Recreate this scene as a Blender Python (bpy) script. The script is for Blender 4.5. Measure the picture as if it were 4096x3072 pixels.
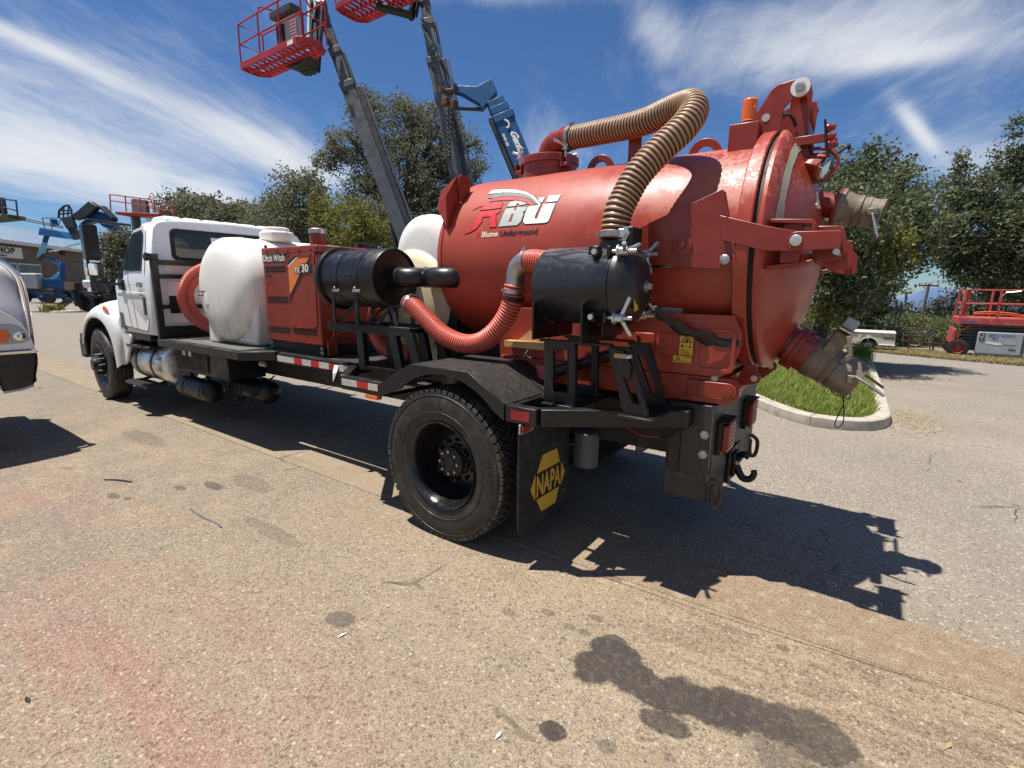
import bpy, bmesh, math, random
import numpy as np
from mathutils import Vector, Matrix
random.seed(7); RNG = np.random.default_rng(7)
R_ = math.radians
SC = bpy.context.scene
COL = SC.collection
for o in list(bpy.data.objects): bpy.data.objects.remove(o)

# ------------------------------------------------------------------ camera
cam_d = bpy.data.cameras.new('camera'); cam = bpy.data.objects.new('camera', cam_d); COL.objects.link(cam)
cam_d.sensor_width = 36; cam_d.lens = 36 * 0.48865; cam_d.clip_start = 0.05; cam_d.clip_end = 20000
_r = Vector((0.81369, 0.58120, 0.010735)); _u = Vector((-0.117758, 0.146722, 0.982144)); _f = Vector((-0.569246, 0.800425, -0.187827))
cam.matrix_world = Matrix(((_r.x, _u.x, -_f.x, 2.19635), (_r.y, _u.y, -_f.y, -2.27592), (_r.z, _u.z, -_f.z, 1.67503), (0, 0, 0, 1)))
SC.camera = cam

# ------------------------------------------------------------------ sky, sun, exposure
SUN = Vector((-0.25, -0.16, 1.0)).normalized()          # towards the sun
world = bpy.data.worlds.new('World'); SC.world = world; world.use_nodes = True
wn = world.node_tree.nodes; wl = world.node_tree.links; wn.clear()
def W(t, **k):
    n = wn.new(t)
    for a, b in k.items(): setattr(n, a, b)
    return n
def wm(op, a, b=None, c=None):
    n = W('ShaderNodeMath', operation=op)
    for i, v in enumerate((a, b, c)):
        if v is None: continue
        if isinstance(v, (int, float)): n.inputs[i].default_value = v
        else: wl.new(v, n.inputs[i])
    return n.outputs[0]
sky = W('ShaderNodeTexSky', sky_type='NISHITA'); sky.sun_disc = False
sky.sun_elevation = math.asin(SUN.z); sky.sun_rotation = math.atan2(SUN.x, SUN.y)
sky.altitude = 300; sky.air_density = 1.0; sky.dust_density = 0.15; sky.ozone_density = 3.0
tc = W('ShaderNodeTexCoord'); sx = W('ShaderNodeSeparateXYZ'); wl.new(tc.outputs['Generated'], sx.inputs[0])
zz = wm('ADD', wm('MAXIMUM', sx.outputs[2], 0.0), 0.12)
cu = wm('DIVIDE', sx.outputs[0], zz); cv = wm('DIVIDE', sx.outputs[1], zz)     # a flat cloud layer seen in perspective
def cnoise(su, sv, ang, scale, detail, rough, dist, off=0.0):
    c, s = math.cos(ang), math.sin(ang)
    a = wm('ADD', wm('MULTIPLY', cu, c), wm('MULTIPLY', cv, s)); b = wm('SUBTRACT', wm('MULTIPLY', cv, c), wm('MULTIPLY', cu, s))
    cb = W('ShaderNodeCombineXYZ'); wl.new(wm('MULTIPLY', a, su), cb.inputs[0]); wl.new(wm('MULTIPLY', b, sv), cb.inputs[1]); cb.inputs[2].default_value = off
    n = W('ShaderNodeTexNoise'); n.inputs['Scale'].default_value = scale; n.inputs['Detail'].default_value = detail
    n.inputs['Roughness'].default_value = rough; n.inputs['Distortion'].default_value = dist
    wl.new(cb.outputs[0], n.inputs['Vector']); return n.outputs[0]
CLOUD_ANG = R_(118)
streak = cnoise(0.62, 1.25, CLOUD_ANG, 1.5, 10, 0.70, 0.7, 3.1)
broad = cnoise(0.6, 1.0, CLOUD_ANG, 0.55, 4, 0.5, 0.4, 8.4)
fine = cnoise(0.45, 1.5, CLOUD_ANG, 6.0, 7, 0.65, 0.3, 1.7)
def blob(u, v, ru, rv, ang):
    c, s = math.cos(ang), math.sin(ang)
    du = wm('SUBTRACT', cu, u); dv = wm('SUBTRACT', cv, v)
    a = wm('DIVIDE', wm('ADD', wm('MULTIPLY', du, c), wm('MULTIPLY', dv, s)), ru)
    b = wm('DIVIDE', wm('SUBTRACT', wm('MULTIPLY', dv, c), wm('MULTIPLY', du, s)), rv)
    return wm('EXPONENT', wm('MULTIPLY', wm('ADD', wm('MULTIPLY', a, a), wm('MULTIPLY', b, b)), -1.0))
CLOUDS = [(-3.3, .90, 1.0, .50, R_(130), .55), (-2.50, 1.42, .65, .22, R_(110), .50), (-.20, 1.93, .50, .26, R_(20), .50), (.02, 2.13, .2, .09, R_(10), .3), (-2.2, .58, .35, .06, R_(110), .32), (.06, 2.75, .3, .035, R_(75), .5), (-.63, 1.6, .07, .17, R_(10), .35), (.35, 3.3, .5, .25, R_(60), .35), (-3.6, 1.7, .5, .15, R_(150), .4), (-1.5, 2.4, .5, .2, R_(120), .25), (-.85, 1.25, .3, .08, R_(30), .35), (2.4, .6, 1.2, .5, R_(118), .5), (1.2, -2.2, 1.0, .5, R_(118), .45), (-1.6, -2.6, 1.2, .4, R_(118), .5), (.4, -1.0, .8, .3, R_(118), .4)]
bs = None
for b in CLOUDS:
    x = wm('MULTIPLY', blob(*b[:5]), b[5]); bs = x if bs is None else wm('ADD', bs, x)
dens = wm('ADD', wm('ADD', wm('MULTIPLY', streak, 0.75), wm('MULTIPLY', broad, 0.5)), wm('MULTIPLY', fine, 0.30))
dens = wm('ADD', dens, bs)
mr = W('ShaderNodeMapRange', interpolation_type='SMOOTHSTEP'); wl.new(dens, mr.inputs[0])
mr.inputs[1].default_value = 0.72; mr.inputs[2].default_value = 1.42; mr.inputs[3].default_value = 0; mr.inputs[4].default_value = 0.92
hor = W('ShaderNodeMapRange'); wl.new(sx.outputs[2], hor.inputs[0]); hor.inputs[1].default_value = -0.01; hor.inputs[2].default_value = 0.06
mask = wm('MULTIPLY', mr.outputs[0], hor.outputs[0])
deep = W('ShaderNodeMix', data_type='RGBA', blend_type='MULTIPLY'); deep.inputs[0].default_value = 1.0; wl.new(sky.outputs[0], deep.inputs[6]); deep.inputs[7].default_value = (0.50, 0.70, 0.94, 1)
hz = W('ShaderNodeMix', data_type='RGBA'); wl.new(mask, hz.inputs[0]); wl.new(deep.outputs[2], hz.inputs[6]); hz.inputs[7].default_value = (8.0, 8.2, 8.5, 1)
bg = W('ShaderNodeBackground'); bg.inputs[1].default_value = 0.067
wl.new(hz.outputs[2], bg.inputs[0])
wo = W('ShaderNodeOutputWorld'); wl.new(bg.outputs[0], wo.inputs[0])
sun_d = bpy.data.lights.new('sun', 'SUN'); sun_d.energy = 5.0; sun_d.angle = R_(0.53); sun_d.color = (1.0, 0.95, 0.87)
sun = bpy.data.objects.new('sun', sun_d); COL.objects.link(sun); sun.rotation_euler = SUN.to_track_quat('Z', 'Y').to_euler(); sun.location = (0, 0, 30)
SC.view_settings.view_transform = 'Standard'; SC.view_settings.look = 'None'; SC.view_settings.exposure = 0.62; SC.view_settings.gamma = 1.0
SC.view_settings.use_curve_mapping = False
SC.render.engine = 'CYCLES'; SC.cycles.max_bounces = 6; SC.cycles.transparent_max_bounces = 12; SC.cycles.use_denoising = True; SC.cycles.use_adaptive_sampling = True; SC.cycles.adaptive_threshold = 0.02
SC.cycles.sample_clamp_indirect = 6; SC.cycles.caustics_reflective = False; SC.cycles.caustics_refractive = False

# ------------------------------------------------------------------ materials
MATS = {}
def srgb(r, g, b):
    f = lambda c: (c / 255 / 12.92) if c / 255 <= 0.04045 else ((c / 255 + 0.055) / 1.055) ** 2.4
    return (f(r), f(g), f(b))
class N:
    """small wrapper for building a node tree"""
    def __init__(s, name):
        s.m = bpy.data.materials.new(name); s.m.use_nodes = True; s.t = s.m.node_tree; s.t.nodes.clear()
        s.out = s.t.nodes.new('ShaderNodeOutputMaterial'); MATS[name] = s.m
    def n(s, t, **k):
        x = s.t.nodes.new(t)
        for a, b in k.items(): setattr(x, a, b)
        return x
    def put(s, v, sock):
        if v is None: return
        if isinstance(v, (int, float)): sock.default_value = v
        elif isinstance(v, tuple):
            sock.default_value = (v + (1,)) if len(sock.default_value) == 4 and len(v) == 3 else v
        else: s.t.links.new(v, sock)
    def math(s, op, a, b=None, c=None, clamp=False):
        x = s.n('ShaderNodeMath', operation=op); x.use_clamp = clamp
        for i, v in enumerate((a, b, c)): s.put(v, x.inputs[i])
        return x.outputs[0]
    def mix(s, f, a, b, blend='MIX'):
        x = s.n('ShaderNodeMix', data_type='RGBA', blend_type=blend); s.put(f, x.inputs[0]); s.put(a, x.inputs[6]); s.put(b, x.inputs[7]); return x.outputs[2]
    def pos(s): return s.n('ShaderNodeNewGeometry').outputs['Position']
    def obj(s): return s.n('ShaderNodeTexCoord').outputs['Object']
    def sep(s, v):
        x = s.n('ShaderNodeSeparateXYZ'); s.put(v, x.inputs[0]); return x.outputs
    def scale(s, v, k):
        x = s.n('ShaderNodeMapping'); s.put(v, x.inputs[0]); x.inputs['Scale'].default_value = k; return x.outputs[0]
    def noise(s, v, sc, det=4, ro=0.55, di=0.0, col=False):
        x = s.n('ShaderNodeTexNoise'); s.put(v, x.inputs['Vector']); x.inputs['Scale'].default_value = sc; x.inputs['Detail'].default_value = det
        x.inputs['Roughness'].default_value = ro; x.inputs['Distortion'].default_value = di; return x.outputs[1 if col else 0]
    def vor(s, v, sc, feat='F1', out=0):
        x = s.n('ShaderNodeTexVoronoi', feature=feat); s.put(v, x.inputs['Vector']); x.inputs['Scale'].default_value = sc; return x.outputs[out]
    def ss(s, v, lo, hi, a=0.0, b=1.0):
        x = s.n('ShaderNodeMapRange', interpolation_type='SMOOTHSTEP'); s.put(v, x.inputs[0]); x.inputs[1].default_value = lo; x.inputs[2].default_value = hi
        x.inputs[3].default_value = a; x.inputs[4].default_value = b; return x.outputs[0]
    def bump(s, h, st, dist=0.01, nrm=None):
        x = s.n('ShaderNodeBump'); s.put(h, x.inputs['Height']); x.inputs['Strength'].default_value = st; x.inputs['Distance'].default_value = dist
        if nrm is not None: s.put(nrm, x.inputs['Normal'])
        return x.outputs[0]
    def bsdf(s, col, rough=0.5, metal=0.0, nrm=None, spec=0.5, coat=0.0, trans=0.0, alpha=None, emit=None, es=0.0, sss=None):
        b = s.n('ShaderNodeBsdfPrincipled'); s.put(col, b.inputs['Base Color']); s.put(rough, b.inputs['Roughness']); s.put(metal, b.inputs['Metallic'])
        b.inputs['Specular IOR Level'].default_value = spec; b.inputs['Coat Weight'].default_value = coat; b.inputs['Coat Roughness'].default_value = 0.08
        b.inputs['Transmission Weight'].default_value = trans
        if nrm is not None: s.put(nrm, b.inputs['Normal'])
        if alpha is not None: s.put(alpha, b.inputs['Alpha'])
        if emit: s.put(emit, b.inputs['Emission Color']); b.inputs['Emission Strength'].default_value = es
        return b.outputs[0]
    def done(s, sh): s.t.links.new(sh, s.out.inputs[0]); return s.m
def paint(name, col, rough=0.4, metal=0.0, var=0.12, vs=3.0, dirt=None, da=0.0, ds=6.0, chip=None, ca=0.0, cs=30.0, bump=0.0, bs=60.0, spec=0.5, coat=0.0, rv=0.12):
    """worn painted, plastic or metal surface: uneven tone, film of dirt, small chips"""
    k = N(name); v = k.pos()
    n1 = k.noise(v, vs, 5, 0.6); n2 = k.noise(v, ds, 6, 0.65, 0.4)
    dark = tuple(c * (1 - var) for c in col); lite = tuple(min(1, c * (1 + var)) for c in col)
    c = k.mix(k.ss(n1, 0.3, 0.7), dark, lite); ro = k.ss(k.noise(v, vs * 4, 4), 0.25, 0.75, max(0.03, rough - rv), min(1, rough + rv))
    if dirt: c = k.mix(k.ss(n2, 0.62 - 0.3 * da, 0.95 - 0.35 * da, 0, min(1, da * 1.3)), c, dirt)
    if chip:
        cn = k.noise(v, cs, 5, 0.7, 0.3); f = k.ss(cn, 0.72 - ca * 0.15, 0.745 - ca * 0.15)
        c = k.mix(f, c, chip)
    nb = k.bump(k.noise(v, bs, 3), bump, 0.004) if bump else None
    return k.done(k.bsdf(c, ro, metal, nb, spec, coat))
RED = (0.30, 0.042, 0.024); DUST = (0.34, 0.25, 0.17)
def tank_red():
    k = N('tank_red'); v = k.pos(); X = k.sep(v)
    n1 = k.noise(v, 1.8, 5, 0.6); n2 = k.noise(k.scale(v, (2.0, 2.0, 0.35)), 9, 5, 0.6)
    c = k.mix(k.ss(n1, 0.3, 0.7), (0.275, 0.034, 0.017), (0.35, 0.048, 0.025))
    c = k.mix(k.ss(n2, 0.5, 0.85, 0, 0.3), c, (0.43, 0.080, 0.042))
    # clear coat peeling near the rear: chalky patches on the top of the shell
    pe = k.noise(v, 30, 8, 0.75, 0.4); rear = k.math('MULTIPLY', k.ss(X[0], 0.75, 1.45), k.ss(X[2], 1.98, 2.22))
    pf = k.math('MULTIPLY', k.ss(k.math('ADD', pe, k.math('MULTIPLY', k.math('SUBTRACT', k.noise(v, 3.5, 3), 0.5), 0.8)), 0.52, 0.56), rear); c = k.mix(k.math('MULTIPLY', pf, 0.35), c, (0.58, 0.25, 0.19))
    ro = k.math('ADD', k.ss(k.noise(v, 10, 4), 0.3, 0.7, 0.30, 0.42), k.math('MULTIPLY', pf, 0.2))
    # front half is chalky, rear half keeps its gloss
    ro = k.math('ADD', ro, k.ss(X[0], 0.2, 0.9, 0.20, 0.0))
    nb = k.bump(k.noise(v, 2.6, 3), 0.10, 0.02); nb = k.bump(k.math('ADD', k.noise(v, 90, 2), k.math('MULTIPLY', pf, 2.0)), 0.06, 0.002, nb)
    return k.done(k.bsdf(c, ro, 0, nb, 0.5))
tank_red()
paint('unit_red', (0.22, 0.028, 0.011), 0.5, var=0.1, dirt=(0.26, 0.06, 0.028), da=0.3, chip=(0.14, 0.05, 0.03), ca=0.25, bump=0.05)
paint('plate_red', (0.235, 0.028, 0.014), 0.36, var=0.1, dirt=(0.26, 0.08, 0.05), da=0.25, chip=(0.28, 0.15, 0.12), ca=0.15, bump=0.06)
paint('black_paint', (0.009, 0.009, 0.010), 0.42, var=0.3, dirt=(0.05, 0.044, 0.038), da=0.22, bump=0.08, spec=0.45)
paint('black_gloss', (0.010, 0.010, 0.011), 0.22, var=0.3, dirt=(0.05, 0.045, 0.04), da=0.15, bump=0.03)
def canister():
    k = N('canister_black'); v = k.pos(); nz = k.sep(k.n('ShaderNodeNewGeometry').outputs['Normal'])[2]
    sc = k.noise(k.scale(v, (1.2, 5.0, 5.0)), 7, 8, 0.72, 0.5); rub = k.noise(v, 26, 6, 0.7); c = k.mix(k.ss(k.noise(v, 4, 4), 0.35, 0.7), (0.011, 0.011, 0.012), (0.022, 0.022, 0.024))
    f = k.math('MULTIPLY', k.ss(sc, 0.45, 0.60), k.ss(nz, 0.35, 0.85)); c = k.mix(k.math('MULTIPLY', f, 0.75), c, (0.12, 0.125, 0.14))
    c = k.mix(k.math('MULTIPLY', k.ss(rub, 0.60, 0.68), k.ss(nz, -0.3, 0.5, 0, 0.8)), c, (0.05, 0.038, 0.030))
    return k.done(k.bsdf(c, k.ss(rub, 0.3, 0.7, 0.28, 0.5), 0, k.bump(rub, 0.05, 0.003), 0.5))
canister()
paint('drum_plastic', (0.009, 0.009, 0.010), 0.36, var=0.25, dirt=(0.035, 0.035, 0.038), da=0.3, ds=7, bump=0.03)
paint('black_dusty', (0.022, 0.021, 0.020), 0.5, var=0.2, vs=12, dirt=(0.10, 0.088, 0.074), da=0.42, ds=22, bump=0.06)
paint('chassis_black', (0.018, 0.016, 0.015), 0.7, var=0.3, dirt=(0.10, 0.075, 0.055), da=0.55, ds=7, chip=(0.16, 0.07, 0.03), ca=0.3, bump=0.12)
paint('white_paint', (0.80, 0.80, 0.79), 0.28, var=0.03, dirt=(0.72, 0.70, 0.66), da=0.08, ds=4, coat=0.2)
paint('white_dull', (0.60, 0.59, 0.56), 0.5, var=0.06, dirt=(0.40, 0.35, 0.29), da=0.35, ds=5)
paint('steel', (0.42, 0.41, 0.39), 0.38, 0.85, var=0.2, dirt=(0.2, 0.16, 0.12), da=0.3, bump=0.05)
paint('galvanised', (0.60, 0.60, 0.58), 0.35, 0.8, var=0.15, dirt=(0.33, 0.28, 0.22), da=0.2)
paint('alu_tank', (0.74, 0.74, 0.72), 0.36, 0.75, var=0.08, dirt=(0.35, 0.33, 0.30), da=0.2)
paint('chrome', (0.75, 0.75, 0.75), 0.06, 1.0, var=0.05, rv=0.03)
paint('coupling_alu', (0.21, 0.175, 0.135), 0.62, 0.35, var=0.25, vs=12, dirt=(0.26, 0.19, 0.125), da=0.5, ds=14, chip=(0.6, 0.58, 0.55), ca=0.1, bump=0.2, bs=40)
paint('rusty_steel', (0.10, 0.055, 0.035), 0.75, 0.2, var=0.35, vs=14, bump=0.2)
paint('tan_metal', (0.46, 0.28, 0.12), 0.6, var=0.15, dirt=(0.3, 0.2, 0.12), da=0.3)
paint('glass_dark', (0.012, 0.016, 0.016), 0.05, var=0.1, rv=0.02, spec=0.6)
paint('cab_interior_shade', (0.008, 0.010, 0.010), 0.45, var=0.2, rv=0.1, spec=0.08)  # matte dark pane, painted as the shade inside the open cab windows
paint('mirror_dark', (0.02, 0.022, 0.02), 0.15, var=0.1, rv=0.03, spec=0.25)  # dark base colour takes the place of dark trees mirrored in the glass
paint('rubber_seal', (0.012, 0.012, 0.012), 0.7, var=0.2)
paint('amber', (0.72, 0.13, 0.008), 0.18, var=0.1, coat=0.4)
paint('lens_red', (0.24, 0.014, 0.012), 0.3, var=0.1, dirt=(0.25, 0.10, 0.08), da=0.3)
paint('tape_white', (0.52, 0.49, 0.42), 0.45, var=0.1, vs=14, dirt=(0.23, 0.19, 0.15), da=0.5, ds=16)
paint('tape_red', (0.42, 0.022, 0.020), 0.4, var=0.12, vs=14, dirt=(0.25, 0.10, 0.08), da=0.3, ds=16)
paint('print_white', (0.78, 0.77, 0.74), 0.5, var=0.04)
paint('print_cream', (0.72, 0.66, 0.52), 0.5, var=0.06)
paint('print_black', (0.012, 0.011, 0.011), 0.5, var=0.1)
paint('print_grey', (0.14, 0.145, 0.145), 0.5, var=0.06)
paint('print_silver', (0.40, 0.44, 0.42), 0.5, var=0.05)
paint('print_red', (0.60, 0.022, 0.030), 0.45, var=0.06)
paint('print_orange', (0.72, 0.20, 0.022), 0.5, var=0.06)
paint('print_yellow', (0.66, 0.40, 0.035), 0.5, var=0.08, dirt=(0.4, 0.27, 0.08), da=0.3)
paint('print_blue', (0.05, 0.12, 0.35), 0.5, var=0.05)
paint('worn_primer', (0.36, 0.345, 0.25), 0.75, var=0.1, vs=14)
paint('boom_grey', (0.060, 0.068, 0.078), 0.42, var=0.2, vs=1.5, dirt=(0.12, 0.12, 0.12), da=0.3, ds=4)
paint('boom_dark', (0.020, 0.023, 0.027), 0.45, var=0.2, vs=1.5)
paint('basket_red', (0.38, 0.022, 0.020), 0.45, var=0.15, vs=4, dirt=(0.35, 0.12, 0.10), da=0.3)
paint('lift_red', (0.42, 0.055, 0.045), 0.55, var=0.15, vs=4, dirt=(0.52, 0.30, 0.27), da=0.45)
paint('lift_orange', (0.62, 0.11, 0.03), 0.5, var=0.12)
paint('lift_grey', (0.34, 0.36, 0.37), 0.55, var=0.1, dirt=(0.55, 0.55, 0.53), da=0.3, ds=5)
paint('scissor_grey', (0.10, 0.105, 0.11), 0.55, var=0.2, dirt=(0.2, 0.19, 0.17), da=0.3)
paint('lift_blue', (0.010, 0.080, 0.20), 0.5, var=0.12, dirt=(0.03, 0.11, 0.22), da=0.2, spec=0.3)
paint('pale_blue', (0.17, 0.42, 0.55), 0.45, var=0.12)
paint('roof_blue', (0.36, 0.44, 0.53), 0.45, 0.0, var=0.05, vs=0.8)
paint('stucco', (0.145, 0.100, 0.072), 0.85, var=0.12, vs=0.8, bump=0.2, bs=14)
paint('trim_white', (0.62, 0.61, 0.57), 0.6, var=0.06)
paint('sign_white', (0.66, 0.64, 0.56), 0.6, var=0.05)
paint('concrete', (0.40, 0.36, 0.30), 0.85, var=0.16, vs=6, dirt=(0.16, 0.14, 0.115), da=0.55, ds=5, bump=0.25, bs=80)
paint('wood_pole', (0.085, 0.060, 0.042), 0.85, var=0.25, vs=3)
paint('bark', (0.060, 0.046, 0.034), 0.9, var=0.35, vs=8, bump=0.4, bs=20)
paint('grey_vinyl', (0.27, 0.29, 0.31), 0.6, var=0.1)
paint('trailer_white', (0.50, 0.46, 0.40), 0.7, var=0.1, vs=8, dirt=(0.20, 0.115, 0.07), da=0.42, ds=9)
paint('hydraulic_chrome', (0.7, 0.7, 0.7), 0.12, 1.0, var=0.05)
def ribbed(name, c_rib, c_web, dusty, da, lo):
    """corrugated hose: rib colour comes from the object's own vertex attribute 'rib'"""
    k = N(name); a = k.n('ShaderNodeAttribute', attribute_name='rib').outputs['Fac']; v = k.pos()
    c = k.mix(k.ss(a, lo, lo + 0.22), c_web, c_rib)
    c = k.mix(k.ss(k.noise(v, 7, 5, 0.6), 0.42, 0.72, 0, da), c, dusty)
    return k.done(k.bsdf(c, k.ss(k.noise(v, 30, 3), 0.3, 0.7, 0.34, 0.55), 0, None, 0.5))
ribbed('hose_brown', (0.42, 0.25, 0.13), (0.055, 0.028, 0.018), (0.26, 0.14, 0.075), 0.35, 0.50)
ribbed('hose_red', (0.66, 0.17, 0.11), (0.36, 0.018, 0.012), (0.50, 0.16, 0.10), 0.2, 0.5)  # light rib colour includes painted specular lines, darker red webs between
def poly_white():
    for nm, c0, c1 in (('poly_white', (0.86, 0.84, 0.77), (0.66, 0.52, 0.29)), ('poly_cream', (0.80, 0.71, 0.48), (0.60, 0.44, 0.16))):
        k = N(nm); v = k.pos(); z = k.sep(v)[2]
        st = k.math('MULTIPLY', k.ss(k.noise(k.scale(v, (3, 3, 0.8)), 4, 5, 0.65), 0.42, 0.75), k.ss(z, 1.85, 1.1))
        c = k.mix(k.math('MULTIPLY', st, 0.8), c0, c1)
        c = k.mix(k.ss(k.noise(v, 22, 6, 0.7), 0.66, 0.74, 0, 0.35), c, (0.2, 0.17, 0.12))
        b = k.bsdf(c, 0.42, 0, k.bump(k.noise(v, 5, 2), 0.08, 0.02))
        tr = k.n('ShaderNodeBsdfTranslucent'); k.put(c, tr.inputs[0])
        mx = k.n('ShaderNodeMixShader'); mx.inputs[0].default_value = 0.10; k.t.links.new(b, mx.inputs[1]); k.t.links.new(tr.outputs[0], mx.inputs[2])
        k.done(mx.outputs[0])
poly_white()
def tread_plate():
    k = N('tread_plate'); v = k.pos(); s = k.scale(v, (1, 1, 1))
    a = k.math('ABSOLUTE', k.math('SINE', k.math('MULTIPLY', k.math('ADD', k.sep(s)[0], k.sep(s)[1]), 75)))
    b = k.math('ABSOLUTE', k.math('SINE', k.math('MULTIPLY', k.math('SUBTRACT', k.sep(s)[0], k.sep(s)[1]), 75)))
    h = k.math('MULTIPLY', k.ss(a, 0.55, 0.9), k.ss(b, 0.55, 0.9))
    c = k.mix(h, (0.10, 0.095, 0.09), (0.24, 0.23, 0.21)); c = k.mix(k.ss(k.noise(v, 6, 5), 0.45, 0.75, 0, 0.6), c, (0.25, 0.21, 0.165))
    k.done(k.bsdf(c, 0.45, 0.35, k.bump(h, 0.8, 0.004)))
tread_plate()
def rubber():
    for nm, col in (('tyre_rubber', (0.022, 0.020, 0.018)), ('tyre_tread', (0.040, 0.034, 0.028)), ('flap_rubber', (0.016, 0.015, 0.014))):
        k = N(nm); v = k.pos()
        c = k.mix(k.ss(k.noise(v, 9, 5, 0.65), 0.45, 0.8), col, tuple(x * 3.0 for x in col))
        k.done(k.bsdf(c, k.ss(k.noise(v, 14, 4), 0.3, 0.7, 0.42, 0.68), 0, k.bump(k.noise(v, 60, 3), 0.12, 0.003), 0.4))
rubber()
def leafmat(name, c0, c1, c2, tr=0.25, rough=0.5):
    tr = tr + 0.1
    k = N(name); g = k.n('ShaderNodeNewGeometry'); rnd = g.outputs['Random Per Island']
    r = k.n('ShaderNodeValToRGB'); k.put(rnd, r.inputs[0]); e = r.color_ramp.elements
    e[0].color = c0 + (1,); e[1].color = c2 + (1,); m = r.color_ramp.elements.new(0.55); m.color = c1 + (1,)
    b = k.bsdf(r.outputs[0], max(rough, 0.6), 0, None, 0.22)
    t = k.n('ShaderNodeBsdfTranslucent'); k.put(r.outputs[0], t.inputs[0])
    mx = k.n('ShaderNodeMixShader'); mx.inputs[0].default_value = tr; k.t.links.new(b, mx.inputs[1]); k.t.links.new(t.outputs[0], mx.inputs[2])
    return k.done(mx.outputs[0])
leafmat('leaf_oak', (0.1, 0.105, 0.062), (0.16, 0.165, 0.1), (0.23, 0.23, 0.15))
leafmat('leaf_dark', (0.068, 0.088, 0.045), (0.12, 0.142, 0.072), (0.2, 0.215, 0.115), 0.2, 0.38)
leafmat('leaf_yellow', (0.11, 0.12, 0.03), (0.19, 0.19, 0.045), (0.3, 0.275, 0.07), 0.3)
leafmat('leaf_hedge', (0.085, 0.1, 0.04), (0.15, 0.165, 0.068), (0.25, 0.25, 0.11), 0.25)
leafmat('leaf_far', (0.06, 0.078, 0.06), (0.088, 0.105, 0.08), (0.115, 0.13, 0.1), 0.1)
leafmat('blade_green', (0.15, 0.22, 0.035), (0.25, 0.33, 0.06), (0.40, 0.42, 0.13), 0.35)
leafmat('blade_dry', (0.26, 0.20, 0.09), (0.36, 0.28, 0.13), (0.46, 0.37, 0.19), 0.3, 0.7)
leafmat('straw_bits', (0.30, 0.21, 0.10), (0.42, 0.31, 0.16), (0.55, 0.44, 0.26), 0.1, 0.8)
leafmat('flower_red', (0.30, 0.02, 0.03), (0.45, 0.03, 0.05), (0.50, 0.10, 0.10), 0.2)

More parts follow.
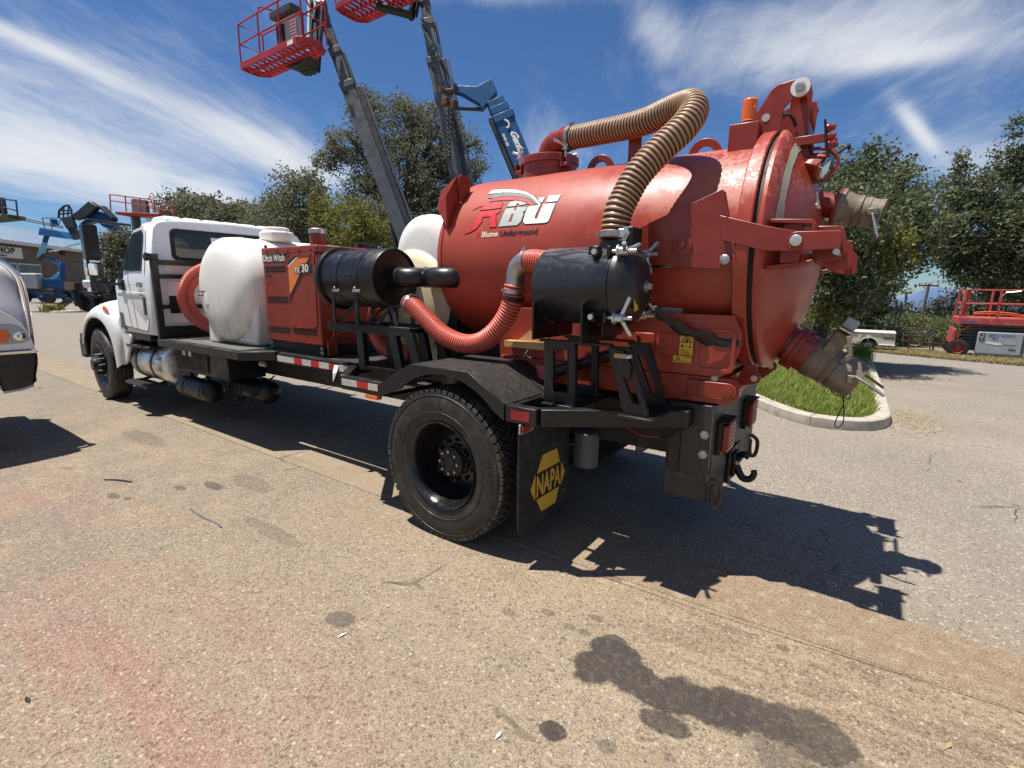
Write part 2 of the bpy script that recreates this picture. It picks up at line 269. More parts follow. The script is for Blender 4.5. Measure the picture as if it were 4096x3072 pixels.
# ------------------------------------------------------------------ mesh helpers
class G:
    def __init__(s): s.v = []; s.f = []; s.att = None
    def add(s, vs, fs):
        o = len(s.v); s.v += [tuple(v) for v in vs]; s.f += [tuple(i + o for i in f) for f in fs]; return s
    def box(s, x0, x1, y0, y1, z0, z1):
        return s.add([(x0, y0, z0), (x1, y0, z0), (x1, y1, z0), (x0, y1, z0), (x0, y0, z1), (x1, y0, z1), (x1, y1, z1), (x0, y1, z1)],
                     [(0, 3, 2, 1), (4, 5, 6, 7), (0, 1, 5, 4), (1, 2, 6, 5), (2, 3, 7, 6), (3, 0, 4, 7)])
    def cbox(s, c, d): return s.box(c[0] - d[0] / 2, c[0] + d[0] / 2, c[1] - d[1] / 2, c[1] + d[1] / 2, c[2] - d[2] / 2, c[2] + d[2] / 2)
    def beam(s, p, q, w, h, up=(0, 0, 1)):
        p = Vector(p); q = Vector(q); d = (q - p).normalized(); up = Vector(up)
        if abs(d.dot(up)) > 0.98: up = Vector((1, 0, 0))
        a = d.cross(up).normalized(); b = a.cross(d)
        vs = [e + a * (i * w / 2) + b * (j * h / 2) for e in (p, q) for i, j in ((-1, -1), (1, -1), (1, 1), (-1, 1))]
        return s.add(vs, [(3, 2, 1, 0), (4, 5, 6, 7), (0, 1, 5, 4), (1, 2, 6, 5), (2, 3, 7, 6), (3, 0, 4, 7)])
    def lathe(s, prof, p0, d, n=32, cap=(True, True), a0=0.0, a1=2 * math.pi):
        p0 = Vector(p0); d = Vector(d).normalized(); up = Vector((0, 0, 1)) if abs(d.z) < 0.9 else Vector((1, 0, 0))
        a = d.cross(up).normalized(); b = a.cross(d); full = a1 - a0 > 6.28; m = n if full else n + 1; o = len(s.v)
        for t, r in prof:
            for i in range(m):
                g = a0 + (a1 - a0) * i / n; s.v.append(tuple(p0 + d * t + a * (r * math.cos(g)) + b * (r * math.sin(g))))
        for k in range(len(prof) - 1):
            for i in range(n):
                j = (i + 1) % m; s.f.append((o + k * m + i, o + k * m + j, o + (k + 1) * m + j, o + (k + 1) * m + i))
        if full:
            if cap[0] and prof[0][1] > 1e-4: s.f.append(tuple(o + i for i in reversed(range(m))))
            if cap[1] and prof[-1][1] > 1e-4: s.f.append(tuple(o + (len(prof) - 1) * m + i for i in range(m)))
        return s
    def cyl(s, p, q, r, r2=None, n=20):
        p = Vector(p); q = Vector(q); return s.lathe([(0, r), ((q - p).length, r if r2 is None else r2)], p, q - p, n)
    def tube(s, pts, r, n=10, closed=False, cap=True):
        pts = [Vector(p) for p in pts]; m = len(pts); rs = r if isinstance(r, (list, tuple)) else [r] * m; o = len(s.v); nrm = None
        for i, p in enumerate(pts):
            t = ((pts[(i + 1) % m] if closed or i < m - 1 else p) - (pts[i - 1] if closed or i > 0 else p)).normalized()
            if nrm is None:
                nrm = t.cross(Vector((0, 0, 1)))
                if nrm.length < 1e-3: nrm = t.cross(Vector((1, 0, 0)))
            nrm = (nrm - t * nrm.dot(t)).normalized(); bi = t.cross(nrm)
            for k in range(n):
                g = 2 * math.pi * k / n; s.v.append(tuple(p + nrm * (rs[i] * math.cos(g)) + bi * (rs[i] * math.sin(g))))
        for i in range(m if closed else m - 1):
            j = (i + 1) % m
            for k in range(n): l = (k + 1) % n; s.f.append((o + i * n + k, o + i * n + l, o + j * n + l, o + j * n + k))
        if cap and not closed: s.f.append(tuple(o + k for k in reversed(range(n)))); s.f.append(tuple(o + (m - 1) * n + k for k in range(n)))
        return s
    def prism(s, poly, ax, a, b, M=None):
        e = {'x': lambda u, w, t: (t, u, w), 'y': lambda u, w, t: (u, t, w), 'z': lambda u, w, t: (u, w, t)}[ax]
        n = len(poly); vs = [e(u, w, a) for u, w in poly] + [e(u, w, b) for u, w in poly]
        return s.add(vs, [tuple(range(n)), tuple(range(2 * n - 1, n - 1, -1))] + [(i, i + n, (i + 1) % n + n, (i + 1) % n) for i in range(n)])
    def frame(s, outer, inner, ax, a, b):
        """flat plate with a hole: outer and inner loops with the same number of points"""
        e = {'x': lambda u, w, t: (t, u, w), 'y': lambda u, w, t: (u, t, w), 'z': lambda u, w, t: (u, w, t)}[ax]
        n = len(outer); vs = [e(u, w, t) for t in (a, b) for lp in (outer, inner) for u, w in lp]; fs = []
        for i in range(n):
            j = (i + 1) % n
            fs += [(i, j, n + j, n + i), (2 * n + j, 2 * n + i, 3 * n + i, 3 * n + j), (j, i, 2 * n + i, 2 * n + j), (n + i, n + j, 3 * n + j, 3 * n + i)]
        return s.add(vs, fs)
    def xf(s, M): s.v = [tuple(M @ Vector(v)) for v in s.v]; return s
    def mesh(s, name, mat, smooth=40, off=(0, 0, 0)):
        me = bpy.data.meshes.new(name); ox, oy, oz = off
        me.from_pydata([(x - ox, y - oy, z - oz) for x, y, z in s.v], [], s.f)
        bm = bmesh.new(); bm.from_mesh(me); bmesh.ops.recalc_face_normals(bm, faces=bm.faces); bm.to_mesh(me); bm.free()
        if smooth: me.shade_smooth(); me.set_sharp_from_angle(angle=R_(smooth))
        if s.att is not None:
            at = me.attributes.new('rib', 'FLOAT', 'POINT'); at.data.foreach_set('value', np.array(s.att, dtype=np.float32))
        me.materials.append(MATS[mat]); return me
    def obj(s, name, mat, parent=None, bevel=0.0, smooth=40, seg=2):
        off = Vector((0, 0, 0)); q = parent
        while q is not None: off += q.location; q = q.parent
        local = parent is not None and parent.get('_local')
        o = bpy.data.objects.new(name, s.mesh(name, mat, smooth, (0, 0, 0) if local else off)); COL.objects.link(o); o.parent = parent
        if parent is not None and parent.get('_local'): o['_local'] = 1
        if bevel:
            m = o.modifiers.new('bevel', 'BEVEL'); m.width = bevel; m.segments = seg; m.limit_method = 'ANGLE'; m.angle_limit = R_(35); m.harden_normals = False
        return o
def thing(name, label, cat, loc=(0, 0, 0), group=None, rot=None):
    o = bpy.data.objects.new(name, None); COL.objects.link(o); o.location = loc; o.empty_display_size = 0.2
    o['label'] = label; o['category'] = cat
    if group: o['group'] = group
    if rot is not None: o.rotation_euler = rot; o['_local'] = 1
    return o
def tag(o, label, cat, group=None, kind=None):
    o['label'] = label; o['category'] = cat
    if group: o['group'] = group
    if kind: o['kind'] = kind
    return o
def struct(o, label=None, kind='structure'):
    o['kind'] = kind
    if label: o['label'] = label
    return o
def inst(src, parent, loc, rot=None, name=None, scale=None):
    """copy of a small piece (mesh shared), placed in its parent's space"""
    o = bpy.data.objects.new(name or src.name, src); COL.objects.link(o); o.parent = parent
    off = Vector((0, 0, 0)); q = parent
    if parent is not None and not parent.get('_local'):
        while q is not None: off += q.location; q = q.parent
    o.location = Vector(loc) - off
    if rot is not None: o.rotation_euler = rot
    if scale is not None: o.scale = scale
    return o
def copy_tree(o, parent=None):
    c = o.copy(); COL.objects.link(c); c.parent = parent
    for ch in list(o.children): copy_tree(ch, c)
    return c
def spline(pts, n):
    """Catmull-Rom through the points, n samples evenly spaced by length"""
    P = np.array(pts, float); Q = np.vstack([2 * P[0] - P[1], P, 2 * P[-1] - P[-2]]); out = []
    for i in range(1, len(Q) - 2):
        t = np.linspace(0, 1, 24, endpoint=False)[:, None]; a, b, c, d = Q[i - 1:i + 3]
        out.append(0.5 * (2 * b + (c - a) * t + (2 * a - 5 * b + 4 * c - d) * t ** 2 + (3 * b - a - 3 * c + d) * t ** 3))
    C = np.vstack(out + [P[-1:]]); L = np.r_[0, np.cumsum(np.linalg.norm(np.diff(C, axis=0), axis=1))]; s = np.linspace(0, L[-1], n)
    return np.stack([np.interp(s, L, C[:, k]) for k in range(3)], 1), L[-1]
def hose(name, pts, r, pitch, mat, parent, rib=0.1, n=18, duty=0.5):
    _, ln = spline(pts, 10); ribs = int(ln / pitch); per = 6; C, _ = spline(pts, ribs * per + 1)
    ph = (np.arange(len(C)) % per) / per; w = 0.5 + 0.5 * np.cos(2 * np.pi * (ph - 0.5)); w = np.clip(w, 0, 1)
    g = G(); g.tube(C, [float(r * (1 - rib + rib * x)) for x in w], n, cap=True); g.att = np.repeat(w, n)
    return g.obj(name, mat, parent, smooth=70)
def arc(cx, cy, r, a0, a1, n): return [(cx + r * math.cos(R_(a0 + (a1 - a0) * i / n)), cy + r * math.sin(R_(a0 + (a1 - a0) * i / n))) for i in range(n + 1)]
def rrect(x0, x1, y0, y1, r, n=4): return arc(x1 - r, y1 - r, r, 0, 90, n) + arc(x0 + r, y1 - r, r, 90, 180, n) + arc(x0 + r, y0 + r, r, 180, 270, n) + arc(x1 - r, y0 + r, r, 270, 360, n)
def chamf(poly, k): # cut every corner of a polygon
    out = []; n = len(poly)
    for i in range(n):
        p, c, q = (Vector(poly[i - 1]), Vector(poly[i]), Vector(poly[(i + 1) % n])); kk = min(k, (p - c).length / 2.1, (q - c).length / 2.1)
        out += [tuple(c + (p - c).normalized() * kk), tuple(c + (q - c).normalized() * kk)]
    return out
def decal(name, polys, mp, mat, parent, cut=0.06):
    """flat print: 2-D polygons cut fine and laid on a surface by mp(u, v)"""
    bm = bmesh.new()
    for poly in polys: bm.faces.new([bm.verts.new((u, v, 0)) for u, v in poly])
    bmesh.ops.triangulate(bm, faces=bm.faces)
    for _ in range(4):
        es = [e for e in bm.edges if e.calc_length() > cut]
        if not es: break
        bmesh.ops.subdivide_edges(bm, edges=es, cuts=1); bmesh.ops.triangulate(bm, faces=bm.faces)
    g = G(); bm.verts.index_update()
    g.add([mp(v.co.x, v.co.y) for v in bm.verts], [[v.index for v in f.verts] for f in bm.faces]); bm.free()
    return g.obj(name, mat, parent, smooth=60)
def text2d(s, size, bold=0.0, shear=0.0, sx=1.0, align='LEFT', space=1.0):
    cu = bpy.data.curves.new('t', 'FONT'); cu.body = s; cu.size = size; cu.offset = bold; cu.shear = shear; cu.align_x = align; cu.space_character = space
    cu.resolution_u = 3
    o = bpy.data.objects.new('t', cu); COL.objects.link(o); dg = bpy.context.evaluated_depsgraph_get(); dg.update()
    me = bpy.data.meshes.new_from_object(o.evaluated_get(dg)); vs = [(v.co.x * sx, v.co.y) for v in me.vertices]; fs = [tuple(p.vertices) for p in me.polygons]
    bpy.data.objects.remove(o); bpy.data.curves.remove(cu); bpy.data.meshes.remove(me); return vs, fs
def lettering(name, s, size, mp, mat, parent, **k):
    vs, fs = text2d(s, size, **k); g = G(); bm = bmesh.new(); bv = [bm.verts.new((u, v, 0)) for u, v in vs]
    for f in fs:
        try: bm.faces.new([bv[i] for i in f])
        except ValueError: pass
    for _ in range(2):
        es = [e for e in bm.edges if e.calc_length() > 0.05]
        if not es: break
        bmesh.ops.subdivide_edges(bm, edges=es, cuts=1); bmesh.ops.triangulate(bm, faces=bm.faces)
    bm.verts.index_update(); g.add([mp(v.co.x, v.co.y) for v in bm.verts], [[v.index for v in f.verts] for f in bm.faces]); bm.free()
    return g.obj(name, mat, parent, smooth=0)
def plane_map(o, u, v, n=None, lift=0.003):
    o = Vector(o); u = Vector(u).normalized(); v = Vector(v).normalized(); w = u.cross(v) * lift
    return lambda a, b: o + u * a + v * b + w
def grow(poly, d):
    """offset a polygon outwards (either winding)"""
    n = len(poly); A = sum(poly[i][0] * poly[(i + 1) % n][1] - poly[(i + 1) % n][0] * poly[i][1] for i in range(n)); s = 1 if A > 0 else -1; out = []
    for i in range(n):
        p, c, q = (Vector(poly[i - 1]), Vector(poly[i]), Vector(poly[(i + 1) % n])); a = (c - p).normalized(); b = (q - c).normalized()
        m = Vector((a.y + b.y, -a.x - b.x)); m = m.normalized() if m.length > 0.2 else Vector((a.y, -a.x)); out.append(tuple(c + m * (d * s)))
    return out
def hexbolt(name, mat, r=0.014, h=0.01, ax='y'):
    g = G(); g.lathe([(0, r * 1.5), (h * 0.25, r * 1.5), (h * 0.26, r), (h * 0.9, r), (h, r * 0.85)], (0, 0, 0), {'x': (1, 0, 0), 'y': (0, -1, 0), 'z': (0, 0, 1)}[ax], 6); return g.mesh(name, mat, 30)
BOLT_Y = hexbolt('bolt', 'steel'); BOLT_RED = hexbolt('bolt', 'plate_red', 0.010, 0.012); BOLT_X = hexbolt('bolt', 'steel', ax='x'); BOLT_BIG = hexbolt('bolt', 'galvanised', 0.026, 0.03)

# ================================================================== SETTING
def h_ground(x, y):
    """level yard that falls away towards the trees on the right and rises a little at the far left"""
    a = max(0.0, y - 9.0); far = max(0.0, y - 45.0); d = max(-2.0, -0.054 * a * a / (a + 1.5)) - 0.03 * far; t = min(1, max(0, (x + 7 + 0.3 * far) / (6 + 0.3 * far))); return d * t * t * (3 - 2 * t) + min(0.02 * max(0.0, -45 - x), 1.0)
def asphalt_mats():
    spots = [(0.17, -0.917, 0.085, 0.06, 0.6), (1.386, -0.837, 0.055, 0.042, 1), (0.998, -0.237, 0.04, 0.025, .5), (1.14, -0.269, 0.035, 0.025, .55), (1.222, -0.265, 0.04, 0.025, .55), (1.212, -0.127, 0.04, 0.022, .55),
             (1.582, -0.78, 0.035, 0.03, .5), (-2.182, -0.48, 0.14, 0.05, .7), (-2.591, -1.052, 0.10, 0.035, .6), (-2.44, -1.006, 0.05, 0.025, .6), (-2.344, -0.664, 0.08, 0.03, .6), (0.832, -0.36, 0.04, 0.03, .4),
             (2.035, 0.204, 0.03, 0.02, .6), (1.127, 0.257, 0.06, 0.03, .4), (-1.97, -0.255, 0.3, 0.10, .3), (1.40, -0.30, 0.13, 0.085, 1), (1.36, -0.44, 0.10, 0.11, 1), (1.52, -0.40, 0.16, 0.10, 1), (1.66, -0.42, 0.15, 0.10, 1), (1.82, -0.36, 0.2, 0.10, 1),
             (2.0, -0.29, 0.2, 0.10, .95), (2.18, -0.27, 0.17, 0.13, .85), (1.72, -0.55, 0.10, 0.06, .9), (2.25, -0.42, 0.25, 0.15, .5), (1.37, -0.23, 0.06, 0.045, .9), (-4.2, -0.3, 0.5, 0.12, .35), (-1.0, -0.62, 0.35, 0.06, .3)]
    for nm in ('pad_tan', 'asphalt_grey', 'gutter_concrete'):
        k = N(nm); v = k.pos(); X = k.sep(v)
        fine = k.noise(v, 260, 2, 0.6); grit = k.vor(v, 95, 'F1', 0); gcol = k.sep(k.vor(v, 95, 'F1', 1))[0]; grit2 = k.sep(k.vor(v, 42, 'F1', 1))[1]
        mid = k.noise(v, 14, 5, 0.65); big = k.noise(v, 0.9, 5, 0.62); huge = k.noise(v, 0.28, 4, 0.55)
        stv = k.noise(k.scale(v, (0.9, 5.0, 1)), 2.2, 6, 0.65, 0.6)
        # direction of dragging differs: diagonal smears across the near pad
        dg = k.n('ShaderNodeMapping'); k.put(v, dg.inputs[0]); dg.inputs['Rotation'].default_value = (0, 0, R_(-38)); dg.inputs['Scale'].default_value = (0.5, 3.2, 1)
        smear = k.noise(dg.outputs[0], 1.5, 6, 0.62, 0.3)
        if nm == 'pad_tan':
            c = k.mix(k.ss(big, 0.3, 0.7), (0.345, 0.258, 0.165), (0.42, 0.322, 0.212))
            c = k.mix(k.ss(huge, 0.35, 0.65, 0, 0.6), c, (0.30, 0.235, 0.17))
            nearp = k.math('MULTIPLY', k.ss(X[1], -0.75, -1.5), k.ss(X[0], 1.35, 0.3))
            c = k.mix(k.math('MULTIPLY', k.ss(smear, 0.36, 0.64, 0, 0.8), nearp), c, (0.38, 0.185, 0.145))
            c = k.mix(k.ss(smear, 0.52, 0.72, 0, 0.35), c, (0.20, 0.13, 0.08))
            rt = k.math('MULTIPLY', k.ss(X[0], 0.9, 1.9), k.ss(X[1], -0.55, -0.1)); c = k.mix(k.math('MULTIPLY', rt, k.ss(stv, 0.42, 0.62, 0, 0.8)), c, (0.19, 0.12, 0.07))
            c = k.mix(k.math('MULTIPLY', rt, k.ss(stv, 0.55, 0.42, 0, 0.5)), c, (0.36, 0.255, 0.155))
            c = k.mix(k.ss(X[0], -4.5, -9.0, 0, 0.75), c, (0.25, 0.22, 0.18)); c = k.mix(k.math('MULTIPLY', k.ss(X[0], 0.2, -2.2), k.ss(k.noise(v, 1.6, 5, 0.65), 0.38, 0.62, 0.1, 0.8)), c, (0.225, 0.195, 0.155)); c = k.mix(k.ss(k.noise(v, 5.5, 5, 0.7), 0.48, 0.74, 0, 0.4), c, (0.19, 0.145, 0.10)); c = k.mix(k.ss(k.noise(v, 3.1, 5, 0.7), 0.55, 0.75, 0, 0.5), c, (0.40, 0.32, 0.22))
            gm = 0.85
        elif nm == 'asphalt_grey':
            c = k.mix(k.ss(big, 0.3, 0.7), (0.27, 0.238, 0.195), (0.345, 0.305, 0.25))
            c = k.mix(k.ss(huge, 0.4, 0.65, 0, 0.6), c, (0.255, 0.23, 0.20)); c = k.mix(k.ss(X[0], -3, -11, 0, 0.8), c, (0.26, 0.24, 0.21))
            c = k.mix(k.ss(X[1], 10.5, 13.0, 0, 0.5), c, (0.27, 0.265, 0.25))
            nearg = k.ss(k.math('ADD', X[1], k.math('MULTIPLY', k.noise(v, 2.2, 5, 0.65), 1.2)), 2.0, 1.1, 0, 0.85); c = k.mix(nearg, c, k.mix(k.ss(stv, 0.42, 0.62), (0.33, 0.255, 0.175), (0.23, 0.16, 0.10)))
            c = k.mix(k.ss(X[1], 27.0, 34.0), c, k.mix(k.ss(k.noise(v, 0.05, 5), 0.4, 0.6), (0.075, 0.085, 0.045), (0.13, 0.125, 0.07)))
            gm = 0.85
        else:
            c = k.mix(k.ss(big, 0.3, 0.7), (0.30, 0.228, 0.152), (0.35, 0.275, 0.19)); c = k.mix(k.ss(stv, 0.5, 0.7, 0, 0.8), c, (0.22, 0.14, 0.08))
            c = k.mix(k.ss(stv, 0.40, 0.30, 0, 0.6), c, (0.34, 0.295, 0.235)); c = k.mix(k.math('MULTIPLY', k.ss(X[0], 0.7, 1.6), k.ss(mid, 0.35, 0.6, 0, 0.7)), c, (0.26, 0.165, 0.09))
            gm = 0.3
        # stones in the surface
        st = k.math('MULTIPLY', k.ss(grit, 0.42, 0.18), gm)
        stone = k.mix(k.ss(gcol, 0.15, 0.85), (0.07, 0.058, 0.048), (0.48, 0.41, 0.325))
        c = k.mix(k.math('MULTIPLY', st, k.ss(mid, 0.3, 0.62, 0.25, 1.0)), c, stone)
        if nm != 'gutter_concrete': c = k.mix(k.math('MULTIPLY', k.ss(grit2, 0.90, 0.96), k.ss(k.vor(v, 42, 'F1', 0), 0.38, 0.22, 0, 0.75)), c, (0.085, 0.078, 0.072))
        c = k.mix(k.ss(fine, 0.42, 0.68, 0.0, 0.6), c, (0.11, 0.085, 0.062))
        c = k.mix(k.ss(mid, 0.56, 0.74, 0, 0.4), c, (0.13, 0.10, 0.075)); c = k.mix(k.ss(mid, 0.44, 0.28, 0, 0.5), c, (0.46, 0.38, 0.28))
        st2 = k.vor(v, 38, 'F1', 0); sc2 = k.sep(k.vor(v, 38, 'F1', 1))[2]; c = k.mix(k.math('MULTIPLY', k.ss(st2, 0.40, 0.22), k.ss(sc2, 0.72, 0.8, 0, 0.65)), c, (0.55, 0.49, 0.40)); c = k.mix(k.math('MULTIPLY', k.ss(st2, 0.42, 0.25), k.ss(sc2, 0.24, 0.16, 0, 0.6)), c, (0.10, 0.085, 0.068))
        g3 = k.noise(v, 120, 3, 0.7); c = k.mix(k.ss(g3, 0.50, 0.66, 0, 0.6), c, (0.085, 0.068, 0.052)); c = k.mix(k.ss(g3, 0.48, 0.34, 0, 0.55), c, (0.50, 0.42, 0.32))
        c = k.mix(1.0, c, (0.87, 0.87, 0.87), 'MULTIPLY')
        # oil and water marks, each with its own ragged outline
        wob = k.math('MULTIPLY', k.math('SUBTRACT', k.noise(v, 9, 6, 0.7), 0.5), 1.1); tot = None
        for (a, b, ra, rb, s) in spots:
            if nm != 'pad_tan' and b < 0.2: continue
            du = k.math('DIVIDE', k.math('SUBTRACT', X[0], a), ra); dv = k.math('DIVIDE', k.math('SUBTRACT', X[1], b), rb)
            d = k.math('ADD', k.math('SQRT', k.math('ADD', k.math('MULTIPLY', du, du), k.math('MULTIPLY', dv, dv))), wob)
            f = k.ss(d, 1.12, 0.86, 0, s); tot = f if tot is None else k.math('MAXIMUM', tot, f)
        wet = 0.0
        if tot is not None:
            tot = k.math('MULTIPLY', tot, k.ss(k.noise(v, 30, 4), 0.25, 0.55, 0.80, 1.0)); c = k.mix(k.math('MULTIPLY', tot, 0.92), c, (0.036, 0.030, 0.028), 'MIX'); wet = tot
        ck = k.vor(k.n('ShaderNodeVectorMath', operation='ADD').outputs[0] if False else k.scale(k.mix(0.12, v, k.noise(v, 3, 4, 0.6, 0, True)), (1, 1, 1)), 1.3 if nm != 'pad_tan' else 0.8, 'DISTANCE_TO_EDGE', 0)
        crack = k.math('MULTIPLY', k.ss(ck, 0.010, 0.003), k.ss(k.noise(v, 1.1, 3), 0.56, 0.66))
        c = k.mix(k.math('MULTIPLY', crack, 0.75), c, (0.05, 0.042, 0.036))
        hgt = k.math('ADD', k.math('MULTIPLY', k.ss(grit, 0.45, 0.1), 0.6), k.math('SUBTRACT', k.math('MULTIPLY', fine, 0.5), crack))
        nb = k.bump(k.math('ADD', hgt, k.math('MULTIPLY', g3, 0.8)), 0.8 if nm != 'gutter_concrete' else 0.25, 0.004)
        ro = 0.9 if tot is None else k.math('SUBTRACT', 0.9, k.math('MULTIPLY', tot, 0.25))
        k.done(k.bsdf(c, ro, 0, nb, 0.25))
asphalt_mats()
def ground():
    def ax(a, b, near, far):
        s = [near[0] + i * near[2] for i in range(int((near[1] - near[0]) / near[2]) + 1)]; lo, hi = [], []; x, d = s[0], near[2]
        while x > a: d *= 1.35; x -= d; lo.append(x)
        x, d = s[-1], near[2]
        while x < b: d *= 1.35; x += d; hi.append(x)
        return sorted(lo) + s + hi
    xs = ax(-4000, 4000, (-70, 30, 2.0), 0); ys = ax(-4000, 6000, (-20, 60, 2.0), 0); g = G()
    g.v = [(x, y, h_ground(x, y)) for y in ys for x in xs]; m = len(xs)
    g.f = [(j * m + i, j * m + i + 1, (j + 1) * m + i + 1, (j + 1) * m + i) for j in range(len(ys) - 1) for i in range(m - 1)]
    struct(g.obj('ground', 'asphalt_grey', smooth=60))
    p = G(); p.add([(-24, -16, 0.004), (12, -16, 0.004), (12, 0.52, 0.004), (4.5, 0.50, 0.004), (2.9, 0.36, 0.004), (1.6, 0.26, 0.004), (0.5, 0.22, 0.004), (-24, 0.22, 0.004)], [tuple(range(8))])
    struct(p.obj('pavement', 'pad_tan', smooth=0))
    root = G(); root.add([(-24, 0.215, 0.007), (0.5, 0.215, 0.007), (1.6, 0.255, 0.007), (2.9, 0.355, 0.007), (4.5, 0.495, 0.007), (12, 0.515, 0.007), (12, 0.86, 0.007), (4.5, 0.84, 0.007), (1.0, 0.76, 0.007), (-24, 0.76, 0.007)], [tuple(range(10))])
    gu = struct(root.obj('gutter', 'pad_tan', smooth=0))
    rnd = random.Random(3); x = -24.0
    while x < 9.0:
        ln = rnd.uniform(1.7, 2.6); a, b = x + 0.002, x + ln - 0.002
        def e(xx): # near edge, far edge
            ne = 0.22 if xx < 0.5 else 0.22 + (xx - 0.5) * 0.06; fe = 0.755 if xx < 1 else 0.755 + (xx - 1) * 0.024; return min(ne, 0.51), min(fe, 0.855)
        (n0, f0), (n1, f1) = e(a), e(b); z = 0.011 + rnd.uniform(-0.0015, 0.0015); s = G()
        s.add([(a, n0, z), (b, n1, z), (b, (n1 + f1) / 2, z - 0.002), (a, (n0 + f0) / 2, z - 0.002), (b, f1, z), (a, f0, z), (a, n0 - .004, 0.0), (b, n1 - .004, 0.0), (b, f1 + .004, 0.0), (a, f0 + .004, 0.0)], [(0, 1, 2, 3), (3, 2, 4, 5), (6, 7, 1, 0), (5, 4, 8, 9)])
        s.obj('slab', 'gutter_concrete', gu, smooth=0); x += ln
ground()
# ------------------------------------------------------------------ planted island with a concrete kerb
def island():
    near = [(0.20, 7.2), (0.45, 6.35), (0.811, 5.876), (1.037, 5.56), (1.35, 5.18), (1.675, 4.94), (2.0, 4.93), (2.33, 5.10), (2.50, 5.42), (2.55, 5.80), (2.53, 6.6), (2.50, 7.6), (2.46, 8.7), (2.41, 10.22), (2.37, 12.49), (2.28, 15.72), (2.02, 17.0), (1.47, 17.12), (0.4, 17.0), (-0.8, 16.5), (-1.3, 14.0), (-1.0, 10.0), (-0.4, 8.4)]
    kb = thing('grass_island', 'grassy island edged with a curved concrete kerb behind the red tank', 'planting island', (1.0, 9.0, 0))
    C, ln = spline([(x, y, h_ground(x, y)) for x, y in near + near[:1]], 121); w = 0.16
    for s0 in range(0, 120, 6):                              # one kerb stone per stretch
        seg = C[s0:s0 + 7].copy(); g = G()
        if s0 + 6 < 121:
            for i, p in enumerate(seg):
                a = C[max(0, s0 + i - 1)]; b = C[min(120, s0 + i + 1)]; t = (b - a) / np.linalg.norm(b - a); nn = np.array([-t[1], t[0], 0])
                p = p + t * (0.004 if i == 0 else -0.004 if i == 6 else 0); q = p + nn * w; z = 0.135
                g.v += [tuple(p + (0, 0, -0.05)), tuple(p - nn * 0.012 + (0, 0, 0)), tuple(p + (0, 0, z - 0.015)), tuple(p + nn * 0.02 + (0, 0, z)), tuple(q + (0, 0, z)), tuple(q + (0, 0, -0.05))]
            for i in range(6):
                for k in range(5): g.f.append((i * 6 + k, (i + 1) * 6 + k, (i + 1) * 6 + k + 1, i * 6 + k + 1))
            g.f += [tuple(range(6)), tuple(range(41, 35, -1))]
            g.obj('kerb_stone', 'concrete', kb, smooth=35)
    inn = []
    for i in range(0, 120, 3):
        a = C[max(0, i - 1)]; b = C[i + 1]; t = (b - a) / np.linalg.norm(b - a); inn.append(tuple(C[i] + np.array([-t[1], t[0], 0]) * 0.14))
    soil = G(); soil.add([(x, y, h_ground(x, y) + 0.10) for x, y, _ in inn], [tuple(range(len(inn)))]); soil.obj('soil', 'pad_tan', kb, smooth=0)
    return inn
def inside(P, poly):
    x, y = P[:, 0], P[:, 1]; c = np.zeros(len(P), bool); j = len(poly) - 1
    for i in range(len(poly)):
        xi, yi = poly[i][:2]; xj, yj = poly[j][:2]; m = ((yi > y) != (yj > y)) & (x < (xj - xi) * (y - yi) / (yj - yi + 1e-12) + xi); c ^= m; j = i
    return c
def quads(name, mat, V, parent=None):
    """V: (n,4,3) array of quads -> one mesh"""
    n = len(V); me = bpy.data.meshes.new(name); me.vertices.add(n * 4); me.vertices.foreach_set('co', V.reshape(-1).astype(np.float32))
    me.loops.add(n * 4); me.loops.foreach_set('vertex_index', np.arange(n * 4, dtype=np.int32)); me.polygons.add(n)
    me.polygons.foreach_set('loop_start', np.arange(0, n * 4, 4, dtype=np.int32)); me.polygons.foreach_set('loop_total', np.full(n, 4, dtype=np.int32))
    me.update(calc_edges=True); me.materials.append(MATS[mat]); o = bpy.data.objects.new(name, me); COL.objects.link(o); o.parent = parent
    return o
def blades(P, h0, h1, w, lean, rng, off=(0, 0, 0)):
    n = len(P); a = rng.uniform(0, 6.283, n); h = rng.uniform(h0, h1, n); le = rng.uniform(0.1, lean, n) * h; b = rng.uniform(0, 6.283, n)
    wv = np.stack([np.cos(b), np.sin(b), 0 * a], 1) * (w * rng.uniform(0.6, 1.3, n))[:, None]; tip = np.stack([np.cos(a) * le, np.sin(a) * le, h], 1)
    mid = tip * np.array([0.35, 0.35, 0.6]); B = P - np.array(off)
    return np.concatenate([np.stack([B - wv, B + wv, B + mid + wv * 0.8, B + mid - wv * 0.8], 1), np.stack([B + mid - wv * 0.8, B + mid + wv * 0.8, B + tip + wv * 0.1, B + tip - wv * 0.1], 1)])
inn = island()
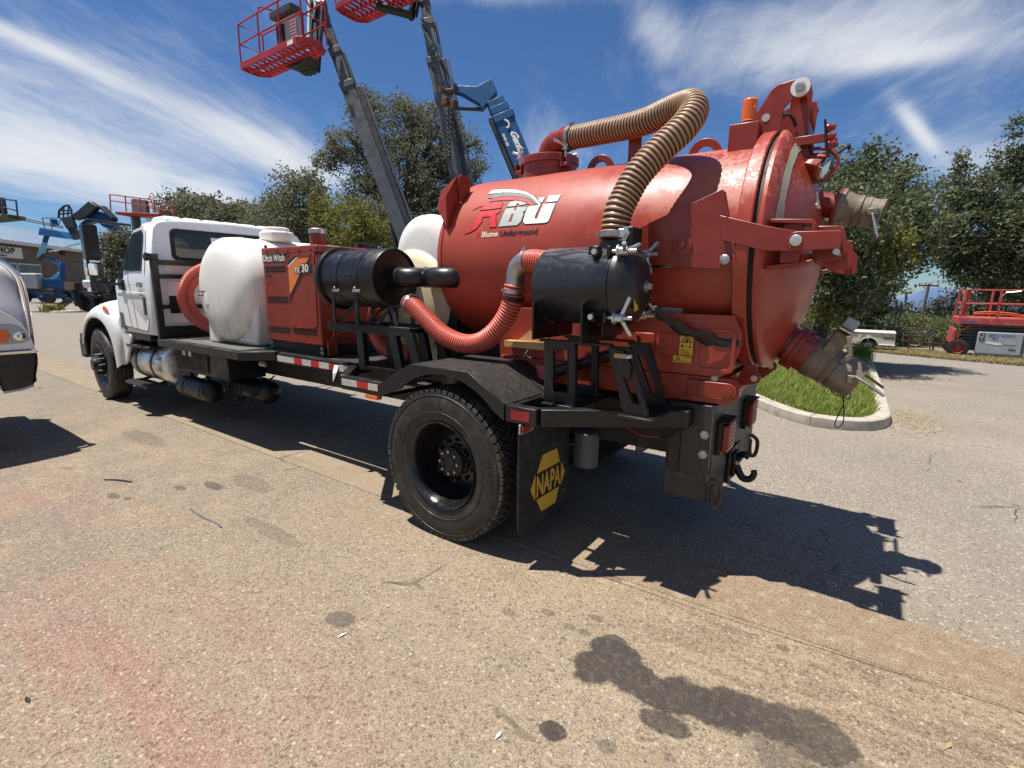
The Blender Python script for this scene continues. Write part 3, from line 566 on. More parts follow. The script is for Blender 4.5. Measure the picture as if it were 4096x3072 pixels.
def lawn():
    rng = np.random.default_rng(11); P = rng.uniform((-0.9, 4.9), (2.6, 16.0), (85000, 2)); ok = inside(P, inn); P = P[ok]
    pat = np.sin(P[:, 0] * 3.1 + 1) * np.cos(P[:, 1] * 2.3) + rng.normal(0, 0.6, len(P)); P = P[pat > -0.9]; P3 = np.c_[P, [h_ground(a, b) + 0.10 for a, b in P]]
    edge = rng.random(len(P3)) < 0.07
    o = quads('lawn', 'blade_green', blades(P3[~edge], 0.05, 0.16, 0.006, 0.9, rng)); tag(o, 'short bright green grass growing inside the kerbed island', 'grass', kind='stuff')
    o = quads('dry_lawn', 'blade_dry', blades(P3[edge], 0.03, 0.12, 0.006, 1.3, rng)); tag(o, 'dry straw coloured blades among the green island grass', 'dry grass', kind='stuff')
    # dry verge in front of the trailer and scissor lift
    n = 30000; t = rng.random(n); x = -1.0 + 11 * t; y0 = np.interp(x, [-1, 1.45, 2.87, 4.22, 5.49, 8, 10], [26.5, 22.6, 20.9, 19.6, 18.9, 17.5, 17.0]); y = y0 + rng.uniform(0, 1, n) ** 1.2 * 6.0; zg = np.array([h_ground(a, b) for a, b in zip(x, y)]) + 0.004
    o = quads('verge_grass', 'blade_dry', blades(np.c_[x, y, zg], 0.03, 0.14, 0.012, 1.4, rng)); tag(o, 'dry yellow verge grass along the far edge of the yard', 'dry grass', kind='stuff')
    m = rng.random(n) < 0.35; o = quads('verge_weeds', 'leaf_hedge', blades(np.c_[x, y, zg][m], 0.03, 0.12, 0.014, 1.2, rng)); tag(o, 'low green weeds mixed into the dry verge', 'weeds', kind='stuff')
    # clippings blown against the kerb
    n = 1500; s = rng.normal(0, 1, (n, 2)); c = np.where(rng.random(n)[:, None] < 0.62, np.array([[2.78, 6.1]]), np.array([[2.58, 11.4]])); sd = np.where(c[:, :1] > 2.7, np.array([[0.17, 0.5]]), np.array([[0.10, 1.0]]))
    Q = c + s * sd; Q[:, 0] = np.maximum(Q[:, 0], 2.56); a = rng.uniform(0, 6.283, n); L = rng.uniform(0.01, 0.05, n); d = np.stack([np.cos(a), np.sin(a), 0 * a], 1) * L[:, None]; w = np.stack([-np.sin(a), np.cos(a), 0 * a], 1) * 0.0035
    B = np.c_[Q, rng.uniform(0.004, 0.014, n) + np.array([h_ground(a, b) for a, b in Q])]; up = np.array([0, 0, 1.0]) * rng.uniform(0, 0.012, n)[:, None]
    o = quads('clippings', 'straw_bits', np.stack([B - w, B + w, B + d + w + up, B + d - w + up], 1)); tag(o, 'pale straw clippings scattered on the asphalt beside the island kerb', 'clippings', kind='stuff')
    # tall tuft at the far end of the island
    P = np.c_[rng.normal(2.10, 0.10, 420), rng.normal(14.0, 0.12, 420), np.full(420, -0.15)]
    o = quads('grass_tuft', 'blade_green', blades(P, 0.15, 0.55, 0.012, 0.5, rng, (2.10, 14.0, -0.15))); o.location = (2.10, 14.0, -0.15); tag(o, 'tall green tuft of grass at the far tip of the kerbed island', 'grass tuft')
lawn()
# ------------------------------------------------------------------ far hills seen through the gap in the trees
def hills():
    rng = random.Random(5)
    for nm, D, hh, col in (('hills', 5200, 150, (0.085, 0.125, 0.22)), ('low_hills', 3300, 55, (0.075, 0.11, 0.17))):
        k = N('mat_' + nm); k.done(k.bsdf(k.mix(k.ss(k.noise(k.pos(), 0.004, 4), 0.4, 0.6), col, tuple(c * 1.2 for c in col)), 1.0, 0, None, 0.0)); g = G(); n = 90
        for i in range(n + 1):
            a = R_(40 + 100 * i / n); z = hh * (0.65 + 0.35 * math.sin(i * 0.55 + D) + 0.25 * math.sin(i * 1.37 + 2) + rng.uniform(-.08, .08)); x, y = 2 + D * math.cos(a), D * math.sin(a)
            zb = -0.03 * D - 12; g.v += [(x, y, zb), (x * 1.02, y * 1.02, -.0290 * D + z * 1.0 + (22 if D > 4000 else 6)), (x * 1.4, y * 1.4, zb - 40)]
        for i in range(n): g.f += [(3 * i, 3 * i + 3, 3 * i + 4, 3 * i + 1), (3 * i + 1, 3 * i + 4, 3 * i + 5, 3 * i + 2)]
        struct(g.obj(nm, 'mat_' + nm, smooth=80))
hills()

# ================================================================== THE VACUUM TRUCK (x runs towards its tail, camera side is -y)
TR = thing('vacuum_truck', 'white cab truck with black flatbed carrying the red vacuum equipment', 'truck', (-3.0, 1.22, 0))
CY = 1.22
def mir(y): return 2 * CY - y
# ---- chassis
g = G()
for y in (0.80, 1.56):
    g.box(-7.5, 1.30, y, y + 0.075, 0.652, 0.965)
CM = []
for x in (-7.3, -5.2, -3.4, -1.9, -0.6, 0.7): g2 = G(); CM.append(g2); g2.box(x, x + 0.1, 0.876, 1.559, 0.66, 0.93)
fr = g.obj('chassis_frame', 'chassis_black', TR, 0.008)
for g2 in CM: g2.obj('crossmember', 'chassis_black', fr)
g = G(); g.lathe([(0, .05), (.25, .07), (.3, .16), (.62, .16), (.67, .07), (.9, .05)], (0, 0.77, 0.52), (0, 1, 0), 20); g.cyl((0, 0.35, 0.52), (0, 2.09, 0.52), 0.06)
g.obj('rear_axle', 'chassis_black', TR)
g = G(); g.box(-6.98, -6.82, 0.55, 1.9, 0.42, 0.52); g.cyl((-6.9, .3, .5), (-6.9, 2.14, .5), .05); g.obj('front_axle', 'chassis_black', TR)
g = G(); g.cyl((-5.2, 1.22, 0.66), (-0.2, 1.22, 0.58), 0.055); g.obj('drive_shaft', 'chassis_black', TR)
g = G(); g.cyl((-3.9, 1.35, .62), (-3.0, 1.35, .62), .13); g.obj('exhaust_silencer', 'rusty_steel', TR)
for y in (0.70, 1.66):
    g = G()
    for k in range(4): g.beam((-0.62 + .08 * k, y, .62 + .018 * k), (0.62 - .08 * k, y, .62 + .018 * k), .07, .014)
    g.obj('leaf_spring', 'rusty_steel', TR)
for y in (0.73, 1.62):
    g = G(); g.cyl((0.0, y, .46), (0.22, y, .86), .07, .09); g.obj('air_bag', 'rubber_seal', TR)
# ---- wheels
def tyre_mesh(name, w, Ro=0.52, Ri=0.292, lugs=60, drive=True):
    g = G(); h = w / 2
    pr = [(-h * 0.80, Ri), (-h * 0.93, Ri + .012), (-h * 0.98, Ri + .03), (-h * 1.0, Ri + .065), (-h * 1.03, Ri + .115), (-h * 0.985, Ri + .165), (-h * 0.94, Ro - .045), (-h * 0.92, Ro - .034), (-h * 0.90, Ro - .027), (-h * .86, Ro - .024), (h * .86, Ro - .024),
          (h * 0.90, Ro - .027), (h * 0.92, Ro - .034), (h * 0.94, Ro - .045), (h * 0.985, Ri + .165), (h * 1.03, Ri + .115), (h, Ri + .065), (h * 0.98, Ri + .03), (h * 0.93, Ri + .012), (h * 0.80, Ri)]
    g.lathe(pr, (0, 0, 0), (0, 1, 0), 72, (False, False)); side = g.mesh(name, 'tyre_rubber', 35)
    t = G(); rows = ((-0.93, -0.46), (-0.40, -0.04), (0.04, 0.40), (0.46, 0.93)) if drive else ((-.86, -.55), (-.5, -.2), (-.16, .16), (.2, .5), (.55, .86))
    for ri, (a, b) in enumerate(rows):
        for i in range(lugs):
            t0 = 2 * math.pi * (i + 0.5 * (ri % 2)) / lugs; gap = 0.74
            t1 = t0 + 2 * math.pi / lugs * (gap if drive else 0.97); sk = (0.025 if ri % 2 else -0.025) if drive else 0; r0 = Ro - 0.030; vs = []
            for rr in (r0, Ro):
                rc = rr - 0.007 if rr == Ro else rr
                for yy, dt, rad in ((a * h, sk, rc if ri == 0 else rr), (b * h, -sk, rc if ri == len(rows) - 1 else rr)):
                    for tt in (t0, t1): vs.append(((rad) * math.cos(tt + dt), yy, (rad) * math.sin(tt + dt)))
            t.add(vs, [(0, 1, 3, 2), (4, 6, 7, 5), (0, 4, 5, 1), (2, 3, 7, 6), (0, 2, 6, 4), (1, 5, 7, 3)])
    return side, t.mesh('tread', 'tyre_tread', 0)
tyre_r, tread_r = tyre_mesh('tyre', 0.275); tyre_f, tread_f = tyre_mesh('tyre', 0.27, lugs=44, drive=False)
def sidewall_text(par, y, R, s, size, a0, bold=0.0015):
    vs, fs = text2d(s, size, bold=bold); w = max(v[0] for v in vs) if vs else 1
    gg = G(); gg.add([((R + v) * math.cos(a0 - u / R), y, (R + v) * math.sin(a0 - u / R)) for u, v in vs], fs)
    o = bpy.data.objects.new('sidewall_lettering', gg.mesh('sidewall_lettering', 'chassis_black', 0)); COL.objects.link(o); o.parent = par; return o
def rear_wheel(y_out, side):
    """outer wheel of the dual: deep dish; side -1 = camera side"""
    e = bpy.data.objects.new('rear_wheel', None); COL.objects.link(e); e.parent = TR; e.location = Vector((0, y_out + 0.1375 * -side, 0.52)) - TR.location; e['_local'] = 1
    if side > 0: e.rotation_euler = (0, 0, math.pi)
    for nm, me in (('tyre', tyre_r), ('tread', tread_r)): inst(me, e, (0, 0, 0), name=nm)
    h = -0.1375; r = G()      # local -y is outside
    r.lathe([(h + .012, .291), (h + .006, .300), (h - .004, .296), (h + .006, .283), (h + .035, .268), (h + .065, .258), (h + .10, .25), (h + .21, .245), (h + .215, .235)], (0, 0, 0), (0, 1, 0), 64, (False, False))
    r.obj('rim', 'black_gloss', e)
    d = G(); d.lathe([(h + .205, .246), (h + .19, .20), (h + .175, .168), (h + .175, .10)], (0, 0, 0), (0, 1, 0), 48, (False, False)); d.obj('wheel_disc', 'black_gloss', e)
    hb = G(); hb.lathe([(h + .20, .112), (h + .15, .112), (h + .145, .104), (h + .11, .100), (h + .105, .092), (h + .105, .045), (h + .098, .04), (h + .098, 0.001)], (0, 0, 0), (0, 1, 0), 40, (False, True)); hb.obj('hub', 'chassis_black', e)
    for i in range(8):
        a = 2 * math.pi * i / 8; x, z = .077 * math.cos(a), .077 * math.sin(a); b = G(); b.cyl((x, h + .107, z), (x, h + .082, z), .0105, n=6); b.obj('hub_bolt', 'steel', e)
    for i in range(10):
        a = 2 * math.pi * (i + .5) / 10; x, z = .142 * math.cos(a), .142 * math.sin(a); b = G(); b.cyl((x, h + .18, z), (x, h + .145, z), .016, n=6); b.obj('lug_nut', 'chassis_black', e)
    for a in (0.6, 3.7): hl = G(); hl.cyl((.205 * math.cos(a), h + .2, .205 * math.sin(a)), (.205 * math.cos(a), h + .186, .205 * math.sin(a)), .032); hl.obj('hand_hole', 'rubber_seal', e)
    for a0, s in ((1.95, 'R22.5'), (0.35, 'D507'), (-2.9, 'FAVOUR')): sidewall_text(e, -0.1425, .385, s, .075, a0)
    for rr in (.36, .47): ring = G(); ring.lathe([(0, rr), (-.004, rr + .002), (-.004, rr + .006), (0, rr + .008)], (0, -.1375 * (1.0 if rr < .4 else .96), 0), (0, 1, 0), 72, (False, False)); ring.obj('sidewall_rib', 'tyre_rubber', e)
    return e
def plain_wheel(y, drive=True, nm='rear_inner_wheel', x=0.0):
    e = bpy.data.objects.new(nm, None); COL.objects.link(e); e.parent = TR; e.location = Vector((x, y, .52)) - TR.location; e['_local'] = 1
    for n2, me in (('tyre', tyre_r if drive else tyre_f), ('tread', tread_r if drive else tread_f)): inst(me, e, (0, 0, 0), name=n2)
    r = G(); r.lathe([(-.13, .296), (-.12, .27), (0, .25), (.12, .27), (.13, .296)], (0, 0, 0), (0, 1, 0), 48, (False, False)); r.lathe([(-.01, .25), (-.012, .05)], (0, 0, 0), (0, 1, 0), 40, (False, False)); r.obj('rim', 'black_gloss', e)
    return e
rear_wheel(0.0, -1); rear_wheel(mir(0.0), 1); plain_wheel(0.47); plain_wheel(mir(0.47))
def front_wheel(y, side):
    e = bpy.data.objects.new('front_wheel', None); COL.objects.link(e); e.parent = TR; e.location = Vector((-6.92, y, .52)) - TR.location; e['_local'] = 1
    if side > 0: e.rotation_euler = (0, 0, math.pi)
    else: e.rotation_euler = (0, 0, R_(-2))
    for n2, me in (('tyre', tyre_f), ('tread', tread_f)): inst(me, e, (0, 0, 0), name=n2)
    r = G(); r.lathe([(-.125, .291), (-.132, .300), (-.142, .294), (-.125, .275), (-.08, .255), (-.07, .235), (-.095, .20), (-.11, .17), (-.11, .10)], (0, 0, 0), (0, 1, 0), 56, (False, False)); r.obj('rim', 'black_gloss', e)
    hb = G(); hb.lathe([(-.10, .118), (-.15, .115), (-.17, .095), (-.225, .09), (-.235, .08), (-.24, .001)], (0, 0, 0), (0, 1, 0), 32, (False, False)); hb.obj('hub', 'black_paint', e)
    for i in range(10):
        a = 2 * math.pi * i / 10; x, z = .142 * math.cos(a), .142 * math.sin(a); b = G(); b.lathe([(-.105, .021), (-.135, .021), (-.14, .017), (-.20, .006)], (x, 0, z), (0, 1, 0), 8); b.obj('lug_cover', 'black_paint', e)
    return e
front_wheel(0.27, -1); front_wheel(mir(0.27), 1)
# ---- cab: lofted shell
def loft(secs, name, mat, parent, cap=True, bevel=0.0, smooth=50):
    g = G(); n = len(secs[0]); g.v = [p for s in secs for p in s]
    for i in range(len(secs) - 1):
        for k in range(n): j = (k + 1) % n; g.f.append((i * n + k, i * n + j, (i + 1) * n + j, (i + 1) * n + k))
    if cap: g.f += [tuple(reversed(range(n))), tuple((len(secs) - 1) * n + k for k in range(n))]
    return g.obj(name, mat, parent, bevel, smooth)
def cabsec(x, zt, inset, zb=1.06, zs=1.74, wb=0.17, crown=0.05, r=0.09):
    """half-outline mirrored: bottom, side, shoulder, roof edge, crown"""
    L = [(wb + 0.015, zb), (wb, zb + 0.05), (wb, zs), (wb + inset * .15, zs + 0.1), (wb + inset * 0.8, zt - r * 1.15), (wb + inset + r * .25, zt - r * .45), (wb + inset + r, zt - .012), (wb + inset + .30, zt + crown * .6), (CY, zt + crown)]
    return [(x, y, z) for y, z in L] + [(x, mir(y), z) for y, z in reversed(L[:-1])]
cab = loft([cabsec(-4.85, 2.40, .14, r=.11, wb=.195), cabsec(-4.868, 2.43, .12, wb=.175), cabsec(-4.95, 2.445, .11), cabsec(-5.25, 2.445, .11), cabsec(-5.42, 2.41, .13), cabsec(-5.55, 2.31, .15), cabsec(-5.75, 2.10, .17, zs=1.70), cabsec(-6.02, 1.80, .10, zs=1.62, crown=.03)][::-1], 'cab', 'white_paint', TR)
# roof ribs
for k in range(7):
    y0 = 0.42 + k * 0.235; g = G(); g.prism([(-5.32, 2.462), (-5.25, 2.497), (-4.95, 2.497), (-4.885, 2.452), (-4.9, 2.40), (-5.3, 2.40)], 'y', y0, y0 + 0.185); g.obj('roof_rib', 'white_paint', cab, .015)
# windscreen
g = G(); ws = [(-5.50, .37, 2.36), (-5.50, mir(.37), 2.36), (-6.0, mir(.27), 1.83), (-6.0, .27, 1.83)]; g.add(ws + [(x + .02, y, z - .02) for x, y, z in ws], [(0, 1, 2, 3), (7, 6, 5, 4), (0, 3, 7, 4), (1, 0, 4, 5), (2, 1, 5, 6), (3, 2, 6, 7)])
g.xf(Matrix.Translation((-0.03, 0, 0.03))); g.obj('windscreen', 'glass_dark', cab)
# doors: one per side with a sunk shut line, window, handle
def cab_side(y, z):   # outer skin y at height z on the camera side
    return 0.17 + (0 if z < 1.74 else (z - 1.74) * .165 if z < 1.84 else .0165 + (z - 1.84) / .50 * .0715)
for s in (-1, 1):
    Y = (lambda y: y) if s < 0 else mir
    def skin(pts, lift):
        return [(x, Y(cab_side(0, z) - lift), z) for x, z in pts]
    dpoly = [(-5.90, 1.14), (-5.10, 1.10), (-5.03, 1.20), (-5.02, 1.80), (-5.03, 2.30), (-5.10, 2.37), (-5.42, 2.33), (-5.60, 2.12), (-5.88, 1.78), (-5.95, 1.60), (-5.95, 1.25)]
    e = G(); n = len(dpoly); o_ = grow(dpoly, 0.008)
    e.add(skin(o_, .0015) + skin(dpoly, .0015), [(i, (i + 1) % n, n + (i + 1) % n, n + i) for i in range(n)]); e.obj('shut_line', 'rubber_seal', cab, smooth=0)
    d = G(); d.add(skin(dpoly, .006) + skin(dpoly, -.01), [tuple(range(n))] + [(i, (i + 1) % n, n + (i + 1) % n, n + i) for i in range(n)]); door = d.obj('door', 'white_paint', cab, .004)
    wp = [(-5.70, 1.86), (-5.14, 1.85), (-5.12, 2.27), (-5.16, 2.30), (-5.42, 2.275), (-5.56, 2.13)]
    f = G(); n = len(wp); f.add(skin(grow(wp, .028), .009) + skin(wp, .009), [(i, (i + 1) % n, n + (i + 1) % n, n + i) for i in range(n)]); f.obj('window_frame', 'rubber_seal', door, smooth=0)
    f = G(); f.add(skin(wp, .008), [tuple(range(n))]); f.obj('window', 'cab_interior_shade', door, smooth=0)
    f = G(); f.add(skin([(-5.45, 1.86), (-5.43, 1.86), (-5.41, 2.28), (-5.43, 2.28)], .011), [(0, 1, 2, 3)]); f.obj('window_divider', 'rubber_seal', door, smooth=0)
    vw = [(-5.93, 1.66), (-5.76, 1.72), (-5.745, 1.85), (-5.60, 2.10), (-5.62, 2.13), (-5.88, 1.80)]
    f = G(); f.add(skin(vw, .0075), [tuple(range(len(vw)))]); f.obj('vent_window', 'cab_interior_shade', door, smooth=0)
    f = G(); f.prism([(-5.13, 1.30), (-5.05, 1.30), (-5.06, 1.52), (-5.12, 1.52)], 'y', Y(.175), Y(.155)); f.obj('handle', 'black_gloss', door, .01)
    f = G(); f.box(-5.95, -5.05, *sorted((Y(.158), Y(.166))), 1.555, 1.575); f.obj('crease_moulding', 'white_paint', door, .004)
    g = G(); g.box(-5.86, -5.12, *sorted((Y(.19), Y(.30))), 0.97, 1.062); g.obj('sill', 'black_paint', cab, .01)
lettering('badge', 'VT365', .075, plane_map((-5.28, .1615, 1.64), (1, 0, 0), (0, 0, 1)), 'print_black', cab, bold=.004, shear=.25)
g = G(); g.lathe([(0, .034), (.003, .034), (.003, .026), (0, .026)], (-5.17, .164, 1.565), (0, -1, 0), 20, (False, False)); g.obj('round_emblem', 'print_grey', cab)
# rear wall details
RX = -4.85
def wallbox(nm, y0, y1, z0, z1, t, mat, par, bev=.006, x=RX): g = G(); g.box(x, x + t, y0, y1, z0, z1); return g.obj(nm, mat, par, bev)
g = G(); o_ = rrect(.43, 2.01, 1.965, 2.345, .07); i_ = rrect(.475, 1.965, 2.005, 2.305, .05); g.frame(o_, i_, 'x', RX - .012, RX + .014); g.obj('rear_window_gasket', 'rubber_seal', cab)
g = G(); g.prism(rrect(.475, 1.965, 2.005, 2.305, .05), 'x', RX - .01, RX + .004); g.obj('rear_window', 'glass_dark', cab, smooth=0)
g = G(); g.box(RX + .0045, RX + .006, .90, 1.04, 2.16, 2.27); g.obj('window_sticker', 'print_white', cab, smooth=0)
for z0, z1 in ((1.80, 1.91), (1.44, 1.72), (1.20, 1.38)): wallbox('wall_pressing', .34, 2.10, z0, z1, .012, 'white_paint', cab)
for y0, y1, z0, z1 in ((.345, .46, 1.435, 1.54), (.345, .46, 1.325, 1.42), (.86, .95, 1.24, 1.34)):
    v = wallbox('vent', y0, y1, z0, z1, .02, 'black_paint', cab)
    for k in range(5): gg = G(); zz_ = z0 + (k + .5) * (z1 - z0) / 5; gg.box(RX + .02, RX + .026, y0 + .01, y1 - .01, zz_ - .006, zz_ + .006); gg.obj('slat', 'rubber_seal', v, smooth=0)
# headache rack
hr = G()
for y in (.165, 2.205): hr.box(-4.80, -4.74, y, y + .07, 1.03, 1.965)
hr.box(-4.80, -4.74, .236, 2.204, 1.905, 1.965); rk = hr.obj('headache_rack', 'black_paint', TR, .005)
for z in (1.745, 1.385): g = G(); g.box(-4.795, -4.745, .236, 2.204, z, z + .05); g.obj('rack_bar', 'black_paint', rk, .004)
g = G(); g.box(-4.79, -4.75, .236, 2.204, 1.04, 1.175); g.obj('rack_kick_plate', 'black_paint', rk)
g = G(); g.lathe([(0, .045), (.03, .05), (.04, .035)], (-4.77, .15, 1.99), (0, -1, .1), 16); g.box(-4.79, -4.73, .16, .24, 1.966, 2.03); g.obj('work_lamp', 'black_paint', rk)
g = G(); g.tube([(-4.76, .17, 1.97), (-4.74, .15, 1.93), (-4.75, .155, 1.87)], .006, 6); g.obj('lamp_wire', 'rubber_seal', rk)
# hood and front fenders
def hoodsec(x, zt, w, zb, r=.12):
    L = [(CY - w, zb), (CY - w, zt - r * 1.6), (CY - w + r * .35, zt - r * .5), (CY - w + r * 1.3, zt - .02), (CY - w * .4, zt + .03), (CY, zt + .04)]
    return [(x, y, z) for y, z in L] + [(x, mir(y), z) for y, z in reversed(L[:-1])]
hood = loft([hoodsec(-5.97, 1.72, .96, 1.12), hoodsec(-6.3, 1.66, .88, 1.05), hoodsec(-6.9, 1.56, .80, .95), hoodsec(-7.4, 1.45, .72, .85), hoodsec(-7.62, 1.30, .66, .8)], 'hood', 'white_paint', TR)
for s in (-1, 1):
    Y = (lambda y: y) if s < 0 else mir
    # fender: arched band lofted round the wheel opening
    fs = []; rin, cx, cz = .60, -6.92, .53
    pts = [(-7.62, .80), (-7.60, 1.02), (-7.45, 1.19), (-7.2, 1.32), (-6.9, 1.39), (-6.55, 1.385), (-6.25, 1.31), (-6.03, 1.18), (-5.96, .95), (-6.02, .62)]
    inner = [(-7.53, .76), (-7.48, .93), (-7.35, 1.07), (-7.16, 1.17), (-6.9, 1.205), (-6.62, 1.18), (-6.42, 1.07), (-6.30, .92), (-6.24, .76), (-6.22, .52)]
    n = len(pts); g = G()
    rows = [[(x, .14, z) for x, z in inner], [(x, .118, z) for x, z in inner], [((x * .8 + X * .2), .115, (z * .8 + Z * .2)) for (x, z), (X, Z) in zip(inner, pts)], [(x * .35 + X * .65, .135, z * .35 + Z * .65) for (x, z), (X, Z) in zip(inner, pts)], [(x, .20, z) for x, z in pts], [(x, .34, z + .06) for x, z in pts], [(x * 1.0, .52, z + .07) for x, z in pts]]
    for r in rows: g.v += [(x, Y(y), z) for x, y, z in r]
    for i in range(len(rows) - 1):
        for k in range(n - 1): g.f.append((i * n + k, i * n + k + 1, (i + 1) * n + k + 1, (i + 1) * n + k))
    fe = g.obj('front_fender', 'white_paint', TR, smooth=60)
    m = fe.modifiers.new('sub', 'SUBSURF'); m.levels = m.render_levels = 1
    lin = G()
    for k, (x, z) in enumerate(inner): lin.v += [(x, Y(.135), z), (x, Y(.75), z)]
    lin.f = [(2 * k, 2 * k + 1, 2 * k + 3, 2 * k + 2) for k in range(n - 1)]; lin.obj('wheel_well', 'rubber_seal', fe)
    g = G(); g.lathe([(0, .001), (-.012, .05), (0, .075)], (0, 0, 0), (0, 1, 0), 20, (False, False)); g.xf(Matrix.Translation((-6.47, Y(.155), 1.325)) @ Matrix.Rotation(R_(12), 4, 'Y') @ Matrix.Diagonal((1.6, 1 * (1 if s < 0 else -1), .62, 1))); g.obj('side_marker', 'amber', fe)
    # skirt between fender and door sill, splash plate
    g = G(); g.prism([(-6.12, .58), (-6.22, .62), (-6.27, .95), (-6.10, 1.22), (-5.93, 1.30), (-5.93, 1.06), (-5.72, 1.02), (-5.70, .99), (-6.0, .62)], 'y', Y(.21), Y(.175)); g.obj('skirt', 'white_paint', fe, .012)
    g = G(); g.prism([(-5.97, 1.10), (-5.80, 1.08), (-5.83, 1.30), (-5.96, 1.32)], 'y', Y(.185), Y(.162)); g.obj('side_vent', 'black_gloss', fe, .008)
    g = G(); g.box(-7.70, -7.48, *sorted((Y(.13), Y(.60))), .60, .93); g.obj('bumper_end', 'black_paint', fe, .02)
g = G(); g.box(-7.80, -7.62, .14, mir(.14), .55, .85); g.obj('front_bumper', 'black_paint', TR, .03)
# mirrors
for s in (-1, 1):
    Y = (lambda y: y) if s < 0 else mir; mx = -5.72
    mo = G(); mo.tube([(-5.60, Y(.29), 2.41), (mx, Y(.12), 2.425), (mx, Y(-.12), 2.435), (mx - .005, Y(-.158), 2.40), (mx, Y(-.165), 1.90), (mx, Y(-.12), 1.70), (-5.72, Y(.16), 1.665)], .017, 8); ma = mo.obj('mirror_arm', 'black_paint', TR)
    g = G(); g.box(-5.80, -5.68, *sorted((Y(.135), Y(.20))), 1.60, 1.73); g.obj('arm_bracket', 'black_paint', ma, .01)
    for nm, (y0, y1, z0, z1) in (('mirror_head', (-.185, -.035, 1.96, 2.385)), ('wide_angle_mirror', (-.19, -.03, 1.765, 1.935))):
        a, b = sorted((Y(y0), Y(y1))); h_ = G(); h_.prism(rrect(a, b, z0, z1, .028), 'x', mx - .09, mx + .03); mh = h_.obj(nm, 'black_gloss' if nm == 'mirror_head' else 'chrome', ma, .012)
        q = G(); q.prism(rrect(a + .012, b - .012, z0 + .014, z1 - .014, .02), 'x', mx + .031, mx + .034); q.obj('mirror_glass', 'mirror_dark' if nm == 'mirror_head' else 'chrome', mh, smooth=0)
        q = G(); q.frame(rrect(a, b, z0, z1, .028), rrect(a + .013, b - .013, z0 + .015, z1 - .015, .02), 'x', mx + .03, mx + .037); q.obj('mirror_rim', 'black_gloss', mh)
# fuel tank, steps, straps
for s in (-1, 1):
    Y = (lambda y: y) if s < 0 else mir
    def ft(prof, nm, mat, par): g = G(); g.lathe(prof, (0, Y(.46), .655), (1, 0, 0), 40); return g.obj(nm, mat, par)
    tank = ft([(-6.02, .02), (-6.015, .17), (-5.99, .225), (-5.955, .25), (-5.02, .25), (-4.985, .225), (-4.965, .17), (-4.96, .001)], 'fuel_tank', 'alu_tank', TR)
    for x in (-5.80, -5.30): ft([(x, .250), (x, .257), (x + .055, .257), (x + .055, .250)], 'tank_strap', 'black_paint', tank)
    for nm, (z, y0, y1, x0, x1) in (('upper_step', (.895, .17, .42, -5.92, -5.20)), ('lower_step', (.385, .13, .36, -6.0, -5.25))):
        st = G(); st.box(x0, x1, *sorted((Y(y0), Y(y1))), z - .035, z); so = st.obj(nm, 'black_dusty', tank, .008)
        for i in range(9):
            q = G(); xx = x0 + .05 + i * (x1 - x0 - .1) / 8; q.box(xx - .02, xx + .02, *sorted((Y(y0 + .03), Y(y1 - .03))), z, z + .012); q.obj('grip_tread', 'black_dusty', so, .004)
        for x in (x0 + .1, x1 - .1): q = G(); q.beam((x, Y(y0 + .05), z - .03), (x, Y(.60), z - .03 + (.1 if z < .5 else -.05)), .05, .03); q.obj('step_bracket', 'black_paint', so)
# battery box and air reservoirs under the bed
bx = G(); bx.box(-4.86, -3.55, .36, .79, .62, .93); bb = bx.obj('battery_box', 'black_paint', TR, .012)
g = G(); g.box(-4.84, -4.0, .345, .36, .66, .90); g.obj('box_panel', 'chassis_black', bb, .004)
for x in (-4.62, -4.46): g = G(); g.box(x, x + .07, .338, .345, .83, .90); g.obj('warning_label', 'print_white', bb, smooth=0)
for (x0, x1, y, z) in ((-4.86, -4.02, .42, .42), (-4.0, -3.2, .66, .48)):
    g = G(); g.lathe([(x0, .001), (x0 + .01, .08), (x0 + .05, .125), (x0 + .08, .13), (x1 - .08, .13), (x1 - .05, .125), (x1 - .01, .08), (x1, .001)], (0, y, z), (1, 0, 0), 28); a = g.obj('air_reservoir', 'black_paint', TR)
    for x in (x0 + .2, x1 - .2): q = G(); q.lathe([(x, .130), (x, .135), (x + .04, .135), (x + .04, .130)], (0, y, z), (1, 0, 0), 28); q.box(x, x + .04, y - .02, y + .02, z + .13, .64); q.obj('reservoir_strap', 'black_paint', a)
for k in range(5):
    g = G(); P, _ = spline([(-3.9 + .1 * k, .45, .60), (-3.7 + .08 * k, .42, .42 - .02 * k), (-3.45 + .05 * k, .5, .40 + .03 * k), (-3.3, .75, .66)], 16); g.tube(P, .009, 6); g.obj('air_line', 'rubber_seal', TR)
g = G(); g.lathe([(0, .03), (.06, .03), (.07, .018), (.11, .018)], (-4.93, .40, .70), (1, -.1, 0), 12); g.obj('drain_valve', 'tan_metal', TR)
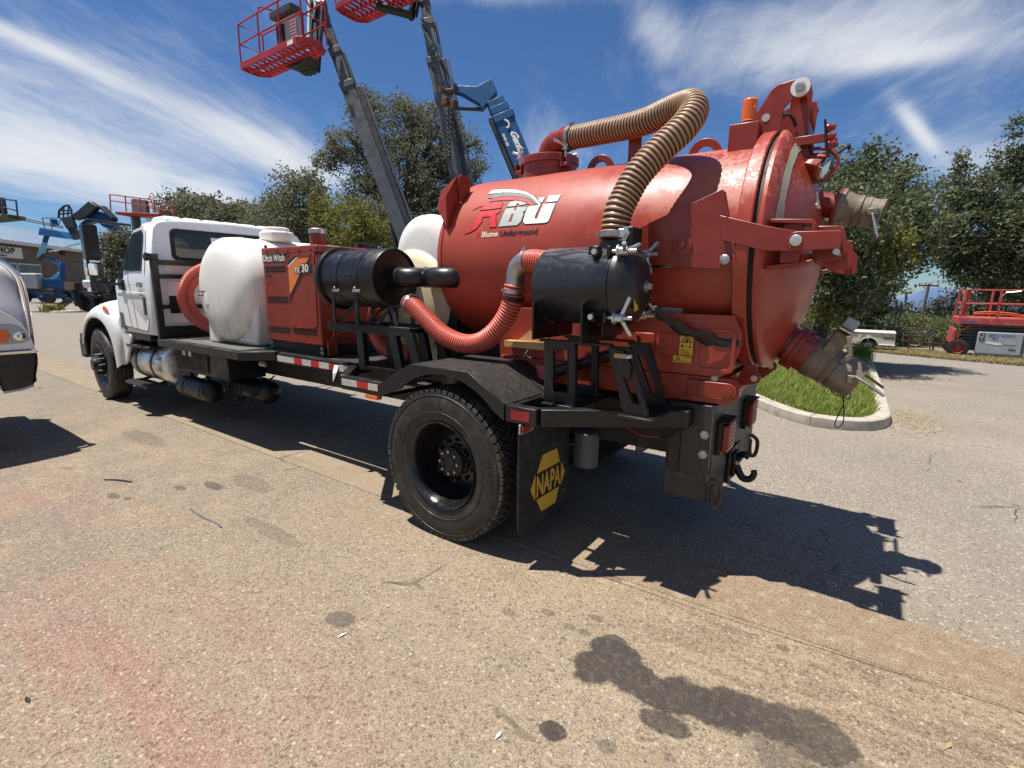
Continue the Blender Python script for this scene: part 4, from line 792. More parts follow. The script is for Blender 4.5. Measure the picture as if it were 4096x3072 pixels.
# ---- bed
dk = G(); dk.box(-4.735, -2.95, .22, mir(.22), 1.0, 1.032); deck = dk.obj('deck', 'tread_plate', TR)
for a, b, nm in (((-4.80, .185, .985), (-2.86, .185, .985), 'deck_edge'), ((-4.80, mir(.185), .985), (-2.86, mir(.185), .985), 'deck_edge')):
    g = G(); g.beam(a, b, .07, .085); ed = g.obj(nm, 'black_dusty', TR, .006)
    for k in range(4): q = G(); x = -4.5 + k * .5; q.box(x, x + .10, a[1] - .030, a[1] + .030, 1.028, 1.034); q.obj('stake_pocket', 'rubber_seal', ed, smooth=0)
g = G(); g.prism([(-2.95, .155), (-2.86, .155), (-2.62, .40), (-2.62, .46), (-2.95, .46)], 'z', .94, 1.028); g.obj('deck_corner', 'black_paint', TR, .005); g = G(); g.prism([(-2.95, mir(.155)), (-2.86, mir(.155)), (-2.62, mir(.40)), (-2.62, mir(.46)), (-2.95, mir(.46))], 'z', .94, 1.028); g.obj('deck_corner', 'black_paint', TR, .005)
g = G(); g.box(-2.945, -0.95, .50, mir(.50), .966, 1.0); g.obj('bed_plate', 'chassis_black', TR, .004)
for s in (-1, 1):
    Y = (lambda y: y) if s < 0 else mir
    def rail(nm, p, q, w=.07, h=.10, par=TR): g = G(); g.beam((p[0], Y(p[1]), p[2]), (q[0], Y(q[1]), q[2]), w, h); return g.obj(nm, 'black_paint', par, .006)
    r1 = rail('side_rail', (-2.61, .445, .965), (-1.47, .445, .965))
    rail('rail_link', (-1.455, .48, .966), (-1.02, .04, .966), .068, .098)
    r2 = rail('side_rail', (-1.01, .036, .963), (-.548, .036, .963))
    rail('rail_link', (-1.45, .62, .962), (-1.45, .46, .962), .06, .09)
    bx_ = G(); bx_.box(-1.0, -.56, *sorted((Y(.08), Y(.62))), .90, .93); bx_.obj('rail_floor', 'chassis_black', r2)
    if s < 0:
        x = -2.60
        for i, (ln, m) in enumerate(((.30, 'tape_white'), (.13, 'tape_red'), (.145, 'tape_white'), (.13, 'tape_red'), (.15, 'tape_white'), (.14, 'tape_red'), (.145, 'tape_white'))):
            ln = ln if x + ln < -1.475 else -1.475 - x; g = G(); g.box(x, x + ln - .001, .4065, .4095, .935, .992); g.obj('reflective_tape', m, r1, smooth=0); x += ln
        for x0, x1, m in ((-.995, -.815, 'tape_white'), (-.815, -.69, 'tape_red'), (-.69, -.585, 'tape_white')): g = G(); g.box(x0, x1 - .001, -.0025, .0005, .948, .996); g.obj('reflective_tape', m, r2, smooth=0)
        g = G(); g.add([(-1.66, .405, .985), (-1.60, .405, .985), (-1.59, .375, .93), (-1.63, .36, .84), (-1.635, .365, .92)], [(0, 1, 2, 3, 4)]); g.obj('loose_tape_end', 'print_white', r1, smooth=0)
        for x in (-2.96, -2.90): inst(BOLT_BIG, TR, (x, .435, .868), scale=(.8, .8, .8))
        g = G(); g.box(-.735, -.60, .0, .05, .88, .912); g.obj('marker_lamp', 'amber', r2, .006)
    # mudguard
    mg = G(); top = [(-.545, 1.018), (-.256, 1.174), (.249, 1.176), (.525, 1.012)]
    for (y0, y1) in ((.0, .40), (.46, .64)):
        a, b = Y(y0), Y(y1); lo = [(x, z - .008) for x, z in top]; mg.v_ = 0
        mg.prism(top + lo[::-1], 'y', a, b)
    mg.prism([(x, z - .012) for x, z in top] + [(x, z - .03) for x, z in top[::-1]], 'y', Y(.395), Y(.465)); mo = mg.obj('mudguard', 'black_dusty' if s < 0 else 'black_paint', TR, .003)
    low = [(.525, .915)] + [(.03 + .60 * math.cos(R_(a)), .52 + .615 * math.sin(R_(a))) for a in range(46, 136, 6)] + [(-.545, .925)]
    sk = G(); sk.prism(top + low, 'y', Y(-.004), Y(.010)); sk.obj('guard_skirt', 'black_paint', mo, .002)
    # rear rail running in to the bumper
    r3 = rail('side_rail', (.53, .036, .963), (.74, .036, .963)); r4 = rail('side_rail', (.742, .050, .963), (1.40, .535, .963)); rail('rail_link', (1.40, .50, .962), (1.40, .80, .962), .065, .098)
    rail('rail_link', (.535, .07, .98), (.535, .82, .98), .05, .05); rail('rail_link', (.80, .10, .985), (.80, .82, .985), .05, .04)
    for (x0, y0, ln) in ((.60, .30, .25), (.66, .55, .2)): g = G(); g.beam((x0, Y(y0), 1.02), (x0 + ln, Y(y0 + .02), 1.02), .03, .02); g.obj('strut', 'black_dusty', r3)
    g = G(); g.box(.572, .70, *sorted((Y(-.003), Y(.0005))), .935, .99); g.obj('red_reflector', 'lens_red', r3, smooth=0)
    fl = G(); fl.prism(chamf([(Y(.0), .21), (Y(.60), .21), (Y(.60), .908), (Y(.0), .908)], .045), 'x', .622, .632); flap = fl.obj('mud_flap', 'flap_rubber', TR, .002)
    g = G(); g.box(.634, .66, *sorted((Y(.0), Y(.09))), .862, .905); lm = g.obj('rear_marker_lamp', 'lens_red', flap, .006)
    g = G(); g.frame(rrect(min(Y(-.01), Y(.13)), max(Y(-.01), Y(.13)), .852, .912, .01), rrect(min(Y(.0), Y(.09)), max(Y(.0), Y(.09)), .862, .903, .01), 'x', .634, .645); g.obj('lamp_bezel', 'steel', lm)
    if s < 0:
        m = lambda u, v: (.6345, u, v)
        hexo = [(.225, .665), (.455, .655), (.55, .47), (.455, .29), (.225, .285), (.10, .47)]
        parts = [[(.262, .668), (.262, .668), (.440, .640), (.467, .548), (.190, .548)], [(.115, .478), (.180, .522), (.180, .385)], [(.486, .528), (.486, .425), (.538, .470)], [(.205, .393), (.470, .393), (.440, .335), (.262, .300), (.222, .318)]]
        parts[0] = [(.258, .66), (.432, .66), (.474, .556), (.196, .556)]; parts[3] = [(.196, .384), (.474, .384), (.432, .285), (.258, .285)]; parts[1] = [(.125, .47), (.180, .556), (.180, .384)]; parts[2] = [(.492, .556), (.492, .384), (.545, .47)]
        for pl in parts: decal('emblem_panel', [pl], m, 'print_yellow', flap)
        lettering('emblem_lettering', 'NAPA', .185, lambda u, v: (.6347, .336 + u * 1.0, .405 + v * 1.0), 'print_yellow', flap, bold=.006, sx=.60, align='CENTER')
        g = G(); g.lathe([(0, .006), (.001, .006), (.001, .009), (0, .009)], (.633, .535, .335), (1, 0, 0), 12, (False, False)); g.obj('registered_mark', 'print_yellow', flap)
# rear: bracket plates, bumper channel, lamps, hook
g = G(); g.box(.55, 1.285, .79, .80, .70, .955); g.obj('frame_gusset', 'chassis_black', TR); g = G(); g.box(.55, 1.285, mir(.80), mir(.79), .70, .955); g.obj('frame_gusset', 'chassis_black', TR)
g = G(); g.frame([(.60, .46), (1.84, .46), (1.84, 1.04), (.60, 1.04)], [(1.05, .60), (1.39, .60), (1.39, .66), (1.05, .66)], 'x', 1.535, 1.55)
for y in (.60, 1.828): g.box(1.285, 1.5345, y, y + .012, .462, 1.038)
g.box(1.285, 1.5345, .613, 1.827, 1.02, 1.036); bp = g.obj('rear_bumper', 'black_dusty', TR, .006)
for x, z in ((1.50, .866), (1.50, .749), (1.325, .851), (1.330, .754)): inst(BOLT_Y, bp, (x, .599, z), scale=(1.25, 1.2, 1.25) if x > 1.4 else None)
g = G(); g.prism([(1.30, .62), (1.37, .62), (1.37, .95), (1.30, .95)], 'y', .585, .5985); g.obj('backing_bracket', 'black_paint', bp, .01)
g = G(); P, _ = spline([(1.05, .50, .87), (1.18, .48, .835), (1.30, .50, .83), (1.36, .56, .88), (1.42, .585, .94)], 20); g.tube(P, .007, 6); g.obj('lamp_cable', 'rubber_seal', TR)
g = G(); P, _ = spline([(1.05, .49, .872), (1.18, .47, .84), (1.28, .49, .838)], 12); g.tube(P, .004, 6); g.obj('lamp_wire', 'tape_red', TR)
for y in (.66, 1.36):
    g = G(); g.box(1.551, 1.62, y - .005, y + .20, .935, .945); g.box(1.551, 1.58, y, y + .195, .74, .935); lb = g.obj('lamp_bracket', 'black_paint', bp, .004)
    g = G(); g.prism(rrect(y + .01, y + .185, .755, .925, .02), 'x', 1.581, 1.612); ln_ = g.obj('tail_lamp', 'lens_red', lb, .006)
    for k in range(7): q = G(); z = .775 + k * .022; q.box(1.612, 1.616, y + .02, y + .175, z, z + .012); q.obj('lens_rib', 'lens_red', ln_, smooth=0)
for y in (.76, 1.60): g = G(); g.lathe([(.46, .085), (.70, .085), (.71, .07)], (.68, y, 0), (0, 0, 1), 28); g.obj('spring_brake_can', 'scissor_grey', TR, .004)
# pintle hook
g = G(); g.box(1.551, 1.572, 1.0, 1.24, .46, .68); g.box(1.572, 1.592, 1.06, 1.18, .49, .65); pk = g.obj('pintle_mount', 'black_paint', bp, .006)
g = G(); P, _ = spline([(1.592, 1.10, .56), (1.615, 1.09, .52), (1.645, 1.08, .49), (1.685, 1.08, .495), (1.705, 1.08, .53), (1.70, 1.08, .555)], 20); g.tube(P, [.026 - .0004 * i for i in range(20)], 12); g.obj('hook', 'black_paint', pk, smooth=80)
g = G(); P, _ = spline([(1.595, 1.10, .60), (1.61, 1.09, .635), (1.64, 1.08, .648), (1.668, 1.08, .635)], 14); g.tube(P, .021, 10); g.obj('hook_latch', 'black_paint', pk, smooth=80)
for y in (.66, 1.78): g = G(); P, _ = spline([(1.555, y, .60), (1.60, y, .56), (1.60, y, .47), (1.575, y, .43), (1.555, y, .47), (1.552, y, .56)], 24); g.tube(P, .014, 8); g.obj('tow_loop', 'rusty_steel', bp)

# ================================================================== RED DEBRIS TANK
TZ, TRD = 1.893, 0.632
DT = thing('debris_tank', 'large red cylindrical vacuum tank with hinged domed rear door', 'tank', (0.5, CY, 1.04))
def TL(prof, nm, mat, par, n=72, cap=(False, False), smooth=30): g = G(); g.lathe(prof, (0, CY, TZ), (1, 0, 0), n, cap); return g.obj(nm, mat, par, smooth=smooth)
shell = TL([(-.70, .001), (-.695, .20), (-.675, .40), (-.64, .52), (-.60, .585), (-.56, .617), (-.525, .627), (-.52, .632), (-.515, .624), (-.505, .624), (-.50, .632), (0.0, .632), (.6, .632), (1.2, .632), (1.592, .632)], 'shell', 'tank_red', DT, 96)
TL([(1.575, .63), (1.578, .684), (1.585, .690), (1.645, .690), (1.652, .684), (1.652, .60)], 'flange', 'tank_red', DT, 96)
TL([(1.650, .662), (1.680, .662)], 'door_seal', 'rubber_seal', DT, 96)
DOME = [(1.676, .60), (1.676, .680), (1.682, .688), (1.700, .688), (1.716, .676), (1.732, .645), (1.752, .605), (1.785, .548), (1.828, .46), (1.872, .345), (1.902, .20), (1.915, .09), (1.918, .001)]
door = TL(DOME, 'rear_door', 'tank_red', DT, 96)
def dome_x(r):
    rr = [q[1] for q in DOME][::-1]; xx = [q[0] for q in DOME][::-1]; return float(np.interp(r, rr[:-2], xx[:-2]))
def dome_pt(r, ph, lift=.003):   # ph measured from straight up towards the camera side
    x = dome_x(r); d = .01; sl = (dome_x(r + d) - dome_x(r - d)) / (2 * d); nx, nr = 1 / math.hypot(1, sl), -sl / math.hypot(1, sl); r2 = r + nr * lift
    return (x + nx * lift, CY - r2 * math.sin(ph), TZ + r2 * math.cos(ph))
# bare band where old lettering was ground off
g = G(); n = 40; rr = random.Random(2)
for i in range(n + 1):
    ph = R_(-6 + 84 * i / n); w = .026 + .003 * math.sin(i * .7) + rr.uniform(-.002, .002); r0 = .600
    for r in (r0 - w, r0, r0 + w * .75): g.v.append(dome_pt(r, ph, .0025))
for i in range(n): g.f += [(3 * i, 3 * i + 1, 3 * i + 4, 3 * i + 3), (3 * i + 1, 3 * i + 2, 3 * i + 5, 3 * i + 4)]
g.obj('bare_band', 'worn_primer', door, smooth=60)
g = G()
for i in range(3): a = R_(28 + i * 5); g.tube([dome_pt(.36 - .02 * i, a, .003), dome_pt(.33, a + .06, .003), dome_pt(.27 + .015 * i, a + .02, .003)], .006, 5)
g.obj('old_lettering', 'print_cream', door)
# ---- front ears
for k, (y0, z0, y1, z1, rot) in enumerate(((.585, 2.11, .745, 2.34, 0), (.69, 2.28, .86, 2.50, 0))):
    ang = math.atan2(-( (y0 + y1) / 2 - CY), (z0 + z1) / 2 - TZ)
g = G(); g.frame(chamf([(.60, 2.10), (.735, 2.21), (.735, 2.335), (.60, 2.335)], .02), [(.662, 2.24), (.668, 2.24), (.672, 2.245), (.672, 2.285), (.668, 2.29), (.662, 2.29), (.660, 2.285), (.660, 2.245)], 'x', -.462, -.452); g.obj('ear_plate', 'plate_red', shell)
g = G(); g.frame(chamf([(.715, 2.30), (.835, 2.37), (.835, 2.51), (.715, 2.51)], .02), [(.772, 2.43), (.778, 2.43), (.780, 2.435), (.780, 2.465), (.778, 2.47), (.772, 2.47), (.770, 2.465), (.770, 2.435)], 'x', -.442, -.432); g.obj('ear_plate', 'plate_red', shell)
g = G(); g.add([(-.46, .60, 2.335), (-.46, .60, 2.12), (-.60, .65, 2.27), (-.60, .70, 2.40), (-.455, .72, 2.50), (-.45, .73, 2.30)], [(0, 1, 2, 3, 4), (0, 4, 5)]); o = g.obj('ear_gusset', 'plate_red', shell, smooth=0); m = o.modifiers.new('th', 'SOLIDIFY'); m.thickness = .01; m.offset = 0
# ---- top hatch with clamps, elbow
hx = .045
g = G(); g.lathe([(2.40, .205), (2.60, .205), (2.60, .222), (2.615, .222)], (hx, CY, 0), (0, 0, 1), 48, (False, False)); hb = g.obj('hatch_barrel', 'plate_red', DT)
g = G(); g.lathe([(2.616, .222), (2.645, .222), (2.652, .212), (2.655, .10), (2.66, .001)], (hx, CY, 0), (0, 0, 1), 48, (True, False)); lid = g.obj('hatch_lid', 'plate_red', DT)
def tee(par, c, ax, nm='clamp_handle', s=1.0, mat='galvanised', roll=0.4):
    """three-armed hand nut on a threaded rod; ax = axis pointing out"""
    c = Vector(c); d = Vector(ax).normalized(); up = Vector((0, 0, 1)) if abs(d.z) < .9 else Vector((1, 0, 0)); a = d.cross(up).normalized(); b = a.cross(d)
    g = G(); g.cyl(c - d * .05 * s, c + d * .085 * s, .0095 * s, n=10); g.lathe([(0, .030 * s), (.006 * s, .030 * s), (.007 * s, .021 * s), (.045 * s, .019 * s)], c, d, 14)
    for k in range(2):
        t = roll + k * 2.5; e = (a * math.cos(t) + b * math.sin(t) + d * .35).normalized(); p0 = c + d * .03 * s; p1 = p0 + e * .10 * s; g.tube([p0, p0 + e * .05 * s, p1 - e * .015 * s, p1], [.011 * s, .0095 * s, .012 * s, .009 * s], 8)
    return g.obj(nm, mat, par, smooth=60)
for a in (200, 330, 90):
    x, y = hx + .235 * math.cos(R_(a)), CY + .235 * math.sin(R_(a)); tee(lid, (x, y, 2.665), (0, 0, 1), roll=.5 + a * .01)
    g = G(); g.box(x - .03, x + .03, y - .03, y + .03, 2.55, 2.575); g.box(x - .032, x - .02, y - .03, y + .03, 2.57, 2.63); g.box(x + .02, x + .032, y - .03, y + .03, 2.57, 2.63); g.obj('clamp_lug', 'plate_red', hb, .004)
el, _ = spline([(hx - .01, CY, 2.63), (hx - .01, CY, 2.68), (hx + .02, CY - .01, 2.728), (hx + .10, CY - .035, 2.750), (hx + .23, CY - .07, 2.754)], 26)
g = G(); g.tube(el, .084, 28); g.lathe([(0, .105), (.012, .105)], (hx, CY, 2.655), (0, 0, 1), 36); eb = g.obj('elbow', 'plate_red', DT, smooth=60)
for i in (12, 20): g = G(); d = Vector(el[i + 1] - el[i - 1]).normalized(); g.lathe([(-.006, .084), (-.004, .088), (.004, .088), (.006, .084)], el[i], d, 28, (False, False)); g.obj('weld_bead', 'plate_red', eb)
# lifting eyes, hose post
for x in (.475, 1.205):
    g = G(); t = arc(x, 2.52, .105, 0, 180, 16); i_ = arc(x, 2.52, .058, 0, 180, 16); g.prism(t + i_[::-1], 'y', CY - .014, CY + .014); g.obj('lifting_eye', 'plate_red', DT, .004)
g = G(); g.box(.74, .83, CY - .14, CY - .128, 2.50, 2.69); g.box(.74, .83, CY - .128, CY + .05, 2.50, 2.515); g.obj('hose_post', 'plate_red', DT, .003)
# beacon
g = G(); g.box(1.41, 1.565, .93, 1.12, 2.44, 2.60); bxo = g.obj('beacon_box', 'plate_red', DT, .006)
g = G(); g.lathe([(0, .050), (.022, .050), (.025, .044)], (1.49, 1.03, 2.601), (0, 0, 1), 28, (True, True)); bc = g.obj('beacon_base', 'rubber_seal', bxo)
g = G(); pr = [(.026, .043)]
for k in range(9): pr += [(.03 + k * .0115, .0415), (.0355 + k * .0115, .0395)]
pr += [(.136, .041), (.146, .034), (.150, .001)]; g.lathe(pr, (1.49, 1.03, 2.60), (0, 0, 1), 32, (True, False)); g.obj('beacon_lens', 'amber', bc)
# ---- door hinge: fixed plates, pin, swinging arms
hp = [(1.50, 2.50), (1.535, 2.66), (1.60, 2.765), (1.63, 2.785), (1.745, 2.80), (1.785, 2.775), (1.795, 2.735), (1.77, 2.70), (1.70, 2.69), (1.672, 2.66), (1.668, 2.56), (1.64, 2.50)]
for y in (1.00, 1.42):
    g = G(); g.prism(hp, 'y', y, y + .014); hpl = g.obj('hinge_plate', 'plate_red', DT, .003)
    g = G(); g.lathe([(0, .021), (.002, .021)], (1.585, y - .001, 2.625), (0, -1, 0), 20); g.obj('plate_hole', 'print_silver', hpl)
    g = G(); g.lathe([(-.002, .047), (.008, .047), (.009, .020)], (1.742, y, 2.748), (0, -1, 0), 28); g.obj('washer', 'print_white', hpl)
    g = G(); g.lathe([(0, .025), (.018, .025), (.02, .02)], (1.742, y - .009, 2.748), (0, -1, 0), 6); g.obj('pin_head', 'steel', hpl)
g = G(); g.cyl((1.742, 1.01, 2.748), (1.742, 1.43, 2.748), .018); g.obj('hinge_pin', 'steel', DT)
for y in (1.06, 1.36):
    g = G(); g.prism([(1.69, 2.735), (1.74, 2.785), (1.785, 2.77), (1.795, 2.73), (1.79, 2.60), (1.80, 2.45), (1.83, 2.37), (1.79, 2.37), (1.72, 2.50), (1.69, 2.56)], 'y', y, y + .014); g.obj('hinge_arm', 'plate_red', door, .003)
g = G(); g.box(1.745, 1.79, 1.075, 1.36, 2.52, 2.60); g.obj('hinge_cross_plate', 'plate_red', door, .004)
g = G(); P, _ = spline([(1.66, 1.02, 2.61), (1.69, 1.0, 2.625), (1.72, 1.03, 2.60), (1.73, 1.05, 2.57)], 12); g.tube(P, .008, 6); g.obj('lamp_wire', 'rubber_seal', door)
# light bar
for y in (1.0, 1.42): g = G(); g.box(1.74, 1.885, y, y + .012, 2.455, 2.50); lbk = g.obj('lamp_bracket', 'plate_red', door, .003)
g = G(); g.prism([(1.872, 2.56), (1.882, 2.56), (1.905, 2.41), (1.893, 2.41)], 'y', .95, 1.49); lb = g.obj('light_bar', 'black_paint', door, .003)
for k, y in enumerate((.98, 1.08, 1.18)):
    for z, x in ((2.515, 1.889), (2.473, 1.895), (2.433, 1.901)):
        if k and z != 2.473: continue
        g = G(); g.lathe([(0, .022), (.008, .022), (.012, .018), (.034, .016), (.040, .008), (.041, .001)], (x, y, z), (1, 0, .14), 18, (True, False)); g.obj('marker_lamp', 'lens_red', lb)
# work light in a round hoop
wl_c = Vector((1.845, 1.05, 2.345)); wd = Vector((.86, -.10, -.36)).normalized()
g = G(); g.lathe([(-.06, .03), (-.04, .062), (0, .072), (.03, .072)], wl_c, wd, 4); wk = g.obj('work_light', 'plate_red', door, .006)
g = G(); g.lathe([(0, .064), (.022, .064), (.03, .058)], wl_c + wd * .03, wd, 4); g.obj('lamp_glass', 'chrome', wk, .004)
g = G(); P, _ = spline([(1.82, 1.05, 2.44), (1.89, 1.05, 2.43), (1.945, 1.05, 2.385), (1.945, 1.05, 2.33), (1.90, 1.05, 2.275), (1.84, 1.05, 2.265)], 20); g.tube(P, .010, 8); g.obj('guard_hoop', 'plate_red', wk)
g = G(); g.cyl((1.94, 1.05, 2.40), (1.985, 1.05, 2.425), .006, n=8); g.cyl((1.985, 1.05, 2.425), (2.0, 1.05, 2.43), .018, n=12); g.obj('knob', 'rubber_seal', wk)
# ---- upper inlet with quick coupling
pA = Vector((1.86, CY, 2.175)); pd = Vector((.965, 0, -.262)).normalized()
def PL(prof, nm, mat, par, n=36, o=pA, d=pd, smooth=35, cap=(True, True)): g = G(); g.lathe(prof, o, d, n, cap); return g.obj(nm, mat, par, smooth=smooth)
inl = PL([(-.05, .066), (.10, .066)], 'inlet_pipe', 'plate_red', door)
PL([(.098, .103), (.112, .103)], 'inlet_flange', 'plate_red', inl)
cp = PL([(.113, .102), (.130, .102), (.131, .094), (.150, .088), (.175, .082), (.20, .080), (.205, .085), (.220, .085), (.224, .076), (.238, .076), (.242, .082), (.258, .082), (.262, .078), (.300, .077), (.308, .083), (.322, .083), (.326, .070), (.29, .066)], 'coupling', 'coupling_alu', inl)
for a in range(0, 360, 60): q = pA + pd * .131 + Vector((0, math.cos(R_(a)), math.sin(R_(a)))) * .092; g = G(); g.lathe([(0, .010), (.012, .010)], q, pd, 6); g.obj('flange_bolt', 'steel', cp)
for sy in (-1, 1):
    g = G(); q = pA + pd * .285 + Vector((0, sy * .084, 0)); g.cbox(q, (.05, .026, .04)); g.obj('cam_lug', 'coupling_alu', cp, .006)
    g = G(); g.beam(q + Vector((.0, sy * .012, -.01)), q + Vector((.03, sy * .03, -.12)), .02, .008); g.obj('cam_arm', 'galvanised', cp, .003)
# ---- lower outlet valve
pB = Vector((1.775, CY, 1.372)); vd = Vector((.885, 0, -.466)).normalized(); up = Vector((.466, 0, .885))
out_ = PL([(-.06, .105), (.05, .105)], 'outlet_pipe', 'plate_red', door, o=pB, d=vd)
for t in (.045, .075): PL([(t, .135), (t + .026, .135)], 'outlet_flange', 'plate_red', out_, o=pB, d=vd)
PL([(.10, .118), (.165, .118)], 'valve_neck', 'plate_red', out_, o=pB, d=vd)
vb = PL([(.165, .118), (.17, .121), (.22, .121), (.225, .115), (.27, .113), (.275, .118), (.285, .118), (.29, .110), (.31, .110), (.315, .116), (.33, .116), (.40, .112), (.45, .106), (.455, .09), (.40, .088)], 'valve_body', 'coupling_alu', out_, o=pB, d=vd)
g = G(); c = pB + vd * .235; g.beam(c - up * .02, c + up * .21, .20, .085, up=vd); g.obj('knife_gate', 'coupling_alu', vb, .012)
c2 = c + up * .215; g = G(); g.beam(c2, c2 + up * .012, .24, .075, up=vd); g.obj('gate_flange', 'coupling_alu', vb, .004)
g = G(); c3 = c2 + up * .045; g.beam(c3 - up * .03, c3 + up * .03, .12, .07, up=vd); g.obj('gate_stop_block', 'lift_grey', vb, .006)
for a in range(0, 360, 45): q = pB + vd * .102 + (Vector((0, 1, 0)) * math.cos(R_(a)) + up * math.sin(R_(a))) * .125; g = G(); g.lathe([(0, .012), (.014, .012)], q, vd, 6); g.obj('flange_bolt', 'plate_red', vb)
for sy in (-1, 1):
    q = pB + vd * .41 + Vector((0, sy * .113, 0)) + up * .01; g = G(); g.cbox(q, (.05, .02, .05)); g.obj('cam_lug', 'coupling_alu', vb, .006)
    g = G(); g.tube([q + Vector((0, sy * .012, .01)), q + Vector((.02, sy * .02, .022)), q + Vector((.09, sy * .03, -.02)), q + Vector((.16, sy * .03, -.07))], .009, 6); g.obj('cam_arm', 'steel' if sy < 0 else 'coupling_alu', vb)
g = G(); g.beam(c2 + Vector((.02, -.12, -.02)), c2 + Vector((.045, -.125, -.13)), .012, .02); g.beam(c2 + Vector((.045, -.125, -.13)), c2 + Vector((.0, -.125, -.17)), .012, .03); g.obj('gate_lever', 'coupling_alu', vb, .003)
q = pB + vd * .44 - up * .112
for k, pts in enumerate(([(0, 0, 0), (.01, -.02, -.04), (-.005, -.03, -.09), (-.02, -.02, -.17), (0, 0, -.19), (.02, .0, -.15), (.012, -.005, -.06), (0, 0, 0)], [(0, 0, 0), (-.03, -.03, .01), (-.06, -.02, .03), (-.05, 0, .06), (-.02, 0, .02)], [(0, 0, 0), (.03, -.01, -.01), (.035, 0, .03), (.01, 0, .03)])):
    g = G(); P, _ = spline([tuple(q + Vector(t)) for t in pts], 30); g.tube(P, .0032, 5); g.obj('wire_loop', 'rubber_seal', vb)
# ---- side gussets, latch arms and door brackets (both flanks)
for s in (-1, 1):
    Y = (lambda y: y) if s < 0 else mir
    gs = G(); gs.prism([(.86, 1.93), (1.02, 2.005), (1.495, 2.185), (1.515, 2.17), (1.59, 1.86), (1.595, 1.82), (1.575, 1.79), (1.545, 1.782), (1.13, 1.815), (.86, 1.84)], 'y', Y(.545), Y(.557)); gu = gs.obj('gusset', 'plate_red', DT, .002)
    g = G(); g.beam((1.500, Y(.54), 2.178), (1.590, Y(.54), 1.860), .034, .010, up=(1, 0, .3)); g.obj('gusset_edge', 'plate_red', gu)
    g = G(); g.lathe([(0, .055), (.006, .055), (.008, .045)], (1.313, Y(.545), 1.917), (0, s, 0), 28); g.lathe([(.006, .024), (.030, .024), (.032, .02)], (1.313, Y(.545), 1.917), (0, s, 0), 6); g.obj('pivot_boss', 'plate_red', gu)
    g = G(); g.lathe([(0, .026), (.02, .026), (.024, .021)], (1.542, Y(.545), 1.833), (0, s, 0), 24); g.lathe([(.006, .034), (.010, .034)], (1.542, Y(.545), 1.833), (0, s, 0), 18, (False, False)); g.obj('clevis_pin', 'steel', gu)
    for y in (.60, .64): g = G(); g.box(1.05, 1.45, *sorted((Y(y - .005), Y(y + .005))), 1.80, 2.0); g.obj('gusset_web', 'plate_red', gu)
    # ram that works the latch
    g = G(); g.cyl((1.10, Y(.585), 1.80), (1.52, Y(.565), 1.835), .016); g.obj('ram_rod', 'hydraulic_chrome', gu)
    ar = G(); ar.prism([(1.50, 2.055), (1.72, 1.99), (1.87, 1.955), (1.90, 1.915), (1.87, 1.862), (1.72, 1.872), (1.52, 1.93)], 'y', Y(.525), Y(.537)); arm = ar.obj('latch_arm', 'plate_red', DT, .003)
    a2 = G(); a2.prism(arc(1.862, 1.91, .044, 90, 270, 10) + [(2.02, 1.868)] + arc(2.03, 1.882, .014, 270, 360, 3) + arc(2.03, 1.936, .014, 0, 90, 3), 'y', Y(.505), Y(.517)); la = a2.obj('latch_link', 'plate_red', DT, .003)
    g = G(); g.lathe([(0, .026), (.018, .026), (.021, .020)], (1.862, Y(.505), 1.912), (0, s, 0), 24); g.obj('clevis_pin', 'galvanised', la)
    # C bracket on the door
    cb = G(); cb.prism([(1.735, 2.025), (1.915, 2.012), (1.93, 1.995), (1.93, 1.955), (1.915, 1.955), (1.912, 1.99), (1.735, 2.008)], 'y', Y(.555), Y(.70)); cb.prism([(1.735, 1.80), (1.90, 1.818), (1.935, 1.828), (1.935, 1.812), (1.90, 1.80), (1.735, 1.783)], 'y', Y(.555), Y(.72)); cb.box(1.79, 1.875, *sorted((Y(.585), Y(.66))), 1.815, 2.0)
    co = cb.obj('door_bracket', 'plate_red', door, .003)
    lt = G(); lt.prism(chamf([(1.915, 1.995), (2.035, 1.99), (2.06, 1.90), (2.06, 1.85), (1.99, 1.82), (1.915, 1.83)], .015), 'y', Y(.70), Y(.712)); lt.prism(chamf([(1.93, 1.99), (1.96, 1.99), (2.03, 1.95), (2.08, 1.90), (2.085, 1.79), (1.99, 1.785), (1.93, 1.82)], .012), 'y', Y(.80), Y(.812)); lt.box(2.0, 2.035, *sorted((Y(.52), Y(.83))), 1.885, 1.925); lt.box(1.95, 2.04, *sorted((Y(.713), Y(.799))), 1.83, 1.842); lt.box(1.92, 2.03, *sorted((Y(.518), Y(.699))), 1.926, 1.938); lt.box(1.94, 2.03, *sorted((Y(.7125), Y(.7995))), 1.96, 1.972)
    lo = lt.obj('latch', 'plate_red', DT, .003)
    g = G(); g.cyl((2.03, Y(.49), 1.855), (2.03, Y(.50), 1.855), .014); g.cyl((2.03, Y(.50), 1.855), (2.03, Y(.82), 1.855), .010); g.obj('latch_pin', 'steel', lo)
g = G(); g.beam((1.935, .84, 1.855), (1.935, 1.60, 1.855), .05, .05); g.obj('latch_cross_bar', 'plate_red', door, .006)
